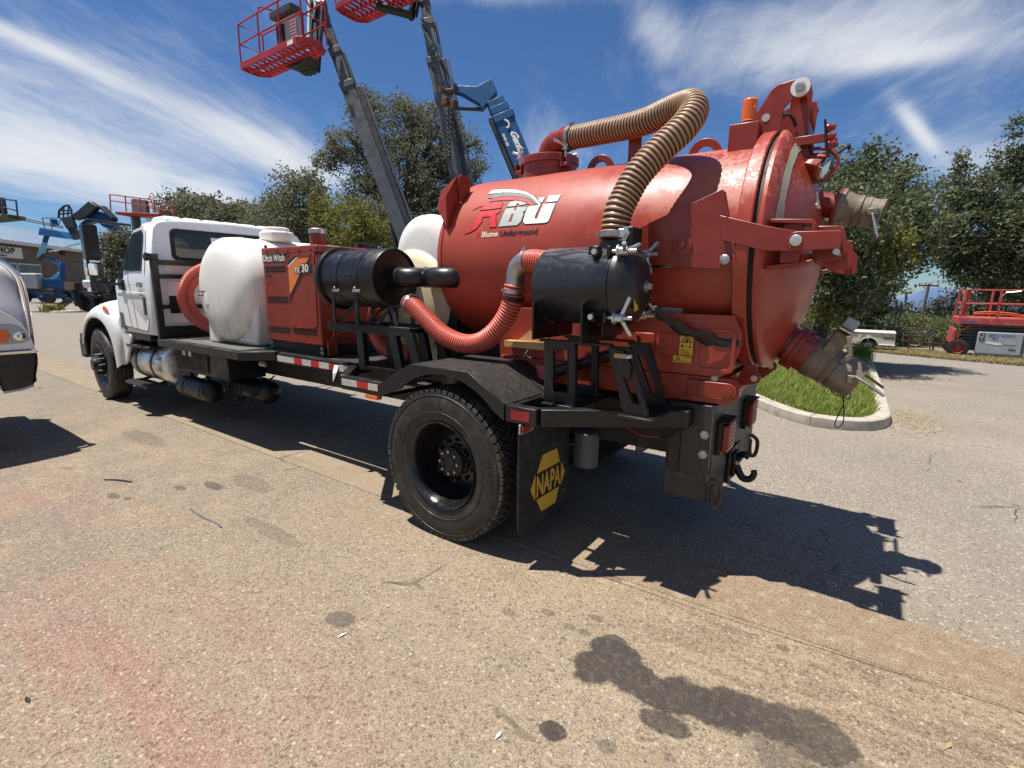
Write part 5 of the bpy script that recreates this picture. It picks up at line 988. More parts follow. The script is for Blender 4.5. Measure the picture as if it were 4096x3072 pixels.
# ---- base under the tank
for s in (-1, 1):
    Y = (lambda y: y) if s < 0 else mir
    sp = G(); sp.prism([(.03, 1.205), (1.55, 1.205), (1.60, 1.23), (1.64, 1.35), (1.645, 1.45), (1.60, 1.545), (.10, 1.545), (.03, 1.50)], 'y', Y(.612), Y(.622)); si = sp.obj('side_plate', 'tank_red', DT, .003)
    bs = G(); bs.prism([(.02, 1.045), (1.60, 1.045), (1.655, 1.10), (1.655, 1.15), (1.61, 1.197), (.02, 1.197)], 'y', Y(.632), Y(.70)); bo = bs.obj('base_beam', 'tank_red', DT, .004)
    for (x0, x1, z0, z1) in ((1.05, 1.17, 1.305, 1.425), (1.19, 1.275, 1.30, 1.43)): g = G(); g.box(x0, x1, *sorted((Y(.600), Y(.6115))), z0, z1); g.obj('cover_plate', 'tank_red', si, .004)
    for z in (1.33, 1.365, 1.40): inst(BOLT_RED, si, (1.075, Y(.600), z), None if s < 0 else (0, 0, math.pi))
    g = G(); g.frame(rrect(1.41, 1.62, 1.23, 1.47, .03), rrect(1.43, 1.60, 1.25, 1.45, .03), 'y', Y(.604), Y(.6118)); g.obj('raised_rim', 'tank_red', si, .002)
    lg = G(); lg.prism([(1.44, 1.085), (1.60, 1.085)] + arc(1.60, 1.13, .045, -90, 90, 8) + [(1.44, 1.175)], 'y', Y(.600), Y(.630)); lo = lg.obj('base_lug', 'plate_red', DT, .004)
    g = G(); g.lathe([(0, .030), (.008, .030), (.009, .016)], (1.598, Y(.600), 1.13), (0, s, 0), 24); g.obj('lug_bush', 'plate_red', lo)
    g = G(); g.box(1.38, 1.455, *sorted((Y(.612), Y(.6318))), 1.085, 1.178); g.obj('lug_plate', 'plate_red', lo, .004)
    g = G(); g.box(1.505, 1.54, *sorted((Y(.615), Y(.6318))), 1.178, 1.215); g.obj('bare_tab', 'print_silver', lo, .003)
    g = G(); g.prism(arc(1.52, 1.396, .022, 90, 270, 6) + arc(1.615, 1.396, .022, -90, 90, 6), 'y', Y(.6075), Y(.6115)); g.obj('slot', 'rubber_seal', si, smooth=0)
    # tipping ram low on the flank
    g = G(); g.cyl((.50, Y(.575), 1.125), (.96, Y(.555), 1.297), .036); rm = g.obj('tipping_ram', 'black_paint', DT); g = G(); g.lathe([(0, .036), (.02, .042), (.04, .042)], (.49, Y(.575), 1.12), (.93, 0, .35), 20); g.obj('ram_gland', 'galvanised', rm)
    g = G(); g.prism(chamf([(.375, 1.17), (.46, 1.165), (.52, 1.12), (.52, 1.06), (.40, 1.075)], .01), 'y', Y(.555), Y(.567)); rb = g.obj('ram_bracket', 'lift_red', DT, .002)
    g = G(); g.lathe([(0, .022), (.014, .022)], (.475, Y(.555), 1.105), (0, s, 0), 6); g.obj('bracket_bolt', 'lift_red', rb)
g = G(); g.box(.02, 1.58, .702, 1.738, 1.05, 1.19); g.obj('base_pan', 'tank_red', DT)
g = G(); g.add([(.2, .63, 1.42), (1.55, .63, 1.42), (1.55, 1.81, 1.42), (.2, 1.81, 1.42), (.2, .75, 1.60), (1.55, .75, 1.60), (1.55, 1.69, 1.60), (.2, 1.69, 1.60), (.2, .63, 1.2), (1.55, .63, 1.2), (1.55, 1.81, 1.2), (.2, 1.81, 1.2)], [(0, 1, 5, 4), (2, 3, 7, 6), (8, 9, 1, 0), (10, 11, 3, 2), (1, 2, 6, 5), (9, 10, 2, 1), (3, 0, 4, 7), (11, 8, 0, 3)]); g.obj('saddle', 'tank_red', DT)
for y in (.92, 1.52): g = G(); g.prism([(1.56, 1.10), (1.66, 1.13)] + arc(1.675, 1.17, .035, -60, 60, 6) + [(1.68, 1.24), (1.62, 1.26)], 'y', y, y + .02); g.obj('bottom_hinge', 'plate_red', DT, .003); g = G(); g.lathe([(0, .018), (.012, .018)], (1.675, y, 1.17), (0, -1, 0), 16); g.obj('bottom_pin', 'galvanised', DT)
# printed signs on the flank
def sign(par, x0, x1, z0, z1, kind):
    y = .599; g = G(); g.box(x0, x1, y, y + .0022, z0, z1); o = g.obj('warning_sign', 'print_yellow', par, smooth=0); w = x1 - x0; h = z1 - z0; mp = lambda u, v: (x0 + u * w, y - .0006, z0 + v * h)
    decal('sign_border', [[(0.03, .02), (.97, .02), (.97, .035), (.03, .035)], [(.03, .965), (.97, .965), (.97, .98), (.03, .98)]], mp, 'print_black', o)
    if kind == 0:
        for t, b in (((.5, .96), .60),): decal('triangle', [[(.08, b), (.92, b), (.84, b + .035), (.16, b + .035)], [(.08, b), (.16, b), (.53, .93), (.49, .965)], [(.92, b), (.84, b), (.47, .93), (.51, .965)]], mp, 'print_black', o)
        decal('pictogram', [[(.32, .68), (.5, .76), (.66, .70), (.6, .66), (.62, .63), (.45, .64), (.42, .70)], [(.44, .76), (.50, .82), (.54, .77), (.58, .80), (.6, .74)]], mp, 'print_black', o)
        decal('pictogram', [[(.12, .36), (.30, .36), (.30, .50), (.12, .50)], [(.36, .42), (.60, .42), (.60, .44), (.36, .44)], [(.72, .36), (.84, .36), (.84, .47), (.72, .47)], [(.74, .48), (.82, .48), (.82, .52), (.74, .52)]], mp, 'print_black', o)
        for k in range(4): decal('small_print', [[(.12, .08 + k * .055), (.85 - .07 * k, .08 + k * .055), (.85 - .07 * k, .10 + k * .055), (.12, .10 + k * .055)]], mp, 'print_black', o)
    else:
        decal('triangle', [[(.06, .2), (.46, .2), (.42, .27), (.11, .27)], [(.06, .2), (.11, .2), (.27, .80), (.25, .88)], [(.46, .2), (.41, .2), (.24, .80), (.26, .88)]], mp, 'print_black', o)
        decal('pictogram', [[(.22, .32), (.30, .32), (.30, .5), (.22, .5)], [(.55, .78), (.95, .78), (.95, .86), (.55, .86)], [(.62, .50), (.85, .62), (.85, .66), (.62, .54)], [(.55, .2), (.95, .2), (.95, .24), (.55, .24)]], mp, 'print_black', o)
si = [o for o in DT.children if o.name.startswith('side_plate')][0]
sign(si, 1.322, 1.398, 1.312, 1.43, 0); sign(si, 1.292, 1.395, 1.268, 1.308, 1)
def tank_map(lift): return lambda x, s: (x, CY - (TRD + lift) * math.cos(s / TRD), TZ + (TRD + lift) * math.sin(s / TRD))
for x0, x1, s0 in ((1.17, 1.30, -.37), (.36, .43, -.36)): decal('white_strip', [[(x0, s0), (x1, s0 - .004), (x1, s0 + .036), (x0, s0 + .04)]], tank_map(.004), 'print_silver', shell)
LOGO = {'ws': [(-0.215, 0.516), (-0.205, 0.566), (-0.09, 0.554), (0.03, 0.527), (0.14, 0.483), (0.224, 0.431), (0.287, 0.377), (0.317, 0.343), (0.294, 0.35), (0.252, 0.39), (0.192, 0.435), (0.121, 0.47), (0.018, 0.499), (-0.089, 0.517), (-0.166, 0.517)] ,'gs': [(-0.185, 0.465), (-0.17, 0.506), (-0.078, 0.509), (0.02, 0.496), (0.116, 0.467), (0.187, 0.432), (0.246, 0.391), (0.288, 0.351), (0.268, 0.357), (0.212, 0.402), (0.145, 0.43), (0.055, 0.452), (-0.042, 0.465), (-0.14, 0.463)] ,'rs': [(-0.158, 0.425), (-0.135, 0.46), (-0.039, 0.46), (0.057, 0.447), (0.141, 0.426), (0.209, 0.395), (0.266, 0.353), (0.233, 0.349), (0.199, 0.374), (0.141, 0.399), (0.058, 0.417), (-0.036, 0.427), (-0.116, 0.428)] ,'rt': [(-0.282, 0.358), (-0.259, 0.385), (-0.2, 0.407), (-0.109, 0.415), (-0.042, 0.412), (-0.026, 0.398), (-0.018, 0.356), (-0.121, 0.351), (-0.214, 0.354), (-0.188, 0.394), (-0.231, 0.384)] ,'rl': [(-0.19, 0.337), (-0.015, 0.341), (-0.022, 0.316), (-0.047, 0.303), (-0.012, 0.205), (-0.069, 0.204), (-0.092, 0.292), (-0.158, 0.29), (-0.153, 0.256), (-0.192, 0.202), (-0.242, 0.18), (-0.295, 0.168), (-0.235, 0.208), (-0.218, 0.243)] ,'bt': [(0.032, 0.359), (0.043, 0.402), (0.088, 0.405), (0.151, 0.389), (0.2, 0.365), (0.138, 0.359), (0.124, 0.379), (0.109, 0.379), (0.108, 0.357)] ,'bl': [(0.009, 0.205), (0.029, 0.343), (0.104, 0.344), (0.106, 0.322), (0.122, 0.321), (0.122, 0.345), (0.205, 0.343), (0.203, 0.313), (0.187, 0.297), (0.198, 0.282), (0.192, 0.231), (0.168, 0.206)] ,'bh': [(0.086, 0.236), (0.094, 0.294), (0.115, 0.295), (0.111, 0.237)] ,'u': [(0.21, 0.23), (0.213, 0.336), (0.229, 0.343), (0.311, 0.344), (0.297, 0.258), (0.301, 0.242), (0.319, 0.24), (0.337, 0.35), (0.43, 0.346), (0.417, 0.236), (0.411, 0.216), (0.39, 0.207), (0.239, 0.209), (0.22, 0.216)] ,'u1': [(0.272, 0.407), (0.323, 0.411), (0.319, 0.37), (0.306, 0.365)] ,'u2': [(0.352, 0.417), (0.444, 0.414), (0.437, 0.363), (0.353, 0.362)] ,}
lg_col = {'ws': 'print_white', 'gs': 'print_grey', 'rs': 'print_red', 'rt': 'print_red', 'rl': 'print_red', 'bt': 'print_silver', 'bl': 'print_silver', 'u': 'print_white', 'u1': 'print_white', 'u2': 'print_white'}
for kx, poly in LOGO.items():
    if kx == 'bh': decal('logo_counter', [poly], tank_map(.0058), 'tank_red', shell, .03); continue
    decal('logo_outline', [grow(poly, .005)], tank_map(.0025), 'print_black', shell, .04)
    decal('logo_panel', [poly], tank_map(.0045), lg_col[kx], shell, .04)
for s, x, m in (('R', -.183, 'print_red'), ('Blume', -.131, 'print_cream'), ('Underground', .030, 'print_black')):
    lettering('tank_lettering', s, .056, (lambda x: lambda u, v: tank_map(.003)(x + u, .137 + v))(x), m, shell, bold=.0012, sx=1.02 if s != 'R' else 1.0)
# strap hanging along the flank
st = thing('tie_down_strap', 'frayed black strap stretched from the canister lid to the tank side', 'strap', (1.15, .53, 1.57))
P, _ = spline([(1.17, .50, 1.585), (1.21, .53, 1.545), (1.30, .555, 1.48), (1.42, .575, 1.43), (1.53, .59, 1.40), (1.575, .60, 1.392)], 24)
g = G()
for i, q in enumerate(P):
    w = .030 + .010 * math.sin(i * .8) if 2 < i < 20 else .016; g.v += [tuple(q + (0, -.006, w)), tuple(q + (0, .006, w * .4)), tuple(q + (0, .004, -w)), tuple(q + (0, -.008, -w * .6))]
for i in range(len(P) - 1):
    for k in range(4): j = (k + 1) % 4; g.f.append((i * 4 + k, i * 4 + j, i * 4 + 4 + j, i * 4 + 4 + k))
g.obj('webbing', 'black_paint', st, smooth=60)
g = G(); g.cyl((1.165, .495, 1.60), (1.19, .515, 1.565), .008, n=8); g.obj('strap_end', 'print_silver', st)

# ================================================================== EQUIPMENT ON THE BED
# ---- red power unit
PU = thing('power_unit', 'boxy red engine unit with louvres and orange striped panel between white tank and black drum', 'engine unit', (-2.48, 1.2, 1.01))
px0, px1, py0, py1, pz0, pz1 = -2.955, -2.015, .53, 1.92, 1.115, 2.05
g = G(); g.box(px0, px1, py0, py1, pz0, pz1 - .075); body = g.obj('housing', 'unit_red', PU, .012)
g = G(); g.box(px0 - .006, px1 + .006, py0 - .006, py1 + .006, pz1 - .074, pz1); top = g.obj('hood_top', 'unit_red', PU, .014)
g = G(); g.box(px0 + .02, px1 - .005, py0 + .02, py1 - .02, 1.002, 1.114); base = g.obj('base_frame', 'black_paint', PU, .006)
for x in (-2.93, -2.05): inst(BOLT_Y, base, (x, py0 + .02, 1.04)); inst(BOLT_Y, base, (x, py0 + .02, 1.085))
g = G(); g.prism(chamf([(-2.515, 1.262), (-2.06, 1.277), (-2.045, 1.985), (-2.515, 1.975)], .03), 'y', py0 - .008, py0); pan = g.obj('access_panel', 'unit_red', body, .003)
for i in range(5): inst(BOLT_RED, top, (px0 + .1 + i * .19, py0 - .006, 2.01))
for x, z in ((-2.5, 1.85), (-2.5, 1.55), (-2.35, 1.955), (-2.12, 1.96), (-2.45, 1.285), (-2.28, 1.29), (-2.1, 1.295), (-2.48, 1.955)): inst(BOLT_RED, pan, (x, py0 - .008, z), scale=(.8, .8, .8))
for x in (-2.92, -2.68, -2.36, -2.08): inst(BOLT_RED, body, (x, py0, 1.135), scale=(.9, .9, .9))
SL = G(); SL.box(-.006, .006, -.0012, .0012, -.0275, .0275); SLm = SL.mesh('louvre_slot', 'rubber_seal', 0)
for (x0, x1, z0, z1) in ((-2.915, -2.54, 1.805, 1.868), (-2.915, -2.535, 1.507, 1.568), (-2.92, -2.53, 1.20, 1.267), (-2.475, -2.085, 1.207, 1.27)):
    n = 20; zz_ = (z0 + z1) / 2
    for i in range(n):
        for dz in (-.017, .017): inst(SLm, body, (x0 + (i + .5) * (x1 - x0) / n, py0 - .0008 - (.008 if x0 > -2.5 and z0 > 1.262 else 0), zz_ + dz), scale=(1, 1, .52))
fm = lambda u, v: (u, py0 - .0112, v); fm0 = lambda u, v: (u, py0 - .0025, v); fm2 = lambda u, v: (u, py0 - .0124, v); fm3 = lambda u, v: (u, py0 - .0135, v)
decal('name_panel', [[(-2.95, 1.905), (-2.535, 1.905), (-2.535, 1.992), (-2.95, 1.992)]], fm0, 'print_black', body)
lettering('unit_lettering', 'Ditch Witch', .088, lambda u, v: (-2.94 + u, py0 - .0035, 1.918 + v), 'print_cream', body, bold=.0035, sx=.90)
decal('orange_flash', [[(-2.48, 1.60), (-2.475, 1.855), (-2.33, 1.93), (-2.12, 1.935), (-2.29, 1.79), (-2.455, 1.60)]], fm, 'print_orange', pan)
decal('white_flash', [[(-2.482, 1.865), (-2.33, 1.942), (-2.30, 1.942), (-2.475, 1.852)]], fm2, 'print_cream', pan); decal('black_flash', [[(-2.482, 1.90), (-2.36, 1.955), (-2.30, 1.955), (-2.482, 1.868)]], fm, 'print_black', pan)
decal('black_stripe', [[(-2.487, 1.52), (-2.46, 1.57), (-2.085, 1.94), (-2.115, 1.94), (-2.47, 1.60), (-2.487, 1.57)]], fm2, 'print_black', pan)
decal('model_panel', [[(-2.375, 1.79), (-2.375, 1.855), (-2.27, 1.855), (-2.25, 1.885), (-2.09, 1.885), (-2.085, 1.80), (-2.24, 1.79)]], fm2, 'print_black', pan)
lettering('unit_lettering', 'FX', .075, lambda u, v: (-2.365 + u, py0 - .0136, 1.798 + v), 'print_cream', pan, bold=.003, sx=.95); lettering('unit_lettering', '30', .10, lambda u, v: (-2.252 + u, py0 - .0136, 1.806 + v), 'print_cream', pan, bold=.004, sx=1.12)
decal('instruction_label', [[(-2.91, 1.765), (-2.785, 1.765), (-2.785, 1.785), (-2.91, 1.785)]], fm0, 'print_black', body)
for r in range(2):
    for c in range(2): decal('instruction_label', [[(-2.90 + .065 * c, 1.70 + r * .028), (-2.855 + .065 * c, 1.70 + r * .028), (-2.855 + .065 * c, 1.72 + r * .028), (-2.90 + .065 * c, 1.72 + r * .028)]], fm0, 'plate_red', body)
g = G(); g.box(px1, px1 + .006, .68, 1.90, 1.17, 1.96); rp = g.obj('rear_panel', 'unit_red', body, .004)
for y, z in ((.70, 1.485), (.70, 1.22), (.72, 1.9)): inst(BOLT_X, rp, (px1 + .006, y, z), scale=(.6, .6, .6))
for y, z in ((.585, 1.17), (.62, 1.20), (.65, 1.27), (.67, 1.25)):
    g = G(); g.cyl((px1 + .02, y, 1.02), (px1 + .02, y, z - .08), .012, n=8); g.lathe([(0, .018), (.03, .018), (.034, .014), (.07, .014), (.08, .008)], (px1 + .02, y, z - .08), (0, 0, 1), 6); g.obj('hydraulic_fitting', 'plate_red', body)
g = G(); g.lathe([(2.05, .075), (2.16, .075), (2.162, .08), (2.205, .08)], (-2.20, .68, 0), (0, 0, 1), 32, (True, False)); ex = g.obj('exhaust_stack', 'unit_red', top)
g = G(); g.lathe([(2.165, .083), (2.205, .084), (2.21, .078), (2.15, .07)], (-2.20, .68, 0), (0, 0, 1), 32, (False, True)); g.obj('stack_clamp', 'steel', ex)
g = G(); g.cyl((-2.12, .62, 2.185), (-2.10, .60, 2.185), .016, n=8); g.obj('clamp_bolt', 'steel', ex)
g = G(); g.lathe([(2.05, .06), (2.085, .06), (2.09, .075), (2.115, .075), (2.12, .06)], (-2.2, 1.2, 0), (0, 0, 1), 28); g.obj('filler_cap', 'black_paint', top)
g = G(); g.lathe([(0, .015), (.03, .015)], (-2.93, .56, 2.05), (0, 0, 1), 8); g.obj('bolt_head', 'unit_red', top)

# ---- white poly water tank, axis across the truck
WT = thing('water_tank', 'white plastic drum shaped water tank beside the red engine unit', 'water tank', (-3.60, CY, 1.03))
wx, wz, wr = -3.60, 1.615, .575
g = G(); prof = [(.33, .001), (.332, .20), (.345, .36), (.375, .47), (.42, .535), (.47, .565), (.56, .575), (.74, .575), (.76, .568), (.80, .568), (.82, .575), (1.18, .575), (1.20, .568), (1.24, .568), (1.26, .575), (1.62, .575), (1.64, .568), (1.68, .568), (1.70, .575), (1.88, .575), (1.97, .565), (2.02, .535), (2.065, .47), (2.095, .36), (2.108, .2), (2.11, .001)]
g.lathe(prof, (wx, 0, wz), (0, 1, 0), 64); wb = g.obj('drum', 'poly_white', WT, smooth=50)
for y in (.395, 1.14, 1.88):
    g = G(); g.prism([(wx - .40, 1.034), (wx - .20, 1.034), (wx - .17, 1.10), (wx - .16, 1.30), (wx - .38, 1.31)], 'y', y, y + .17); g.obj('foot', 'poly_white', wb, .02)
g = G(); g.prism([(wx - .22, 1.036), (wx + .52, 1.036), (wx + .56, 1.50), (wx, 1.4), (wx - .22, 1.3)], 'y', .46, 1.98); g.obj('base_block', 'poly_white', wb, .04)
g = G(); g.lathe([(0, .001), (.006, .06), (.0, .085)], (wx - .22, .338, 1.52), (0, -1, 0), 28, (False, False)); g.obj('moulded_disc', 'poly_white', wb)
g = G(); g.lathe([(0, .16), (.04, .19), (.10, .19), (.115, .17), (.12, .001)], (wx + .13, 1.0, 2.165), (0, 0, 1), 8); g.obj('lid_well', 'poly_white', wb, .012); g = G(); g.lathe([(0, .14), (.03, .14), (.04, .12), (.045, .001)], (wx + .13, 1.0, 2.285), (0, 0, 1), 40); g.obj('lid', 'poly_white', wb)
for z in (1.555, 1.60): g = G(); g.box(wx - .44, wx - .10, .336, .345, z, z + .009); g.obj('rub_mark', 'print_black', wb, smooth=0)
g = G(); g.lathe([(0, .581), (.003, .583), (.006, .581)], (wx, .62, wz), (0, 1, 0), 64, (False, False)); g.obj('mould_seam', 'poly_white', wb)
# ---- second pair of poly tanks between the drum and the debris tank
W2 = thing('spare_water_tank', 'cream plastic tank with raised dome partly hidden behind the black drum', 'water tank', (-1.2, 1.35, 1.02))
g = G(); g.lathe([(.72, .001), (.725, .22), (.745, .36), (.79, .43), (.86, .462), (.95, .47), (1.40, .47), (1.42, .46), (1.46, .46), (1.48, .47), (1.85, .47), (1.95, .43), (2.0, .30), (2.01, .001)], (-1.05, 0, 1.555), (0, 1, 0), 56); w2 = g.obj('drum', 'poly_cream', W2, smooth=50)
g = G(); g.lathe([(.80, .001), (.805, .20), (.82, .29), (.86, .335), (.93, .35), (1.6, .35), (1.66, .33), (1.70, .2), (1.705, .001)], (-.96, 0, 1.935), (0, 1, 0), 48); g.obj('upper_dome', 'poly_white', W2, smooth=50)
for y in (.80, 1.45): g = G(); g.prism([(-1.42, 1.002), (-.68, 1.002), (-.66, 1.20), (-1.05, 1.12), (-1.44, 1.20)], 'y', y, y + .16); g.obj('foot', 'poly_cream', w2, .03)
g = G(); g.lathe([(1.08, .474), (1.08, .478), (1.105, .478), (1.105, .474)], (-1.05, 0, 1.555), (0, 1, 0), 56, (False, False)); sb = g.obj('ratchet_band', 'black_paint', w2)
a = R_(52); c = (-1.05 + .485 * math.cos(a), 1.09, 1.555 + .485 * math.sin(a)); g = G(); g.beam((c[0] - .03, c[1], c[2] + .04), (c[0] + .06, c[1], c[2] - .10), .05, .03, up=(1, 0, 1)); g.obj('ratchet_buckle', 'steel', sb, .006)
g = G(); g.box(-.78, -.55, .80, 1.6, 1.01, 1.70); g.box(-.79, -.78, .78, 1.62, 1.62, 1.66); g.obj('hose_reel_frame', 'black_paint', TR, .006)

# ---- black silencer drum on its stand
AD = thing('intake_silencer', 'ribbed black plastic drum on an open steel stand beside the red engine unit', 'silencer drum', (-1.27, .5, 1.0))
sy, sz = .50, 1.742
g = G(); pr = [(-1.635, .001), (-1.635, .262), (-1.625, .266), (-1.60, .266), (-1.59, .258), (-1.585, .236), (-1.45, .236), (-1.447, .239), (-1.443, .239), (-1.44, .236), (-1.18, .236), (-1.177, .239), (-1.173, .239), (-1.17, .236), (-.935, .236), (-.925, .232), (-.93, .22), (-.945, .21), (-.945, .001)]
g.lathe(pr, (0, sy, sz), (1, 0, 0), 64); dr = g.obj('drum', 'drum_plastic', AD, smooth=35)
for x in (-1.40, -1.14):
    g = G(); g.lathe([(x, .2365), (x, .2395), (x + .032, .2395), (x + .032, .2365)], (0, sy, sz), (1, 0, 0), 64, (False, False)); bd = g.obj('drum_band', 'black_paint', dr)
    a = R_(204); q = Vector((x + .015, sy + .245 * math.cos(a), sz + .245 * math.sin(a))); g = G(); g.cbox(q, (.09, .03, .022)); g.cyl(q + Vector((-.02, -.005, .012)), q + Vector((-.02, -.005, .03)), .012, n=8); g.obj('band_latch', 'steel', bd, .004)
for x0, x1 in ((-1.575, -1.46), (-1.36, -1.19), (-1.10, -.94)): g = G(); g.box(x0, x1, sy - .2372, sy - .234, sz + .018, sz + .024); g.obj('mould_line', 'drum_plastic', dr, smooth=0)
P, _ = spline([(-1.0, .50, 1.75), (-.88, .50, 1.752), (-.80, .51, 1.752), (-.745, .56, 1.752), (-.72, .64, 1.752), (-.71, .82, 1.752)], 30)
g = G(); g.tube(P, .075, 24); ep = g.obj('outlet_elbow', 'drum_plastic', dr, smooth=60)
g = G(); g.lathe([(0, .09), (.03, .09)], (-.945, .50, 1.75), (1, 0, 0), 28); g.obj('outlet_collar', 'drum_plastic', dr)
for i in (8, 19, 24): d = Vector(P[i + 1] - P[i - 1]).normalized(); g = G(); g.lathe([(-.012, .0755), (-.012, .080), (.012, .080), (.012, .0755)], P[i], d, 24, (False, False)); g.obj('hose_clamp', 'black_paint', ep)
P, _ = spline([(-.71, .70, 1.752), (-.69, .64, 1.75), (-.62, .585, 1.75), (-.53, .57, 1.75), (-.44, .60, 1.75), (-.40, .68, 1.75)], 24); g = G(); g.tube(P, .078, 22); g.obj('pipe_bend', 'drum_plastic', dr, smooth=60)
# stand
sd = G(); sd.box(-1.62, -.60, .33, .37, 1.305, 1.375); sd.box(-1.62, -.60, .63, .67, 1.305, 1.375); sd.box(-1.62, -1.58, .371, .629, 1.33, 1.37); sd.box(-.64, -.60, .371, .629, 1.33, 1.37); sd.box(-1.25, -1.21, .371, .629, 1.33, 1.37); stn = sd.obj('stand_top', 'black_paint', AD, .005)
for y in (.35, .65):
    for (a, b) in (((-1.19, 1.326), (-1.17, 1.002)), ((-.80, 1.326), (-.72, 1.002)), ((-.62, 1.326), (-.50, 1.002))): g = G(); g.beam((a[0], y, a[1]), (b[0], y, b[1]), .08, .05, up=(0, 1, 0)); g.obj('leg', 'black_paint', stn, .004)
for y in (.35, .65): g = G(); g.beam((-1.17, y, 1.02), (-.50, y, 1.02), .04, .03); g.obj('foot_rail', 'black_paint', stn)
for x, y0 in ((-1.47, .30), (-1.17, .30), (-1.47, .70), (-1.17, .70), (-.72, .48)):
    g = G(); zt = sz - math.sqrt(max(.01, .237 ** 2 - (y0 - sy) ** 2)) + .02; g.box(x - .02, x + .02, y0 - .006, y0 + .006, 1.376, max(zt, 1.50) + (.1 if y0 < .4 else 0)); g.obj('drum_upright', 'black_paint', stn, .003)
for xa, xb, y in ((-1.47, -1.29, .32), (-1.17, -1.29, .32), (-1.0, -.88, .35), (-.76, -.88, .35), (-1.47, -1.29, .66), (-1.17, -1.29, .66)): g = G(); g.beam((xa, y, 1.376), (xb, y + .06, 1.53), .028, .012, up=(0, 1, 0)); g.obj('brace', 'black_paint', stn, .002)

# ---- black filter canister on its stand
FC = thing('filter_canister', 'scuffed black steel canister with silver hand nuts in front of the red tank', 'filter canister', (.85, .36, 1.03))
cy_, cz_ = .33, 1.692
g = G(); g.lathe([(.615, .001), (.615, .205), (.625, .213), (1.055, .213), (1.06, .216), (1.075, .216)], (0, cy_, cz_), (1, 0, 0), 64, (False, True)); cn = g.obj('canister_body', 'canister_black', FC)
g = G(); g.lathe([(1.08, .216), (1.105, .216), (1.115, .212), (1.145, .195), (1.18, .150), (1.203, .09), (1.209, .001)], (0, cy_, cz_), (1, 0, 0), 64, (True, False)); ld = g.obj('lid', 'canister_black', FC)
g = G(); g.lathe([(0, .032), (.008, .032), (.010, .020), (.018, .020)], (1.203, cy_, cz_), (1, 0, 0), 24); g.box(1.215, 1.24, cy_ - .014, cy_ + .014, cz_ - .014, cz_ + .014); g.obj('drain_plug', 'steel', ld)
decal('torn_label', [[(-.02, 0), (.04, .01), (.03, .09), (.0, .07), (-.015, .09)]], lambda u, v: (1.176 + .02 - abs(v) * .12, cy_ - .10 + u, cz_ - .13 + v), 'print_yellow', ld)
decal('torn_label', [[(-.03, .05), (.0, .07), (.01, .10), (-.03, .12)]], lambda u, v: (1.182 - abs(v) * .06, cy_ - .10 + u, cz_ - .13 + v), 'print_grey', ld)
for a, roll in ((130, .3), (225, 1.7), (50, 2.4), (-45, .2)):
    dy, dz = .228 * math.cos(R_(a)), .228 * math.sin(R_(a)); q = Vector((1.075, cy_ + dy, cz_ + dz)); tee(ld, q + Vector((.03, 0, 0)), (1, 0, 0), 'hand_nut', 1.15, roll=roll)
    for x in (.985, 1.06):
        g = G(); g.cbox((x, q.y, q.z), (.035 if x < 1 else .02, .055, .055)); g.obj('clamp_lug', 'black_paint', cn if x < 1 else ld, .005)
    g = G(); g.lathe([(0, .016), (.012, .016)], (.985, q.y - .028, q.z), (0, -1, 0), 6); g.obj('lug_bolt', 'galvanised', cn)
g = G(); g.prism([(1.02, 1.87), (1.13, 1.87), (1.13, 2.0), (1.05, 2.0), (1.02, 1.96)], 'y', .30, .35); g.prism([(1.09, 1.90), (1.13, 1.90), (1.13, 2.0), (1.09, 2.0)], 'y', .351, .43); hg = g.obj('lid_hinge', 'black_paint', ld, .005)
inst(BOLT_BIG, hg, (1.075, .30, 1.965)); g = G(); g.box(.93, .99, .19, .235, 1.845, 1.90); g.obj('hinge_lug', 'black_paint', cn, .004)
# cradle and legs
for x in (.640, .945, 1.02):
    inner = arc(cy_, cz_, .216, 205, 335, 12); g = G(); g.prism([(.10, inner[0][1])] + inner + [(.56, inner[-1][1]), (.56, 1.39), (.10, 1.39)] if x < 1 else [(.20, 1.42), (.46, 1.42), (.46, 1.50), (.20, 1.50)], 'x', x, x + .010); g.obj('cradle_plate', 'black_paint', cn, .002)
g = G(); g.box(.645, 1.09, .17, .22, 1.375, 1.389); g.box(.645, 1.09, .46, .51, 1.375, 1.389); g.obj('cradle_rail', 'black_paint', cn, .003)
for y in (.22, .50):
    g = G(); g.frame([(.655, 1.015), (.865, 1.015), (.855, 1.374), (.645, 1.374)], [(.715, 1.08), (.82, 1.08), (.815, 1.33), (.71, 1.33)], 'y', y, y + .035); g.obj('leg', 'black_paint', cn, .006)
    g = G(); g.frame([(1.16, 1.015), (1.30, 1.015), (1.18, 1.374), (1.05, 1.374)], [(1.21, 1.08), (1.25, 1.08), (1.16, 1.30), (1.11, 1.30)], 'y', y, y + .035); g.obj('leg', 'black_paint', cn, .006)
for x0 in (1.14, .66): g = G(); g.box(x0, x0 + .20, .18, .58, .998, 1.014); g.obj('foot_plate', 'black_paint', cn, .003)
g = G(); g.prism([(1.13, 1.24), (1.19, 1.20), (1.20, 1.28), (1.15, 1.36), (1.10, 1.36)], 'y', .20, .215); g.obj('latch_strap', 'black_paint', cn, .003); g = G(); g.box(1.105, 1.185, .19, .20, 1.318, 1.342); g.obj('tan_tab', 'tan_metal', cn, .002); g = G(); g.cyl((1.18, .185, 1.33), (1.205, .185, 1.335), .012, n=8); g.obj('tab_bolt', 'galvanised', cn)
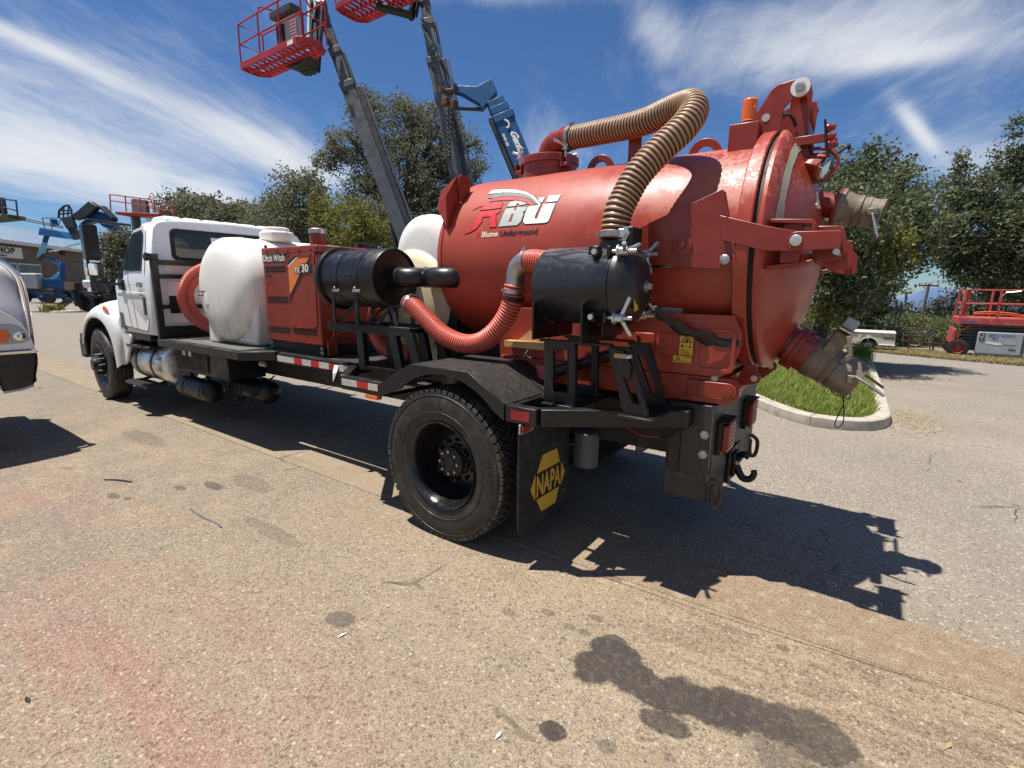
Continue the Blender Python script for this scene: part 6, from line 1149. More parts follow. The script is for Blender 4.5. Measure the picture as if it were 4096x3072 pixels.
# shelf bracket in tan steel
TB = G(); TB.prism([(.125, 1.318), (.545, 1.318), (.545, 1.272), (.125, 1.276)], 'y', .535, .547); TB.box(.125, .545, .548, .61, 1.308, 1.318); TB.prism([(.20, 1.319), (.29, 1.388), (.44, 1.388), (.44, 1.319)], 'y', .60, .610)
tb = TB.obj('bracket', 'tan_metal'); tag(tb, 'tan painted steel bracket on the red tank base above the mudguard', 'bracket')
g = G(); P, _ = spline([(.33, .53, 1.27), (.31, .52, 1.235), (.29, .53, 1.21), (.32, .525, 1.225), (.36, .53, 1.21)], 14); g.tube(P, .005, 5); o = bpy.data.objects.new('lock_pin', g.mesh('lock_pin', 'steel', 40)); COL.objects.link(o); o.parent = tb

# ---- hoses
def clamp(par, q, d, r, mat='steel', bolt=True):
    g = G(); g.lathe([(-.013, r), (-.013, r + .003), (.013, r + .003), (.013, r)], q, d, 28, (False, False))
    if bolt: d = Vector(d).normalized(); s_ = d.cross(Vector((0, 1, .3))).normalized(); q = Vector(q); g.cyl(q + s_ * (r + .008) - d.cross(s_) * .03, q + s_ * (r + .008) + d.cross(s_) * .03, .006, n=6); g.cbox(q + s_ * (r + .008), (.02, .02, .02))
    return g.obj('hose_clamp', mat, par)
BH = thing('suction_hose', 'ribbed brown and black hose looping from tank hatch down to canister', 'hose', (.9, .8, 1.92))
bpts = [(.25, 1.15, 2.755), (.396, 1.11, 2.741), (.555, 1.07, 2.731), (.74, 1.02, 2.717), (.92, .95, 2.709), (1.05, .89, 2.716), (1.153, .83, 2.712), (1.237, .76, 2.688), (1.278, .69, 2.626), (1.255, .60, 2.528), (1.159, .50, 2.396), (1.087, .43, 2.283), (1.043, .38, 2.169), (1.019, .345, 2.074), (1.01, .33, 1.935)]
bh = hose('ribbed_hose', bpts, .080, .0265, 'hose_brown', BH, rib=.12, n=28)
clamp(BH, (.285, 1.14, 2.752), (1, -.26, -.1), .081); clamp(BH, (1.012, .331, 1.965), (0, 0, 1), .081)
g = G(); g.lathe([(1.86, .076), (1.93, .076)], (1.01, .33, 0), (0, 0, 1), 28); g.obj('hose_stub', 'black_paint', FC)
RH = thing('red_hose', 'ribbed red hose sagging between black drum and black canister', 'hose', (-.1, .47, 1.30))
hose('ribbed_hose', [(-.80, .50, 1.565), (-.70, .49, 1.52), (-.55, .47, 1.43), (-.38, .45, 1.335), (-.20, .44, 1.285), (-.05, .44, 1.29), (.08, .44, 1.35), (.19, .445, 1.46), (.25, .45, 1.58), (.272, .45, 1.70)], .070, .0205, 'hose_red', RH, rib=.10, n=24)
clamp(RH, (-.765, .497, 1.55), (.85, 0, -.45), .071); clamp(RH, (.268, .45, 1.655), (.1, 0, 1), .071); clamp(RH, (.262, .45, 1.61), (.15, 0, 1), .071, 'rubber_seal', False)
P, _ = spline([(.272, .45, 1.69), (.278, .45, 1.76), (.30, .445, 1.81), (.345, .435, 1.84), (.41, .42, 1.845)], 18); g = G(); g.tube(P, .062, 22); g.obj('steel_elbow', 'steel', RH, smooth=60)
hose('hose_stub', [(.37, .43, 1.845), (.46, .41, 1.843), (.63, .37, 1.82)], .070, .0205, 'hose_red', RH, rib=.10, n=24); clamp(RH, (.385, .425, 1.845), (1, -.2, 0), .071)
PH = thing('pump_hose', 'short ribbed red hose curving below the black drum stand', 'hose', (-1.3, .7, 1.02))
hose('ribbed_hose', [(-1.62, .95, 1.60), (-1.60, .86, 1.50), (-1.56, .80, 1.38), (-1.50, .76, 1.25), (-1.38, .73, 1.15), (-1.24, .71, 1.11), (-1.10, .70, 1.105), (-1.0, .72, 1.11)], .070, .0225, 'hose_red', PH, rib=.10, n=20)
for k, (dx, lab) in enumerate(((0.0, 'outer ribbed red hose of the pair looped behind the cab'), (.085, 'inner ribbed red hose of the pair looped behind the cab'))):
    CH = thing('looped_hose', lab, 'hose', (-4.45, .6, 1.04), group='red hoses looped behind the cab'); y = .085 * k
    hose('ribbed_hose', [(-4.42 + dx * .5, 1.25, 1.955 - .06 * k), (-4.45 + dx * .5, .95, 1.97 - .06 * k), (-4.46 + dx * .4, .70 + y * .3, 1.925 - .06 * k), (-4.47 + dx * .3, .48 + y, 1.81 - .03 * k), (-4.48, .37 + y, 1.65), (-4.48, .345 + y, 1.50), (-4.46, .385 + y, 1.34), (-4.42, .49 + y, 1.21 - .0 * k), (-4.36, .68 + y, 1.115), (-4.3, 1.0, 1.10), (-4.28, 1.3, 1.10)], .052, .019, 'hose_red', CH, rib=.10, n=18)
g = G(); g.tube([(-4.10, .62, 1.03), (-4.10, .62, 2.05)], .025, 8); g.obj('hose_hook', 'black_paint', TR)

# ================================================================== OTHER MACHINES AND BUILDINGS
BG = {'shop_eave':[(-63.86,9.15,5.66),(-74.6,17.81,5.92)],'shop_ridge':[(-69.78,10.36,7.49),(-81.12,18.57,7.62)],'sign':[(-68.27,8.21,5.45),(-64.73,10.69,5.27),(-64.64,10.57,4.49),(-68.17,8.1,4.67)],'win':[(-67.24,9.51,4.13),(-64.21,11.65,4.05),(-64.03,11.43,2.57),(-67.06,9.28,2.61)],'num':[(-72.58,16.34,4.15),(-71.72,16.94,4.12)],'walllamp':[(-71.13,15.11,5.17),(-70.88,15.29,5.18),(-70.83,15.23,4.79),(-71.08,15.05,4.79)],'bl_wheel':[(-52.59,8.38,0.15),(-52.7,8.51,1.03),(-50.69,9.77,0.3),(-50.77,9.87,0.99)],'bl_ch':[(-52.92,8.32,0.9),(-50.41,10.08,0.81),(-50.36,10.02,0.37),(-52.39,8.58,0.4)],'bl_box':[(-51.15,8.85,0.98),(-50.2,9.52,1.0),(-50.15,9.45,0.53),(-51.02,8.83,0.52)],'bl_hood':[(-53.35,8.4,2.53),(-51.95,9.36,2.39),(-51.82,9.19,1.26),(-53.1,8.29,1.34),(-52.43,9.04,2.51)],'bl_tur':[(-51.95,9.35,2.36),(-50.85,10.12,2.31),(-50.65,9.98,1.12),(-51.8,9.17,1.17)],'bl_arm':[(-51.71,9.36,1.67),(-50.97,10.07,2.43),(-50.95,10.25,3.19),(-51.23,9.98,2.87),(-52.02,9.65,3.86),(-52.46,9.28,3.6),(-51.73,9.79,3.55),(-51.16,10.1,3.18)],'bl_arm2':[(-52.46,9.28,3.6),(-52.3,9.69,4.86),(-52.21,9.88,5.43),(-52.36,9.87,5.8)],'bl_bask':[(-52.47,9.7,5.43),(-52.44,9.86,5.99),(-51.05,10.78,5.7),(-50.56,10.99,5.14),(-52.69,9.87,6.8),(-51.49,10.72,6.82),(-51.58,10.52,6.19),(-50.76,10.92,5.45)],'t_wheel':[(-36.72,7.76,-0.0),(-36.34,8.29,1.08),(-37.1,7.61,0.55),(-35.92,8.47,0.61)],'t_ch':[(-37.47,7.76,2.26),(-36.12,8.72,2.28),(-35.88,8.42,0.27),(-37.19,7.49,0.26)],'t_box':[(-37.3,7.13,1.73),(-36.8,7.49,1.74),(-36.72,7.43,1.29),(-37.19,7.1,1.28)],'t_leg':[(-36.9,7.31,1.26),(-36.55,7.34,0.37),(-37.03,7.09,0.74),(-37.66,6.5,0.12)],'t_boom':[(-37.35,8.86,6.6),(-37.84,8.37,5.99),(-38.18,8.06,5.7),(-37.93,8.18,5.46),(-37.36,8.63,5.66),(-37.12,8.87,5.96),(-36.88,9.11,6.25),(-36.97,9.07,6.34)],'t_boomb':[(-37.6,8.97,5.72),(-37.28,9.28,6.06),(-36.53,9.68,5.49),(-36.46,9.6,4.91),(-36.92,9.31,5.1),(-37.33,9.1,5.43),(-37.9,8.64,5.23),(-38.18,8.44,5.23)],'t_boomk':[(-37.19,9.18,6.39),(-36.78,9.37,5.99),(-36.28,9.61,5.47),(-36.3,9.64,5.66),(-36.98,9.32,6.37)],'t_boomend':[(-37.34,9.21,5.92),(-36.47,9.61,5.01)],'f_back':[(-37.5,7.24,5.47),(-37.53,7.32,5.88),(-37.33,7.52,6.14),(-37.11,7.69,6.21),(-36.91,7.75,5.89),(-36.88,7.71,5.62)],'f_mast':[(-37.36,7.34,5.47),(-36.88,7.71,5.57),(-36.22,7.87,4.28),(-36.59,7.58,4.18),(-36.98,7.46,4.83),(-36.57,7.77,4.92)],'f_fork':[(-39.0,5.55,5.49),(-36.59,7.13,4.91),(-38.75,5.68,5.31),(-36.55,7.14,4.82)],'f_rod':[(-37.05,6.47,3.48),(-35.71,7.54,3.98),(-36.8,6.65,3.49),(-35.65,7.57,3.94)],'o_bask':[(-40.18,4.95,6.5),(-38.95,5.79,6.36),(-38.73,5.7,5.29),(-40.02,4.75,5.13),(-38.87,5.71,5.79),(-39.57,5.37,6.42),(-39.37,5.27,5.42)],'r_bask':[(-27.78,7.35,5.77),(-26.07,8.51,5.54),(-25.96,8.45,4.96),(-27.65,7.27,5.02),(-27.11,7.63,4.95),(-26.7,8.09,5.63),(-27.73,7.32,5.49),(-26.02,8.48,5.24)],'wh_cab':[(-39.99,9.02,1.96),(-39.19,9.61,2.07),(-39.14,9.55,1.66),(-39.88,9.04,1.75)],'islet':[(-41.83,7.19,-0.27),(-39.7,8.73,-0.16),(-39.55,8.8,-0.31),(-41.86,7.14,-0.4)],'b_bask':[(-47.72,12.46,2.77),(-47.16,12.86,2.78),(-47.11,12.79,2.36),(-47.6,12.43,2.28)],'pink':[(-45.07,11.69,2.12),(-44.66,12.0,2.19),(-44.55,11.87,1.31),(-44.99,11.54,1.24)],'boom1':[(-8.75,7.77,3.12),(-10.49,7.48,7.19),(-10.88,7.43,8.13),(-11.33,7.37,9.23)],'boom1c':[(-8.52,7.93,3.12),(-10.24,7.65,7.11),(-10.63,7.59,8.05)],'boom2':[(-7.65,8.88,4.51),(-8.6,8.99,7.88),(-8.88,9.04,8.94),(-9.03,9.08,9.57),(-9.26,9.13,10.48)],'boom2c':[(-7.43,9.03,4.51),(-8.38,9.15,7.89),(-8.64,9.21,8.94),(-8.8,9.25,9.57)],'jib':[(-11.03,7.08,9.24),(-10.96,6.72,7.48),(-11.05,6.64,7.44)],'tele':[(-5.57,9.1,4.46),(-6.32,8.94,6.09)],'teleh':[(-6.56,8.98,6.97),(-6.4,9.02,6.64),(-6.67,8.71,6.18),(-6.75,8.7,6.34),(-7.16,8.47,6.6),(-7.35,8.34,6.66),(-7.34,8.38,6.79),(-6.85,8.73,6.77)],'tele_s':[(-5.97,9.16,5.96),(-6.1,9.12,6.19),(-6.18,9.11,6.35),(-6.35,9.05,6.64),(-6.32,8.92,5.99),(-6.47,8.88,6.28),(-6.68,8.72,6.25)],'chain':[(-7.18,7.97,6.16),(-7.13,7.89,5.65),(-7.0,7.81,4.92),(-7.05,7.91,5.49),(-7.1,8.03,6.13)],'block':[(-7.37,8.01,6.36),(-7.04,8.21,6.23)],'pin':[(-7.52,8.23,6.68),(-7.28,8.41,6.73)],}
V3 = Vector
def slab(g, pts, th, d=(0.57, -0.80, 0.0)):
    """a plate of given outline with real thickness"""
    d = V3(d).normalized() * th / 2; n = len(pts); a = [V3(p) + d for p in pts]; b = [V3(p) - d for p in pts]
    return g.add(a + b, [tuple(range(n)), tuple(range(2 * n - 1, n - 1, -1))] + [(i, i + n, (i + 1) % n + n, (i + 1) % n) for i in range(n)])
def wheel(name, par, c, r, w, ax=(0, 1, 0), rim='basket_red', lugs=16):
    e = bpy.data.objects.new(name, None); COL.objects.link(e); e.parent = par; e.location = V3(c) - par.location; d = V3(ax).normalized(); h = w / 2
    if par.get('_local'): e.location = V3(c); e['_local'] = 1
    cc = V3((0, 0, 0)) if par.get('_local') else V3(c); u = V3((0, 0, 1)); s_ = d.cross(u)
    g = G(); g.lathe([(-h, r * .58), (-h, r * .8), (-h * .85, r * .97), (h * .85, r * .97), (h, r * .8), (h, r * .58)], cc, d, 36, (False, False))
    for i in range(lugs):
        a = 2 * math.pi * i / lugs; q = cc + (u * math.cos(a) + s_ * math.sin(a)) * (r * .97); g.beam(q - d * h * .9, q + d * h * .9, r * .12, r * .07, up=(u * math.cos(a) + s_ * math.sin(a)))
    g.obj('tyre', 'tyre_rubber', e)
    g = G(); g.lathe([(-h * .7, .001), (-h * .75, r * .2), (-h * .3, r * .25), (-h * .25, r * .45), (-h * .8, r * .58), (h * .8, r * .58), (h * .25, r * .45), (h * .3, r * .25), (h * .75, r * .2), (h * .7, .001)], cc, d, 28); g.obj('rim', rim, e)
    return e
def basket(par, x0, x1, y0, y1, z, h=1.1, mat='basket_red', ends=True, grate=True):
    fl = G(); ch = .22
    out_ = [(x0, y0 + ch), (x0 + ch * .4, y0), (x1 - ch, y0), (x1, y0 + ch), (x1, y1 - ch), (x1 - ch, y1), (x0 + ch, y1), (x0, y1 - ch)]; inn_ = [(x + (.04 if x < (x0 + x1) / 2 else -.04), y + (.04 if y < (y0 + y1) / 2 else -.04)) for x, y in out_]
    fl.frame(out_, inn_, 'z', z, z + .16); f = fl.obj('platform_floor', mat, par, .01)
    nx = 14
    for i in range(nx):
        xx = x0 + .1 + i * (x1 - x0 - .2) / (nx - 1); g = G(); g.box(xx - .05, xx + .05, y0 + .05, y1 - .05, z + .03, z + .05); g.obj('floor_plank', mat, f, smooth=0)
    for yy in (y0 + (y1 - y0) * .33, y0 + (y1 - y0) * .67): g = G(); g.box(x0 + .05, x1 - .05, yy - .03, yy + .03, z - .02, z + .03); g.obj('floor_beam', mat, f)
    t = .022; posts = [(x0 + .05, y0 + .05), (x0 + (x1 - x0) * .36, y0 + .03), (x0 + (x1 - x0) * .68, y0 + .03), (x1 - .05, y0 + .06), (x1 - .04, y1 - .06), (x0 + (x1 - x0) * .66, y1 - .04), (x0 + (x1 - x0) * .33, y1 - .04), (x0 + .05, y1 - .06)]
    for (x, y) in posts: g = G(); g.tube([(x, y, z + .16), (x, y, z + h)], t, 8); g.obj('post', mat, par)
    for zz_ in (z + h, z + h * .57): g = G(); g.tube([(x, y, zz_) for x, y in posts], t, 8, closed=True); g.obj('rail', mat, par)
    return f, posts
def boom_lift(name, label, bm, bc, bask, base, chl, group):
    B = thing(name, label, 'boom lift', (base[0], base[1], h_ground(*base[:2])), group=group); z0 = h_ground(*base[:2])
    # undercarriage hidden behind the truck
    g = G(); g.box(base[0] - 1.2, base[0] + 1.2, base[1] - .55, base[1] + .55, z0 + .45, z0 + .85); g.obj('undercarriage', 'boom_dark', B, .03)
    for sx in (-.95, .95):
        for sy in (-.82, .82): wheel('wheel', B, (base[0] + sx, base[1] + sy, z0 + .46), .46, .34, rim='basket_red')
    g = G(); g.lathe([(.86, .5), (1.0, .5)], (base[0], base[1], z0), (0, 0, 1), 28); g.box(base[0] - 1.0, base[0] + 1.3, base[1] - .6, base[1] + .6, z0 + 1.0, z0 + 1.55); g.obj('turret', 'basket_red', B, .05)
    P = [V3(p) for p in bm]; d0 = (P[0] - P[1]).normalized(); k = (P[0].z - (z0 + 1.5)) / -d0.z; foot = P[0] + d0 * k
    w = (.36, .30, .25, .21)
    secs = [foot] + P[1:]
    for i in range(len(secs) - 1):
        a, b = secs[i], secs[i + 1]; dd = (b - a).normalized(); g = G(); g.beam(a - dd * (.3 if i else 0), b, w[i], w[i] * 1.15, up=(.57, -.8, .2)); s = g.obj('boom_section', 'boom_grey', B, .015)
        g = G(); g.beam(b - dd * .16, b + dd * .02, w[i] + .045, w[i] * 1.15 + .045, up=(.57, -.8, .2)); g.obj('boom_collar', 'boom_grey', s, .012)
        g = G(); q = b - dd * .35; g.cyl(q + V3((.1, -.25, .02)), q + V3((.13, -.3, .02)), .05, n=12); g.obj('boom_boss', 'boom_dark', s)
    C = [V3(p) for p in bc]; off = C[0] - P[0]
    g = G(); g.beam(foot + off, C[1] if len(C) > 1 else C[0], .15, .28, up=(.57, -.8, .2)); g.obj('cable_carrier', 'boom_dark', B, .01)
    g = G(); g.beam(foot + off * 1.5, C[1] + off * .5, .05, .30, up=(.57, -.8, .2)); g.obj('carrier_guard', 'boom_grey', B, .008)
    if len(C) > 2: g = G(); g.beam(C[1] - (C[1] - P[1]) * .2, C[2] - (C[2] - P[2]) * .25, .07, .20, up=(.57, -.8, .2)); g.obj('carrier_guard', 'boom_dark', B, .008)
    g = G(); lo_ = foot + (P[1] - foot) * .12; g.cyl(lo_ + V3((-.35, -.1, -.6)), foot + (P[1] - foot) * .34 + V3((-.18, -.1, 0)), .07); g.obj('lift_cylinder', 'boom_dark', B)
    return B, P
B1, P1 = boom_lift('boom_lift', 'grey telescopic boom lift holding its whole red basket high against the sky', BG['boom1'], BG['boom1c'], None, (-8.0, 7.3), None, 'boom lifts behind the truck')
f, posts = basket(B1, -12.75, -9.75, 5.63, 6.42, 7.48, 1.12)
g = G(); g.box(-11.35, -10.55, 6.0, 6.15, 7.64, 8.45); cb = g.obj('control_box', 'lift_grey', B1, .02)
g = G(); g.box(-11.45, -10.5, 5.85, 6.2, 8.46, 8.62); g.obj('control_console', 'boom_grey', cb, .02)
g = G(); g.box(-11.30, -11.02, 5.93, 5.998, 7.75, 8.3); g.obj('manual_box', 'rubber_seal', cb, .01)
g = G(); g.box(-10.75, -10.5, 5.985, 5.998, 7.9, 8.3); g.obj('placard', 'print_white', cb, smooth=0)
for k in range(5): q = G(); q.box(-10.74, -10.51, 5.980, 5.984, 7.93 + k * .075, 7.96 + k * .075); q.obj('placard_line', 'print_red', cb, smooth=0)
for a, b in (((-11.6, 5.68, 8.6), (-11.55, 5.95, 8.75)), ((-10.3, 5.68, 8.6), (-10.3, 5.9, 8.8))): g = G(); P, _ = spline([a, (a[0], a[1], a[2] + .12), b, (b[0], b[1] + .2, b[2]), (b[0], 6.3, 8.6)], 14); g.tube(P, .02, 8); g.obj('guard_bar', 'basket_red', cb)
g = G(); g.box(-10.35, -10.1, 5.622, 5.628, 7.5, 7.6); g.obj('capacity_plate', 'print_white', f, smooth=0)
tip = P1[-1]; g = G(); P, _ = spline([tuple(tip - V3((0, 0, .3))), tuple(tip + V3((-.03, -.05, .15))), tuple(tip + V3((-.02, -.25, .22))), (-11.08, 7.0, 9.15), (-10.98, 6.85, 8.7)], 20); g.tube(P, .06, 8); g.obj('hose_bundle', 'rubber_seal', B1)
for dx, w in ((0, .12), (.22, .06), (-.16, .05)): g = G(); g.beam((-11.1 + dx, 7.1, 9.2), (-10.95 + dx, 6.72, 7.35), w, .12); g.obj('jib_arm', 'boom_dark' if dx else 'boom_grey', B1, .01)
g = G(); g.beam((-11.2, 6.60, 7.40), (-10.7, 6.60, 7.40), .2, .16); g.prism([(-11.2, 7.36), (-10.7, 7.36), (-10.4, 7.48), (-11.4, 7.48)], 'y', 6.2, 6.6); g.obj('basket_mount', 'boom_dark', B1, .02)
g = G(); g.lathe([(-.2, .16), (.2, .16)], tip + V3((0, -.1, .08)), (.8, .58, 0), 20); g.obj('boom_head', 'boom_dark', B1)
g = G(); g.beam((-11.32, 7.0, 9.5), (-11.2, 6.75, 7.6), .05, .10); g.obj('jib_guard', 'trim_white', B1)
B2, P2 = boom_lift('boom_lift', 'grey telescopic boom lift with red basket floor cut off by the picture top', BG['boom2'], BG['boom2c'], None, (-6.2, 9.9), None, 'boom lifts behind the truck')
f2, _ = basket(B2, -11.15, -8.55, 7.62, 8.62, 9.30, 1.12)
g = G(); g.beam((-9.9, 8.1, 9.26), (-9.2, 8.75, 9.1), .22, .14); g.beam((-9.3, 8.8, 9.05), (-9.26, 9.13, 10.4), .16, .16); g.beam((-9.1, 8.8, 9.05), (-9.05, 9.13, 10.4), .05, .1); g.obj('jib_arm', 'boom_dark', B2, .02)
g = G(); g.box(-9.7, -9.5, 7.63, 7.66, 9.5, 10.3); g.obj('control_box', 'lift_grey', B2)
c0 = V3(BG['boom2'][1]); g = G(); g.lathe([(-.03, .10), (.03, .10), (.03, .055), (-.03, .055), (-.03, .10)], c0 + V3((.20, -.28, .18)), (.57, -.8, 0), 20, (False, False)); g.obj('pivot_eye', 'boom_grey', B2)
# ---- blue telehandler boom with chain
TH = thing('telehandler', 'blue telehandler whose lettered telescopic boom and hooked head rise behind the tank', 'telehandler', (-3.6, 8.9, h_ground(-3.6, 8.9))); tz = h_ground(-3.6, 8.9)
g = G(); g.box(-5.4, -1.6, 8.2, 9.6, tz + .6, tz + 1.5); g.box(-4.4, -3.0, 8.1, 8.7, tz + 1.5, tz + 2.2); g.obj('body', 'lift_blue', TH, .05)
for x in (-4.9, -2.3):
    for y in (8.0, 9.8): wheel('wheel', TH, (x, y, tz + .62), .62, .42, rim='print_silver')
a, b = V3(BG['tele'][0]), V3(BG['tele'][1]); dd = (b - a).normalized(); foot = a - dd * 3.0; vr = V3((.814, .581, 0))
def tb(c0, c1, w, h, nm, mat='lift_blue', o=V3((0, 0, 0))): g = G(); g.beam(V3(c0) + o, V3(c1) + o, w, h, up=vr); return g.obj(nm, mat, TH, .015)
ctr = vr * .105; main = tb(foot, b, .34, .50, 'boom_section', o=ctr)
tb(b - dd * .3, b + dd * .25, .29, .43, 'boom_section', o=ctr * .8); tb(b + dd * .16, b + dd * .42, .25, .36, 'boom_section', o=ctr * .5); tb(b + dd * .36, b + dd * .65, .22, .29, 'boom_section', o=ctr * .1)
for t in (0.0, .22, .40): tb(b + dd * (t - .22), b + dd * (t - .02), .39 - t * .2, .56 - t * .3, 'boom_collar', o=ctr * (1 - t * .9))
tb(foot, b - dd * .1, .20, .14, 'boom_underside', 'boom_dark', o=-vr * .22); g = G(); g.cyl(foot - vr * .29, b - vr * .24 - dd * .25, .05); g.obj('extend_cylinder', 'boom_dark', TH)
g = G(); slab(g, BG['teleh'], .30); hd = g.obj('boom_head', 'lift_blue', TH, .02)
q0, q1 = V3(BG['pin'][0]), V3(BG['pin'][1]); g = G(); g.cyl(q0 + V3((0, -.2, 0)), q0 + V3((0, .2, 0)), .07); g.cyl(q1 + V3((.14, -.2, 0)), q1 - V3((.14, -.2, 0)), .06); g.cyl(q0, q1, .055); g.obj('head_pin', 'rusty_steel', hd)
b0, b1 = V3(BG['block'][0]), V3(BG['block'][1])
for t in (0, .5): c = b0 + (b1 - b0) * (t + .18); g = G(); g.cbox(c, (.19, .18, .19)); g.obj('hook_block', 'rusty_steel', hd, .02)
g = G(); g.cyl(b1 + V3((-.1, 0, -.02)), V3(BG['teleh'][3]) + V3((.1, 0, -.12)), .05); g.obj('tilt_cylinder', 'boom_dark', hd)
P, _ = spline(BG['chain'], 42); CHN = G(); CHN.tube([(0.0, 0, .045), (.022, 0, .03), (.022, 0, -.03), (0, 0, -.045), (-.022, 0, -.03), (-.022, 0, .03)], .011, 6, closed=True); chm = CHN.mesh('chain_link', 'boom_dark', 60)
ch = thing('lifting_chain', 'dark chain hanging in a loop from the blue telehandler head', 'chain', tuple(P[20]))
for i in range(42):
    t = V3(P[min(41, i + 1)] - P[max(0, i - 1)]); qt = t.to_track_quat('Z', 'Y') @ Matrix.Rotation(R_(90 * (i % 2)), 3, 'Z').to_quaternion(); inst(chm, ch, P[i], qt.to_euler(), scale=(1.15, 1.15, .85))
fwd = V3((.57, -.80, 0)); ft = b - dd * .12 + ctr + fwd * .225
upv = dd; rt = -dd
lm = lambda o: (lambda u, v: V3(o) + (-dd) * u + vr * v + fwd * .0)
lettering('boom_lettering', 'Genie', .245, lm(b - dd * .50 + vr * .115 + fwd * .18), 'print_white', main, bold=.012, shear=.2); lettering('boom_lettering', '5640-186', .09, lm(b - dd * .58 - vr * .115 + fwd * .18), 'print_white', main, bold=.004)
g = G(); P, _ = spline([tuple(b - dd * .18 + vr * .10 + fwd * .175), tuple(b - dd * .25 + vr * .165 + fwd * .175), tuple(b - dd * .37 + vr * .15 + fwd * .175), tuple(b - dd * .43 + vr * .07 + fwd * .175)], 12); g.tube(P, .03, 5); g.obj('boom_emblem', 'print_cream', main)

# ---- white truck at the left edge of the picture (faces +y; its right flank looks at the camera)
LT = thing('parked_truck', 'front corner of a white truck with amber headlamp and dark bumper at the picture edge', 'truck', (-4.5, -1.0, 0), rot=(0, 0, R_(90)))
# local frame: +x forward, right flank at y = 0, left flank at y = 2.2
def ltsec(x, zt, y0, zb):
    L = [(y0, zb), (y0 - .01, zb + (zt - zb) * .6), (y0 + .01, zt - .12), (y0 + .07, zt - .03), (y0 + .25, zt + .01), (1.1, zt + .05)]; return [(x, y, z) for y, z in L] + [(x, 2.2 - y, z) for y, z in reversed(L[:-1])]
o = loft([ltsec(-2.0, 2.10, .24, 1.0), ltsec(-1.0, 2.02, .26, 1.0), ltsec(-.4, 1.96, .28, 1.0), ltsec(-.12, 1.90, .29, 1.0), ltsec(-.03, 1.82, .30, 1.0), ltsec(.015, 1.70, .30, 1.0), ltsec(.02, 1.3, .30, 1.0)], 'hood', 'white_paint', LT, smooth=60)
for s in (0, 1):
    Y = (lambda y: y) if s == 0 else (lambda y: 2.2 - y)
    arch = [(-1.1 + .60 * math.cos(R_(a)), .52 + .60 * math.sin(R_(a))) for a in range(52, 176, 12)]
    g = G(); g.prism([(-.005, 1.035), (-.008, 1.07), (-.034, 1.2), (-.075, 1.296), (-.14, 1.369), (-.22, 1.43), (-.5, 1.54), (-1.0, 1.60), (-1.5, 1.52), (-1.75, 1.3), (-1.78, .6), (-1.70, .6)] + arch[::-1] + [(-.70, 1.035)], 'y', Y(-.012), Y(.42)); fo = g.obj('fender', 'white_paint', LT, .05, seg=4)
    pts = [(-.30, 1.30), (-.16, 1.29), (-.09, 1.266), (-.05, 1.2), (-.03, 1.125), (-.10, 1.10), (-.50, 1.09), (-.56, 1.18), (-.48, 1.27)]; g = G(); g.prism(pts, 'y', Y(-.020), Y(.02)); hl = g.obj('headlamp', 'print_silver', fo, .010)
    g = G(); g.prism([(-.50, 1.262), (-.30, 1.27), (-.185, 1.235), (-.165, 1.18), (-.20, 1.118), (-.49, 1.108), (-.535, 1.18)], 'y', Y(-.026), Y(-.018)); g.obj('turn_signal', 'amber', hl, .004)
    g = G(); g.lathe([(0, .001), (.004, .03), (.0, .045)], (-.105, Y(-.021), 1.17), (0, -1 if s == 0 else 1, 0), 24, (False, False)); g.obj('lamp_reflector', 'chrome', hl)
    g = G(); g.prism([(-.005, 1.028), (.005, .98), (0, .90), (-.028, .78), (-.06, .672), (-.16, .645), (-.285, .637), (-.29, .79), (-.72, .80), (-.72, 1.028)], 'y', Y(-.03), Y(.14)); bp2 = g.obj('bumper', 'black_gloss', LT, .03, seg=4)
    g = G(); g.prism([(.004, 1.03), (.008, 1.0), (-.72, 1.0), (-.72, 1.03)], 'y', Y(-.036), Y(-.024)); g.obj('bumper_trim', 'chrome', bp2, .008)
    g = G(); g.prism([(-.06, .668), (-.16, .641), (-.285, .633), (-.285, .655), (-.16, .663), (-.07, .69)], 'y', Y(-.034), Y(-.026)); g.obj('bumper_lip', 'print_silver', bp2, .003)
    wheel('front_wheel', LT, (-1.1, Y(.17), .52), .52, .28, rim='galvanised')
    gr = G(); P, _ = spline([(-.25, Y(.29), 1.93), (-.10, Y(.28), 1.885), (-.01, Y(.28), 1.78), (.025, Y(.28), 1.65), (.03, Y(.28), 1.35), (.02, Y(.28), 1.05)], 24); gr.tube(P, .032, 10); gr.obj('grille_surround', 'chrome', LT, smooth=70)
g = G(); g.box(-.04, 0, .145, 2.055, .68, 1.02); g.obj('bumper_beam', 'black_gloss', LT, .02)
g = G(); g.box(.0, .022, .34, 1.86, 1.05, 1.66); g.obj('grille', 'black_paint', LT, .01)
g = G(); g.box(-4.4, -2.0, .15, 2.05, 1.0, 2.7); g.obj('cab', 'white_paint', LT, .12, seg=4); g = G(); g.box(-2.01, -1.98, .3, 1.9, 2.1, 2.6); g.obj('windscreen', 'glass_dark', LT)
g = G(); g.box(-4.4, -.1, .7, 1.5, .6, .85); g.obj('chassis_frame', 'chassis_black', LT)

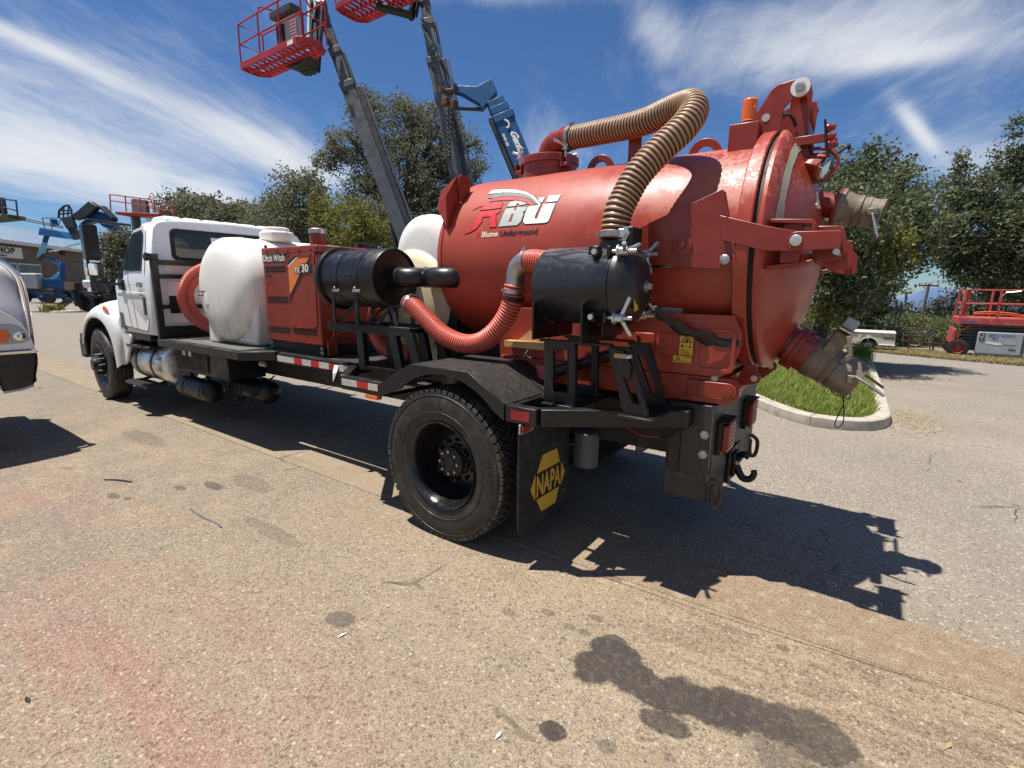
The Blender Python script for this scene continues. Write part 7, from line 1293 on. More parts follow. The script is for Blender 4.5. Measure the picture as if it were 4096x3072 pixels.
# ---- right side: scissor lift, trailer, steel frames, poles
gz = lambda x, y: h_ground(x, y)
SJ = thing('scissor_lift', 'rough terrain scissor lift with red railed platform parked under the right hand trees', 'scissor lift', (6.2, 23.4, gz(6.2, 23.4))); y0, y1 = 22.6, 24.2
for x in (4.95, 7.4):
    for y in (22.72, 24.05): wheel('wheel', SJ, (x, y, -.335), .33, .28, rim='lift_red', lugs=20)
g = G(); g.box(5.0, 7.6, 22.9, 23.9, -.42, -.05); ch_ = g.obj('chassis', 'scissor_grey', SJ, .02)
g = G(); g.box(5.44, 6.72, 22.56, 22.9, -.48, .30); cv = g.obj('side_cover', 'lift_grey', SJ, .02)
g = G(); g.box(5.43, 6.73, 22.55, 22.57, -.55, -.46); g.obj('cover_skirt', 'scissor_grey', cv)
g = G(); g.box(5.48, 5.63, 22.545, 22.56, 0.0, .27); pn = g.obj('control_panel', 'scissor_grey', cv, .005)
for i, (dx, dz) in enumerate(((.03, .2), (.09, .2), (.03, .12), (.09, .12), (.06, .05))): q = G(); q.cyl((5.495 + dx, 22.546, dz), (5.495 + dx, 22.535, dz), .016, n=10); q.obj('switch', 'print_red' if i == 0 else 'print_white', pn)
for i in range(16): q = G(); q.box(6.62, 6.69, 22.545, 22.556, -.40 + i * .04, -.385 + i * .04); q.obj('louvre', 'rubber_seal', cv, smooth=0)
sm = lambda x, z: (lambda u, v: (x + u, 22.552, z + v))
lettering('cover_lettering', 'SJ8831E  SKYJACK', .095, sm(5.72, .16), 'print_blue', cv, bold=.003, sx=.95); lettering('cover_lettering', '4X4', .10, sm(5.82, .05), 'print_blue', cv, bold=.004); lettering('cover_lettering', '7066', .10, sm(6.30, -.33), 'print_black', cv, bold=.003)
decal('faded_patch', [[(5.66, -.10), (5.98, -.16), (6.12, -.14), (6.10, -.08), (5.70, -.03)]], lambda u, v: (u, 22.553, v), 'print_white', cv); decal('grey_patch', [[(6.15, -.12), (6.46, -.12), (6.46, .0), (6.15, .0)]], lambda u, v: (u, 22.553, v), 'print_silver', cv)
for i in range(5):
    z = .02 + i * .115
    for yy in (22.95, 23.85): g = G(); g.beam((5.05, yy, z), (7.55, yy, z + .045), .05, .09, up=(0, 0, 1)); g.obj('scissor_arm', 'scissor_grey', SJ, .006)
g = G(); g.prism([(4.70, -.17), (4.80, -.17), (4.84, .37), (4.76, .37)], 'y', 22.62, 24.1); g.obj('end_post', 'lift_red', SJ, .01)
for k in range(2): g = G(); g.tube([(4.84 + .05 * k, 22.7, -.05), (4.95, 22.7, .3), (5.2, 22.72, .50)], .03, 8); g.obj('hydraulic_line', 'lift_orange', SJ)
g = G(); g.box(4.80, 7.8, 22.55, 24.25, .56, .80); pf = g.obj('platform', 'lift_red', SJ, .01)
lettering('platform_lettering', 'SKYJACK', .11, lambda u, v: (4.90 + u, 22.545, .62 + v), 'print_blue', pf, bold=.003)
for x in (4.86, 5.86, 6.86, 7.74):
    for yy in (22.58, 24.2): g = G(); g.beam((x, yy, .80), (x + (.06 if x < 5 else 0), yy, 1.80), .07, .05, up=(0, 1, 0)); g.obj('post', 'lift_red', SJ, .006)
for z in (1.80, 1.30):
    for yy in (22.58, 24.2): g = G(); g.beam((4.88, yy, z), (7.78, yy, z), .05, .05); g.obj('rail', 'lift_red', SJ, .008)
    for x in (4.88, 7.78): g = G(); g.beam((x, 22.6, z), (x, 24.2, z), .05, .05); g.obj('rail', 'lift_red', SJ, .008)
g = G(); g.box(4.86, 5.06, 22.6, 22.75, .85, 1.75); g.obj('gate_panel', 'lift_red', SJ, .02)
for dz in (0, .06): g = G(); P, _ = spline([(5.25, 22.9, .97 - dz), (5.6, 22.85, 1.01 - dz), (6.2, 22.85, .99 - dz), (6.6, 22.9, .90 - dz), (7.0, 23.0, .92)], 20); g.tube(P, .028, 8); g.obj('orange_hose', 'lift_orange', SJ)
g = G(); g.tube([(5.95, 23.2, 1.55), (6.05, 23.0, 1.72), (6.4, 22.9, 1.76)], .02, 8); g.obj('control_bracket', 'galvanised', SJ)
# trailer
TL_ = thing('utility_trailer', 'weathered white box trailer with one small wheel below the trees', 'trailer', (2.2, 22.9, gz(2.2, 22.9)))
wa = arc(2.22, -.40, .30, 180, 0, 12)
g = G(); g.prism([(1.46, -.36)] + [(1.90, -.36)] + wa + [(2.55, -.36), (3.06, -.36), (3.03, .10), (1.46, .04)], 'y', 22.2, 23.7); tbx = g.obj('box', 'trailer_white', TL_, .012)
g = G(); g.prism([(x, z) for x, z in arc(2.22, -.40, .325, 180, 0, 12)] + [(x, z) for x, z in arc(2.22, -.40, .295, 0, 180, 12)], 'y', 22.12, 22.2); g.obj('mudguard', 'trailer_white', tbx)
for yy in (22.32, 23.6): wheel('wheel', TL_, (2.22, yy, -.42), .235, .17, rim='print_silver', lugs=0)
g = G(); g.beam((1.45, 22.95, -.28), (.55, 22.95, -.30), .09, .08); g.box(.95, 1.4, 22.3, 22.36, -.20, -.05); g.obj('drawbar', 'chassis_black', TL_, .008)
for x in (1.85, 2.12, 1.55): g = G(); g.box(x, x + .10, 22.18, 22.2, -.08, .03); q = g.obj('hasp', 'trailer_white', tbx, .006); q2 = G(); q2.box(x + .02, x + .07, 22.17, 22.182, -.20, -.07); q2.obj('hasp_tongue', 'trailer_white', q, .004)
g = G(); g.box(2.66, 3.02, 22.19, 22.2, -.12, -.06); g.obj('rust_streak', 'rusty_steel', tbx, smooth=0)
g = G(); g.box(2.52, 3.07, 22.12, 22.2, -.375, -.34); g.obj('running_board', 'trim_white', tbx, .005); g = G(); g.box(1.44, 3.05, 22.17, 23.72, .085, .12); g.obj('top_rim', 'trailer_white', tbx, .006)
# gate frames and scrap racks behind
def frame_thing(nm, lab, cat, segs, r, mat, base, group=None):
    t = thing(nm, lab, cat, base, group=group)
    for pn_, a, b in segs: g = G(); g.beam(a, b, r, r); g.obj(pn_, mat, t, .004)
    return t
z_ = gz(2.2, 25)
frame_thing('gate_frame', 'tall dark pipe gate frame standing behind the white trailer', 'gate', [('post', (1.0, 25, z_), (1.0, 25, 1.28)), ('post', (3.06, 25, z_), (3.0, 25, 1.32)), ('top_rail', (.9, 25, 1.27), (3.02, 25, 1.31)), ('bottom_rail', (1.0, 25, z_ + .15), (3.05, 25, z_ + .15)), ('post', (3.16, 25, z_), (3.16, 25, 1.30)), ('mid_rail', (1.0, 25, .2), (3.05, 25, .2))], .055, 'boom_dark', (2.0, 25, z_))
g = G(); P, _ = spline([(3.0, 24.9, 1.25), (3.15, 24.9, 1.28), (3.21, 24.9, .8), (3.12, 24.9, .50), (3.02, 24.9, .7), (3.0, 24.9, 1.2)], 26); g.tube(P, .02, 6, closed=True); hc = g.obj('hose_coil', 'rubber_seal'); tag(hc, 'black hose coil hung on the tall gate frame', 'hose')
frame_thing('bed_rack', 'low dark steel rack with green top rails between trailer and scissor lift', 'rack', [('rail', (2.39, 25.1, .20), (4.4, 25.1, .19)), ('rail', (2.39, 25.1, .0), (4.4, 25.1, .0)), ('post', (2.39, 25.1, -.1), (2.39, 25.1, .22)), ('post', (4.4, 25.1, -.05), (4.4, 25.1, .22)), ('post', (3.4, 25.1, -.4), (3.4, 25.1, .0)), ('leg', (2.45, 25.1, z_), (2.45, 25.1, 0)), ('leg', (4.35, 25.1, z_), (4.35, 25.1, 0))], .045, 'scissor_grey', (3.4, 25.1, z_))
frame_thing('scrap_frame', 'rusty square steel frame lying in the dry verge grass', 'frame', [('post', (3.62, 24.6, z_), (3.60, 24.6, -.05)), ('post', (4.42, 24.6, z_), (4.38, 24.6, -.1)), ('rail', (3.3, 24.6, -.75), (4.5, 24.6, -.74)), ('rail', (3.35, 24.6, -.10), (5.0, 24.6, -.12)), ('rail', (3.35, 24.6, -.33), (4.9, 24.6, -.38)), ('plate', (3.7, 24.6, -.68), (4.4, 24.6, -.67)), ('rail', (3.9, 24.6, -.5), (5.0, 24.6, -.45))], .06, 'rusty_steel', (3.9, 24.6, z_))
def pole(nm, lab, b, t, arm, r):
    p = thing(nm, lab, 'utility pole', b); g = G(); g.cyl(b, t, r, r * .8, 12); g.obj('shaft', 'wood_pole', p); g = G(); g.beam(arm[0], arm[1], .14, .18); ca = g.obj('crossarm', 'wood_pole', p)
    for k in range(4): q = V3(arm[0]) + (V3(arm[1]) - V3(arm[0])) * (.06 + .29 * k); g = G(); g.cyl(q + V3((0, 0, .1)), q + V3((0, 0, .3)), .06, n=8); g.obj('insulator', 'print_grey', ca)
    return p
pole('utility_pole', 'leaning wooden utility pole with crossarm in front of the far hills', (7.0, 76, gz(7, 76)), (7.33, 76.6, 2.75), ((6.3, 76.1, 2.55), (8.3, 77.0, 2.5)), .17)
pole('utility_pole', 'short distant utility pole half hidden by the tree edge', (6.5, 100, gz(6.5, 100)), (6.24, 100.5, 1.75), ((5.6, 100, 1.6), (6.9, 101, 1.6)), .2)
for k in range(2):
    g = G(); P, _ = spline([(6.4 + k * 1.8, 76.3, 2.75), (20 + k * 2, 78, 5.2), (40, 80, 10)], 20); g.tube(P, .02, 4); o = g.obj('power_line', 'rubber_seal'); tag(o, ('left' if k == 0 else 'right') + ' overhead wire running off the leaning utility pole', 'wire', 'overhead wires')

# ---- workshop building at the far left
SH = thing('workshop', 'brown stucco workshop with pale blue metal roof and SHOP sign', 'building', (-69, 13.5, h_ground(-69, 13.5)))
eL, eR = V3(BG['shop_eave'][0]), V3(BG['shop_eave'][1]); wd_ = (eR - eL); wd_.z = 0; wd_.normalize(); nrm = V3((wd_.y, -wd_.x, 0)); nrm = nrm if nrm.dot(V3((2, -2, 0)) - eL) > 0 else -nrm
eL = eL - wd_ * 12; zE, zG = 5.75, h_ground(-69, 13) - .1; back = -nrm * 9; ridge = -nrm * 4.8 + V3((0, 0, 1.9))
A, Bq = V3((eL.x, eL.y, zG)), V3((eR.x, eR.y, zG)); At, Bt = V3((eL.x, eL.y, zE)), V3((eR.x, eR.y, zE)); mid_ = -nrm * 4.8
g = G(); g.add([A, Bq, Bt, At, A + back, Bq + back, Bt + back, At + back, Bt + ridge, At + ridge], [(0, 1, 2, 3), (1, 5, 6, 8, 2), (5, 4, 7, 6), (4, 0, 3, 9, 7)]); wl_ = g.obj('wall', 'stucco', SH, smooth=0)
ov = nrm * .7 - V3((0, 0, .25)); e2 = wd_ * .5; g = G(); rp_ = [At - e2 + ov, Bt + e2 + ov, Bt + e2 + ridge + V3((0, 0, .05)), At - e2 + ridge + V3((0, 0, .05)), Bt + back + e2 - nrm * .6 - V3((0, 0, .2)), At + back - e2 - nrm * .6 - V3((0, 0, .2))]
g.add(rp_ + [p - V3((0, 0, .14)) for p in rp_], [(0, 1, 2, 3), (3, 2, 4, 5), (6, 7, 1, 0), (9, 8, 7, 6), (8, 9, 11, 10), (1, 7, 8, 2), (0, 3, 9, 6)]); rf = g.obj('roof', 'roof_blue', SH, smooth=0)
Lw = (eR - eL).length
for i in range(0, int(Lw / .8) + 1): p = At + wd_ * (i * .8) + ov; g = G(); g.beam(p + V3((0, 0, .03)), At + wd_ * (i * .8) + ridge + V3((0, 0, .08)), .06, .06); g.obj('roof_seam', 'roof_blue', rf)
g = G(); g.beam(At + ov - V3((0, 0, .12)), Bt + ov + e2 - V3((0, 0, .12)), .06, .32); g.obj('fascia', 'trim_white', rf)
def onwall(P): # drop a point onto the wall plane, a little proud
    P = V3(P); return P + nrm * ((eR - P).dot(nrm) + .04)
def wq(pts, nm, mat, par, th=.06): g = G(); slab(g, [onwall(p) for p in pts], th, nrm); return g.obj(nm, mat, par)
u0 = lambda a, z: V3((eR.x, eR.y, 0)) - wd_ * a + nrm * .05 + V3((0, 0, z))
sg = wq([u0(19.5, 5.0), u0(11.15, 5.0), u0(11.15, 3.98), u0(19.5, 3.98)], 'sign_board', 'sign_white', SH, .12)
sgm = lambda a, z: (lambda u, v: u0(a, z) + wd_ * u + V3((0, 0, v)) + nrm * .09)
lettering('sign_lettering', 'SHOP', .78, sgm(15.3, 4.38), 'print_black', sg, bold=.02, sx=1.5, space=1.05); lettering('sign_lettering', 'Repairs, Parts, Lubrication and More', .30, sgm(18.6, 4.07), 'print_black', sg, bold=.006, shear=.25, sx=1.15)
for i in range(3):
    a = 19.5 - i * 3.7; w = wq([u0(a, 3.55), u0(a - 3.5, 3.55), u0(a - 3.5, 1.2), u0(a, 1.2)], 'window', 'trim_white', SH, .10)
    for j in range(2):
        for k in range(2): z1 = 3.43 - k * 1.13; x1_ = a - .14 - j * 1.68; q = G(); slab(q, [u0(x1_, z1) + nrm * .06, u0(x1_ - 1.56, z1) + nrm * .06, u0(x1_ - 1.56, z1 - 1.0) + nrm * .06, u0(x1_, z1 - 1.0) + nrm * .06], .02, nrm); q.obj('pane', 'glass_dark', w, smooth=0)
lettering('house_number', '19419', .42, sgm(2.4, 4.0), 'print_black', wl_, bold=.01, sx=1.1, space=1.15); g = G(); p = onwall(u0(4.4, 4.95)) + nrm * .12; g.cbox(p, (.35, .35, .4)); g.obj('wall_lamp', 'black_paint', SH, .03)
# ---- blue articulating lift in front of the workshop
AL = thing('articulating_lift', 'blue articulating boom lift with grey hood parked before the workshop', 'boom lift', (-51.6, 9.1, h_ground(-51.6, 9.1))); lx = V3((.81, .58, 0)); bp_ = V3((-51.6, 9.1, h_ground(-51.6, 9.1)))
for sx in (-.95, .95):
    for sy in (-.8, .9): wheel('wheel', AL, bp_ + lx * sx + V3((-.58, .81, 0)) * (sy) + V3((0, 0, .45)), .45, .32, ax=(-.58, .81, 0), rim='lift_blue')
def albox(c0, c1, w, z0, z1, nm, mat, par=AL, off=0.0, bev=.04): g = G(); o = V3((-.58, .81, 0)) * off; a, b = bp_ + lx * c0 + o, bp_ + lx * c1 + o; g.beam(V3((a.x, a.y, (z0 + z1) / 2)), V3((b.x, b.y, (z0 + z1) / 2)), w, z1 - z0); return g.obj(nm, mat, par, bev)
cz0 = bp_.z; albox(-1.1, 1.3, 1.0, cz0 + .35, cz0 + .75, 'chassis', 'lift_blue'); bx2 = albox(-.1, .85, .2, cz0 + .35, cz0 + .85, 'tool_box', 'lift_blue', off=-.62)
lettering('chassis_lettering', '4x4', .22, lambda u, v: bp_ + lx * (.25 + u) + V3((-.58, .81, 0)) * -.735 + V3((0, 0, .45 + v)), 'print_white', bx2, bold=.01)
albox(-1.2, .25, .7, cz0 + 1.12, cz0 + 2.3, 'hood', 'lift_grey', off=-.55, bev=.12); albox(-.9, 1.2, 1.3, cz0 + .9, cz0 + 1.1, 'turntable', 'boom_dark'); albox(.3, 1.25, .9, cz0 + 1.1, cz0 + 1.9, 'counterweight', 'lift_blue')
def al_beam(nm, a, b, w, h, mat='lift_blue'): g = G(); g.beam(a, b, w, h, up=(0, 0, 1)); return g.obj(nm, mat, AL, .03)
q = BG['bl_arm']; al_beam('lower_arm', q[0], q[1], .25, .28, 'pale_blue'); al_beam('riser', V3(q[1]) - V3((0, 0, .5)), V3(q[2]) + V3((0, 0, .1)), .35, .40); al_beam('upper_arm', q[2], V3(q[4]) + V3((0, 0, -.1)), .22, .22); al_beam('tie_arm', q[7], q[6], .16, .16, 'pale_blue'); al_beam('elbow_link', V3(q[5]) - V3((0, 0, .15)), V3(q[4]) + V3((0, 0, .05)), .4, .34, 'boom_dark')
q = BG['bl_arm2']; al_beam('main_boom', q[0], q[1], .34, .36, 'pale_blue'); al_beam('jib', q[1], q[2], .24, .30); al_beam('jib_head', q[2], q[3], .30, .24)
q = [V3(p) for p in BG['bl_bask']]; g = G(); slab(g, [q[0], q[1], q[2], q[3]], .9); g.obj('platform_side', 'lift_blue', AL, .02)
for a, b in ((q[1], q[4]), (q[4], q[5]), (q[5], q[6]), (q[1] + (q[2] - q[1]) * .35, q[4] + (q[5] - q[4]) * .5)): g = G(); g.tube([a, b], .035, 6); g.obj('rail', 'lift_blue', AL)
g = G(); g.cbox((q[4] + q[5] + q[6] + q[1]) / 4 + V3((.2, .1, 0)), (.5, .4, .5)); g.obj('control_box', 'lift_blue', AL, .03)
# ---- dark telehandler with raised forks
DK = thing('fork_telehandler', 'dark blue and black telehandler with raised forks beside the workshop', 'telehandler', (-35.5, 8.6, 0))
fx = V3((.81, .58, 0))
for sx in (-.6, 2.0):
    for sy in (0, 2.0): wheel('wheel', DK, V3((-36.3, 8.2, .56)) + fx * sx + V3((-.58, .81, 0)) * sy, .56, .42, ax=(-.58, .81, 0), rim='boom_dark', lugs=18)
def dkb(c0, c1, w, z0, z1, nm, mat, off=1.0, bev=.05): g = G(); o = V3((-36.3, 8.2, 0)) + V3((-.58, .81, 0)) * off; a, b = o + fx * c0, o + fx * c1; g.beam(V3((a.x, a.y, (z0 + z1) / 2)), V3((b.x, b.y, (z0 + z1) / 2)), w, z1 - z0); return g.obj(nm, mat, DK, bev)
dkb(-1.2, 3.2, 1.4, .5, 1.2, 'chassis', 'boom_dark'); dkb(-.2, 1.1, .9, 1.2, 2.25, 'engine_cover', 'boom_dark', .3); dkb(1.2, 3.0, .9, 1.2, 2.3, 'cab', 'boom_dark', .6)
q = BG['t_box']; g = G(); slab(g, q, .5); g.obj('ballast_box', 'wood_pole', DK, .02)
q = BG['t_leg']; g = G(); g.beam(q[0], q[1], .35, .25); g.beam(q[2], q[3], .30, .28); g.obj('outrigger', 'boom_dark', DK, .03)
g = G(); slab(g, BG['t_boom'], .4); g.obj('boom_head', 'boom_dark', DK, .02); g = G(); slab(g, BG['t_boomb'], .45); g.obj('boom', 'lift_blue', DK, .03); g = G(); slab(g, BG['t_boomk'], .5); g.obj('boom_top', 'boom_dark', DK, .02)
g = G(); a, b = [V3(p) for p in BG['t_boomend']]; d = (b - a); g.beam(a + d * .9, a + d * 3.6, .42, .46); g.obj('boom_tail', 'lift_blue', DK, .03); g = G(); g.beam(a + d * .5 - V3((0, 0, .45)), a + d * 3.4 - V3((0, 0, .35)), .10, .10); g.obj('boom_cylinder', 'tan_metal', DK)
q = [V3(p) for p in BG['f_back']]
for i in range(5): g = G(); g.beam(q[i], q[i + 1], .07, .10); g.obj('backrest_bar', 'boom_dark', DK, .01)
g = G(); g.beam(q[1], q[4], .06, .08); g.beam((q[0] + q[1]) / 2, (q[4] + q[5]) / 2, .06, .08); g.beam(q[2], q[0] + (q[5] - q[0]) * .35, .06, .08); g.beam(q[3], q[0] + (q[5] - q[0]) * .7, .06, .08); g.obj('backrest_grid', 'boom_dark', DK)
q = [V3(p) for p in BG['f_mast']]; g = G(); slab(g, [q[0], q[1], q[5], q[4]], .25); slab(g, [q[4], q[5], q[2], q[3]], .12); g.obj('fork_carriage', 'boom_dark', DK, .02)
for k in (0, 2): g = G(); g.beam(BG['f_fork'][k], BG['f_fork'][k + 1], .11, .05); g.obj('fork', 'rusty_steel', DK, .01)
for k in (0, 2): g = G(); g.beam(BG['f_rod'][k], BG['f_rod'][k + 1], .08, .05); g.obj('tilt_fork', 'galvanised', DK, .005)
# ---- three more platforms showing above the cab and at the left edge
q = [V3(p) for p in BG['o_bask']]; OB = thing('lift_platform', 'dark green lift platform cut off by the left picture edge', 'boom lift', (-41.5, 4.0, 0))
g = G(); slab(g, [q[3], q[2], q[2] + V3((0, 0, .22)), q[3] + V3((0, 0, .28))], 1.0); g.obj('platform_floor', 'leaf_dark', OB, .02)
for a, b in ((q[0], q[1]), (q[1], q[2]), (q[6] + V3((0, 0, .55)), q[4]), (q[5], q[6])): g = G(); g.tube([a, b], .045, 6); g.obj('rail', 'boom_grey', OB); g = G(); g.tube([a + V3((.5, -.7, 0)), b + V3((.5, -.7, 0))], .04, 6); g.obj('rail', 'boom_grey', OB)
g = G(); g.cbox(q[5] + V3((-.25, -.15, -.35)), (.5, .5, .9)); g.obj('control_box', 'boom_dark', OB, .03); g = G(); g.beam(q[3] + V3((-.4, -.3, 0)), (-41.5, 4.0, 1.0), .3, .3); g.box(-42.6, -40.6, 3.4, 4.6, 0.0, 1.1); g.obj('mast', 'boom_grey', OB, .05)
q = [V3(p) for p in BG['r_bask']]; RB = thing('lift_platform', 'red lift platform with grey control panel showing above the white cab roof', 'boom lift', (-26.9, 8.0, 0)); dp = V3((-.40, .56, 0))
g = G(); slab(g, [q[3], q[2], q[2] - V3((0, 0, .17)), q[3] - V3((0, 0, .12))], .9); g.obj('platform_floor', 'basket_red', RB, .02)
for o in (dp, -dp):
    for a, b in ((q[0], q[1]), (q[6], q[7]), (q[0], q[3]), (q[1], q[2]), (q[0] + (q[1] - q[0]) * .35, q[3] + (q[2] - q[3]) * .35), (q[0] + (q[1] - q[0]) * .68, q[3] + (q[2] - q[3]) * .68)): g = G(); g.tube([a + o, b + o], .028, 6); g.obj('rail', 'basket_red', RB)
g = G(); slab(g, [q[3] + (q[2] - q[3]) * .28, q[3] + (q[2] - q[3]) * .62, q[0] + (q[1] - q[0]) * .60, q[0] + (q[1] - q[0]) * .30], .25); g.obj('control_box', 'scissor_grey', RB, .02); c = q[3] + (q[2] - q[3]) * .3; g = G(); g.beam(c - V3((0, 0, .1)), (c.x, c.y, .9), .32, .32); g.box(c.x - 1, c.x + 1, c.y - .8, c.y + .8, 0, 1.0); g.obj('mast', 'boom_grey', RB, .04)
q = [V3(p) for p in BG['b_bask']]; BB = thing('lift_platform', 'small blue lift platform glimpsed between mirror and cab', 'boom lift', (q[0].x, q[0].y, h_ground(q[0].x, q[0].y)))
g = G(); g.beam(q[3], q[2], .8, .1); g.obj('platform_floor', 'lift_blue', BB)
for o in (dp * .6, -dp * .6):
    for a, b in ((q[0], q[1]), (q[0], q[3]), (q[1], q[2]), ((q[0] + q[3]) / 2, (q[1] + q[2]) / 2)): g = G(); g.tube([a + o, b + o], .03, 6); g.obj('rail', 'lift_blue', BB)
c = (q[2] + q[3]) / 2; g = G(); g.beam(c, (c.x, c.y, c.z - 1.6), .5, .5); g.box(c.x - .9, c.x + .9, c.y - .6, c.y + .6, h_ground(c.x, c.y), 1.0); g.obj('scissor_stack', 'scissor_grey', BB, .03)
q = [V3(p) for p in BG['wh_cab']]; WC = thing('white_pickup', 'white vehicle roof and bonnet seen behind the dark telehandler', 'vehicle', (q[0].x, q[0].y, 0)); c = (q[0] + q[2]) / 2
g = G(); g.beam(c - fx * 1.1 + V3((-.4, .6, -.15)), c + fx * 2.0 + V3((-.4, .6, -.15)), 1.6, .5); g.obj('body', 'white_paint', WC, .12, seg=3); g = G(); g.beam(c - fx * .6 + V3((-.4, .6, .35)), c + fx * .9 + V3((-.4, .6, .35)), 1.4, .5); g.obj('cabin', 'glass_dark', WC, .15, seg=3)
for k in (-.8, 1.6): wheel('wheel', WC, c + fx * k + V3((.0, .0, -1.45)), .4, .25, ax=(-.58, .81, 0), rim='print_silver', lugs=0)
q = [V3(p) for p in BG['pink']]; g = G(); slab(g, q, .5); g.add([(q[0].x - .3, q[0].y + .3, 0)], []); pk = g.obj('red_tarpaulin', 'lift_red', None, .08); tag(pk, 'faded red tarpaulin bundle beside the cab mirror', 'tarpaulin')
g = G(); g.lathe([(0, 1.05), (.10, 1.0), (.12, .9)], (-36.4, 6.7, 0), (0, 0, 1), 24); g.xf(Matrix.Translation((-36.4, 6.7, 0)) @ Matrix.Diagonal((.7, .8, 1, 1)) @ Matrix.Translation((36.4, -6.7, 0))); o = g.obj('kerbed_islet', 'concrete'); tag(o, 'small weedy concrete islet in front of the dark telehandler', 'kerb')
# ---- small things on the ground
sk = G(); P, _ = spline([(-1.83, -.80, .008), (-1.6, -.805, .009), (-1.45, -.79, .008), (-1.34, -.80, .010)], 10); sk.tube(P, .006, 5); tag(sk.obj('stick', 'print_grey'), 'thin grey stick lying on the tan pavement', 'stick')
g = G(); P, _ = spline([(-3.05, -.98, .008), (-2.95, -.92, .012), (-2.80, -.86, .010)], 10); g.tube(P, .007, 5); tag(g.obj('twig', 'chassis_black'), 'short dark twig lying near the parked truck shadow', 'twig')
g = G(); g.lathe([(0, .022), (.002, .025), (.004, .022), (.002, .019), (0, .022)], (2.19, .947, .012), (0, 0, 1), 24, (False, False)); tag(g.obj('rubber_ring', 'print_silver'), 'small pale rubber ring lying in the truck shadow', 'ring')
rl = random.Random(9)
for k, (x, y, m, lab) in enumerate(((.28, -.985, 'print_cream', 'pale dry leaf beside the dark patch of gravel'), (2.62, -.02, 'straw_bits', 'small tan leaf on the dusty tyre track'), (2.80, .0, 'straw_bits', 'narrow tan leaf at the right picture edge'), (3.02, 3.58, 'print_red', 'tiny red plastic chip on the grey asphalt'), (-.42, -1.98, 'chassis_black', 'dark scrap lying on the pinkish pavement'), (1.23, -.98, 'print_silver', 'tiny pale blue scrap near the round oil spot'))):
    a = rl.uniform(0, 3.1); g = G(); c, s = math.cos(a), math.sin(a); L = .028 if k != 4 else .03; w = .009
    g.add([(x - L * c, y - L * s, .007), (x + w * s, y - w * c, .012), (x + L * c, y + L * s, .008), (x - w * s, y + w * c, .010), (x, y, .006)], [(0, 1, 4), (1, 2, 4), (2, 3, 4), (3, 0, 4), (0, 3, 2, 1)]); tag(g.obj('dry_leaf' if k < 3 else 'litter_scrap', m, smooth=0), lab, 'leaf' if k < 3 else 'litter')

# ================================================================== TREES
def leaves(cl, rng, size, droop=0.3):
    """cl: (n,3) leaf positions -> two-facet leaf quads with random tilt"""
    n = len(cl); a = rng.uniform(0, 6.283, n); el = rng.normal(-droop, 0.55, n); d = np.stack([np.cos(a) * np.cos(el), np.sin(a) * np.cos(el), np.sin(el)], 1)
    r = rng.normal(0, 1, (n, 3)); w = np.cross(d, r); w /= np.linalg.norm(w, axis=1)[:, None] + 1e-9; L = (size * rng.uniform(0.6, 1.35, n))[:, None]; W_ = L * 0.28
    return np.stack([cl - d * L * .5, cl + w * W_, cl + d * L * .5, cl - w * W_], 1)
def crown_points(blobs, rng, clump, per):
    out = []; cents = []
    for (c, r, n) in blobs:
        c = np.array(c); r = np.array(r) if isinstance(r, (tuple, list)) else np.array([r, r, r]); d = rng.normal(0, 1, (n, 3)); d /= np.linalg.norm(d, axis=1)[:, None]
        rad = rng.uniform(0.25, 1.0, n) ** 0.45; lump = 1 + 0.22 * np.sin(d[:, 0] * 7 + c[0]) * np.cos(d[:, 2] * 6 + c[1]); P = c + d * r * (rad * lump)[:, None]; cents.append(P)
    C = np.vstack(cents); k = np.repeat(np.arange(len(C)), per); s = clump * rng.uniform(0.5, 1.25, len(C))[k][:, None]
    return C[k] + rng.normal(0, 1, (len(k), 3)) * s * np.array([1, 1, .8]), C
def tree(name, label, base, trunk_r, top, blobs, mat, size, clump=0.2, per=26, seed=1, group=None, limbs=7, cat='tree', twigs=40, droop=0.3):
    rng = np.random.default_rng(seed); t = thing(name, label, cat, tuple(base), group=group); B = np.array(base, float); T = np.array(top, float)
    P, C = crown_points(blobs, rng, clump, per); g = G(); mid = B + (T - B) * .5 + rng.normal(0, .12, 3) * np.array([1, 1, 0])
    tp, _ = spline([B - (0, 0, .1), B + (T - B) * .2, mid, T], 12); g.tube(tp, [trunk_r * (1.25 if i == 0 else 1 - .055 * i) for i in range(12)], 10); tr = g.obj('trunk', 'bark', t, smooth=60)
    lb = G()
    for i in range(limbs):
        a = tp[rng.integers(4, 11)]; b = C[rng.integers(len(C))]; m = (a + b) / 2 + np.array([0, 0, .25]) * np.linalg.norm(b - a) * .5; q, _ = spline([a, m, b], 8); r0 = trunk_r * rng.uniform(.3, .5); lb.tube(q, [r0 * (1 - .11 * k) for k in range(8)], 6)
    for i in range(twigs):
        b = C[rng.integers(len(C))]; a = tp[rng.integers(6, 12)] * .35 + b * .65 + rng.normal(0, .1, 3); q, _ = spline([a, (a + b) / 2 + rng.normal(0, .08, 3), b], 5); lb.tube(q, [.02, .017, .014, .011, .007], 4)
    lb.obj('limbs', 'bark', t, smooth=60)
    o = quads('crown', mat, leaves(P, rng, size, droop) - B); o.parent = t
    return t
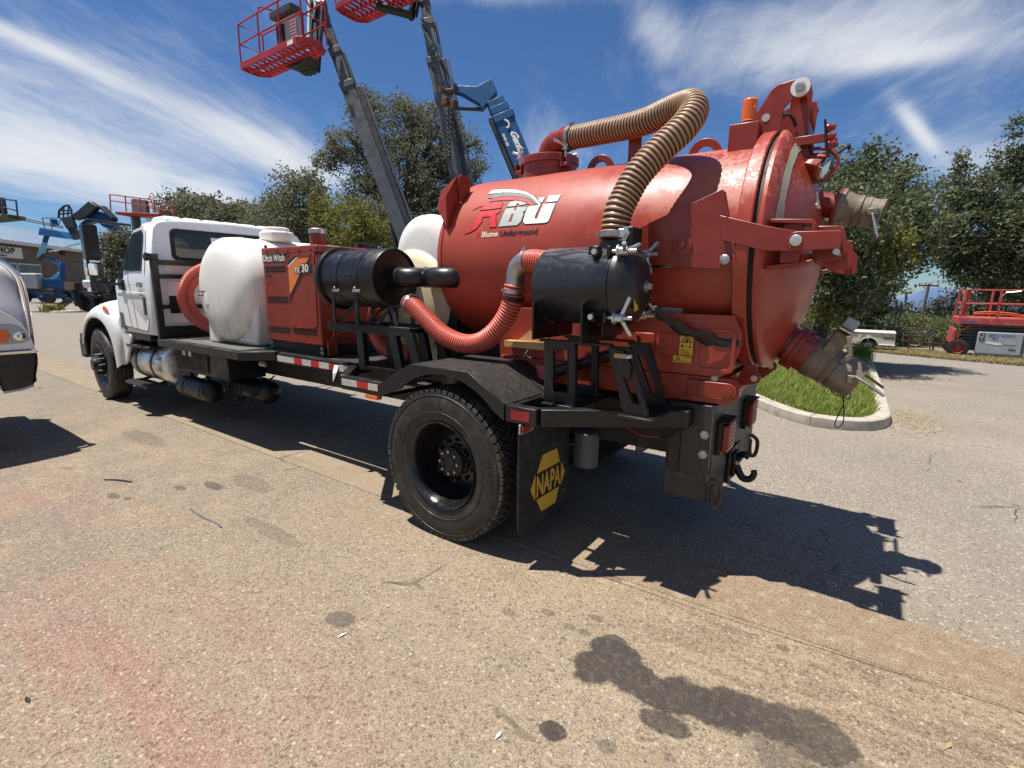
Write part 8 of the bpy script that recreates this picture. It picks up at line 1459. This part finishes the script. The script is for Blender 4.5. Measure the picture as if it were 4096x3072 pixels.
# island tree (broad, close) and its neighbours on the right
tree('shade_tree', 'leafy dark green tree rooted in the grassy island behind the tank door', (1.02, 12.9, h_ground(1.02, 12.9) + .08), .22, (1.5, 12.8, 2.7),
     [((1.75, 13.6, 4.15), (1.0, 1.0, .75), 100), ((2.1, 13.2, 3.2), (1.35, 1.3, .8), 170), ((2.55, 13.9, 3.8), (.8, .9, .6), 60), ((1.45, 12.4, 2.4), (1.2, 1.3, .75), 130), ((1.75, 11.2, 1.75), (.75, .8, .6), 70), ((1.0, 13.7, 4.3), (.75, .9, .9), 80), ((1.7, 10.6, 3.2), (.8, 1.2, .7), 80), ((2.75, 13.4, 2.65), (.6, .8, .5), 50), ((.4, 13.3, 3.4), (.9, 1.0, 1.0), 80), ((1.9, 13.4, 4.9), (.35, .35, .35), 14), ((2.35, 14.0, 4.55), (.3, .3, .3), 12)], 'leaf_dark', .105, .17, 44, 21, limbs=12, twigs=90)
tree('golden_shrub_tree', 'yellow green feathery tree growing in front of the dark shade tree', (1.6, 11.9, h_ground(1.6, 11.9) + .08), .08, (1.9, 12.0, 2.0), [((1.85, 11.9, 2.75), (.85, .7, .55), 90), ((1.55, 11.6, 2.2), (.7, .6, .5), 70), ((2.25, 12.1, 2.45), (.5, .5, .45), 40), ((1.5, 11.5, 1.4), (.5, .5, .5), 40)], 'leaf_yellow', .085, .14, 55, 22, limbs=6, twigs=40, droop=.6)
tree('right_tree', 'dense dark tree with spiky top standing behind the scissor lift', (7.2, 33, h_ground(7.2, 33)), .28, (7.2, 33, 4.5), [((5.3, 32.4, 6.6), (1.1, 1.2, 1.1), 100), ((6.3, 32.6, 4.7), (2.1, 1.6, 1.9), 300), ((5.5, 33.4, 3.7), (1.1, 1.2, 1.0), 110), ((7.4, 32.8, 2.6), (2.2, 1.6, 1.1), 200), ((7.0, 33.8, 8.0), (.9, .9, 1.0), 60), ((6.9, 33.6, 9.6), (.12, .12, .7), 8), ((5.0, 32.4, 8.1), (.3, .3, .5), 10), ((7.7, 32.2, 4.2), (1.6, 1.4, 1.8), 170)], 'leaf_dark', .17, .24, 36, 23, group='tall trees behind the scissor lift', limbs=14, twigs=80)
tree('right_tree', 'tall dark tree running off the right picture edge', (9.2, 34.6, h_ground(9.2, 34.6)), .28, (9.0, 34.6, 4.5), [((8.6, 34.6, 6.4), (1.8, 1.5, 2.4), 260), ((9.8, 35, 4), (2.2, 1.6, 2.4), 200), ((8.2, 34.2, 2.2), (1.6, 1.4, 1.2), 120), ((8.0, 34.2, 8.9), (.7, .7, .9), 40), ((10.5, 36, 7.5), (2, 1.6, 2), 140)], 'leaf_dark', .17, .24, 36, 24, group='tall trees behind the scissor lift', limbs=10, twigs=60)
tree('middle_tree', 'darker tree between the golden shrub and the gap in the trees', (2.4, 30, h_ground(2.4, 30)), .25, (2.4, 30, 3), [((1.8, 30, 1.7), (1.3, 1.4, 1.3), 140), ((1.9, 31, 4.4), (1.4, 1.3, 1.5), 150), ((1.2, 30, .9), (1.3, 1.2, 1.3), 120), ((2.2, 30.5, 3.0), (1.2, 1.2, 1.0), 90), ((.6, 29, .2), (1.4, 1.2, 1.0), 110), ((.9, 31, 4.5), (1.3, 1.3, 1.6), 120), ((2.6, 29.5, .2), (.7, .8, .7), 50)], 'leaf_dark', .16, .22, 34, 25, limbs=10, twigs=50)
for k, (c, r, n, lab) in enumerate((((4.8, 38, -.75), (2.2, 1.6, 1.0), 210, 'rounded green hedge bush in the gap below the far pole'), ((2.4, 33, -.7), (1.9, 1.2, 1.0), 150, 'leafy hedge bush behind the tall gate frame'), ((7.4, 40, -.8), (2.2, 1.5, 1.0), 160, 'green hedge bush behind the red lift platform'), ((-.9, 27, -.2), (1.8, 1.3, 1.2), 150, 'hedge bush left of the white trailer under the shade tree'))):
    tree('hedge_bush', lab, (c[0], c[1], h_ground(c[0], c[1])), .07, (c[0], c[1], c[2] + .3), [(c, r, n)], 'leaf_hedge', .13, .22, 40, 30 + k, group='hedge bushes along the far verge', limbs=4, cat='bush', twigs=20)
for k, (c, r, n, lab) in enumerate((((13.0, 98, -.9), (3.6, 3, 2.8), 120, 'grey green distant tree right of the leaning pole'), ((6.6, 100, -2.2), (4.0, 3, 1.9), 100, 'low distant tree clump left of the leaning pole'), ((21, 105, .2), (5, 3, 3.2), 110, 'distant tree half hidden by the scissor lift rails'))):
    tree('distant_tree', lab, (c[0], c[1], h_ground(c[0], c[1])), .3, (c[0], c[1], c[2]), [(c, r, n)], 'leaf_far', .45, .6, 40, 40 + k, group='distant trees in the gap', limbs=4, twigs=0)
# flowering shrub low behind the tank door
tree('flowering_shrub', 'small shrub with red flowers behind the lower tank outlet', (.55, 10.5, h_ground(.55, 10.5) + .08), .03, (.55, 10.5, .6), [((.6, 10.5, .62), (.35, .35, .40), 50)], 'leaf_hedge', .06, .10, 34, 50, limbs=4, cat='shrub', twigs=12)
rng = np.random.default_rng(51); P = np.array([.55, 10.4, .65]) + rng.normal(0, .17, (60, 3)); o = quads('blossom', 'flower_red', leaves(P, rng, .05)); sh = [x for x in COL.objects if x.name.startswith('flowering_shrub')][0]; o.data.transform(Matrix.Translation(-sh.location)); o.parent = sh
# big grey-green oak and the hedge trees behind the truck
tree('oak_tree', 'big grey green oak rising behind the boom lifts', (-16.6, 15.5, 0), .45, (-16.8, 15.4, 6.0), [((-17.7, 15.3, 9.2), (1.9, 1.7, 1.4), 210), ((-19.4, 14.1, 8.3), (1.1, 1.0, 1.0), 90), ((-18.75, 14.8, 10.2), (.9, .8, .8), 60), ((-16.7, 15.5, 7.0), (2.7, 2.0, 1.9), 420), ((-14.8, 17.0, 7.6), (1.3, 1.2, 1.6), 170), ((-16.2, 15.5, 4.7), (2.9, 2.0, 1.5), 330), ((-20.2, 13.6, 7.6), (.7, .7, .45), 35), ((-15.6, 16.2, 9.3), (1.2, 1.1, .9), 100), ((-18.4, 14.4, 6.0), (1.2, 1.1, 1.2), 120), ((-14.2, 17, 5.4), (1.2, 1.2, 1.3), 120)], 'leaf_oak', .115, .20, 40, 60, limbs=26, twigs=160)
for k, (c, r, n, lab, m) in enumerate((((-18.98, 11.0, 4.6), (1.7, 1.6, 1.9), 260, 'rounded olive tree left of the big oak', 'leaf_oak'), ((-16.0, 12.2, 3.6), (1.8, 1.6, 1.7), 240, 'olive tree at the foot of the big oak', 'leaf_oak'), ((-22.5, 12.0, 4.2), (1.7, 1.5, 1.5), 190, 'mid sized olive tree above the white water tank', 'leaf_oak'), ((-27.6, 12.4, 4.8), (1.8, 1.6, 1.6), 160, 'olive tree above the middle of the cab roof', 'leaf_oak'), ((-31.2, 12.5, 5.2), (1.6, 1.5, 1.7), 140, 'olive tree beside the red lift platform', 'leaf_oak'), ((-34.6, 12.7, 5.6), (1.9, 1.6, 1.9), 160, 'darker tree directly behind the red lift platform', 'leaf_dark'), ((-35.8, 9.6, 2.9), (1.6, 1.4, 2.1), 190, 'round tree seen between mirror and cab', 'leaf_oak'), ((-24.8, 13.2, 4.9), (1.6, 1.4, 1.4), 140, 'tree crown peeping over the right part of the cab', 'leaf_oak'))):
    tree('hedge_tree', lab, (c[0], c[1], h_ground(c[0], c[1])), .16, (c[0], c[1], c[2] - .3), [(c, r, n), ((c[0] + r[0] * .5, c[1], c[2] + r[2] * .45), (r[0] * .5, r[1] * .5, r[2] * .5), n // 5), ((c[0] - r[0] * .3, c[1], c[2] - r[2] * .8), (r[0] * .8, r[1] * .8, r[2] * .6), n // 3)], m, .13 if k < 3 else .17, .21, 38, 70 + k, group='trees behind the truck', limbs=8, twigs=40)
tree('yellow_tree', 'yellow green sapling tree behind the engine exhaust', (-14.4, 10.1, 0), .10, (-14.4, 10.1, 3.2), [((-14.5, 10.1, 3.6), (1.2, 1.0, 1.3), 130), ((-13.8, 10.4, 4.0), (.6, .6, .9), 45), ((-15.3, 9.7, 4.3), (.5, .5, .8), 40), ((-14.6, 10.0, 2.4), (1.3, 1.1, .9), 90), ((-12.9, 10.9, 3.5), (.4, .4, .9), 24)], 'leaf_yellow', .10, .15, 44, 90, limbs=8, twigs=40, droop=-.3)
# weeds on the islet
rng = np.random.default_rng(95); P = np.c_[rng.normal(-36.6, .2, 200), rng.normal(6.1, .22, 200), np.full(200, .1)]; o = quads('weed_clump', 'leaf_yellow', blades(P, .1, .5, .03, .9, rng, (-36.6, 5.9, .1))); o.location = (-36.6, 5.9, .1); tag(o, 'bright weeds growing on the small islet by the telehandler', 'weeds')
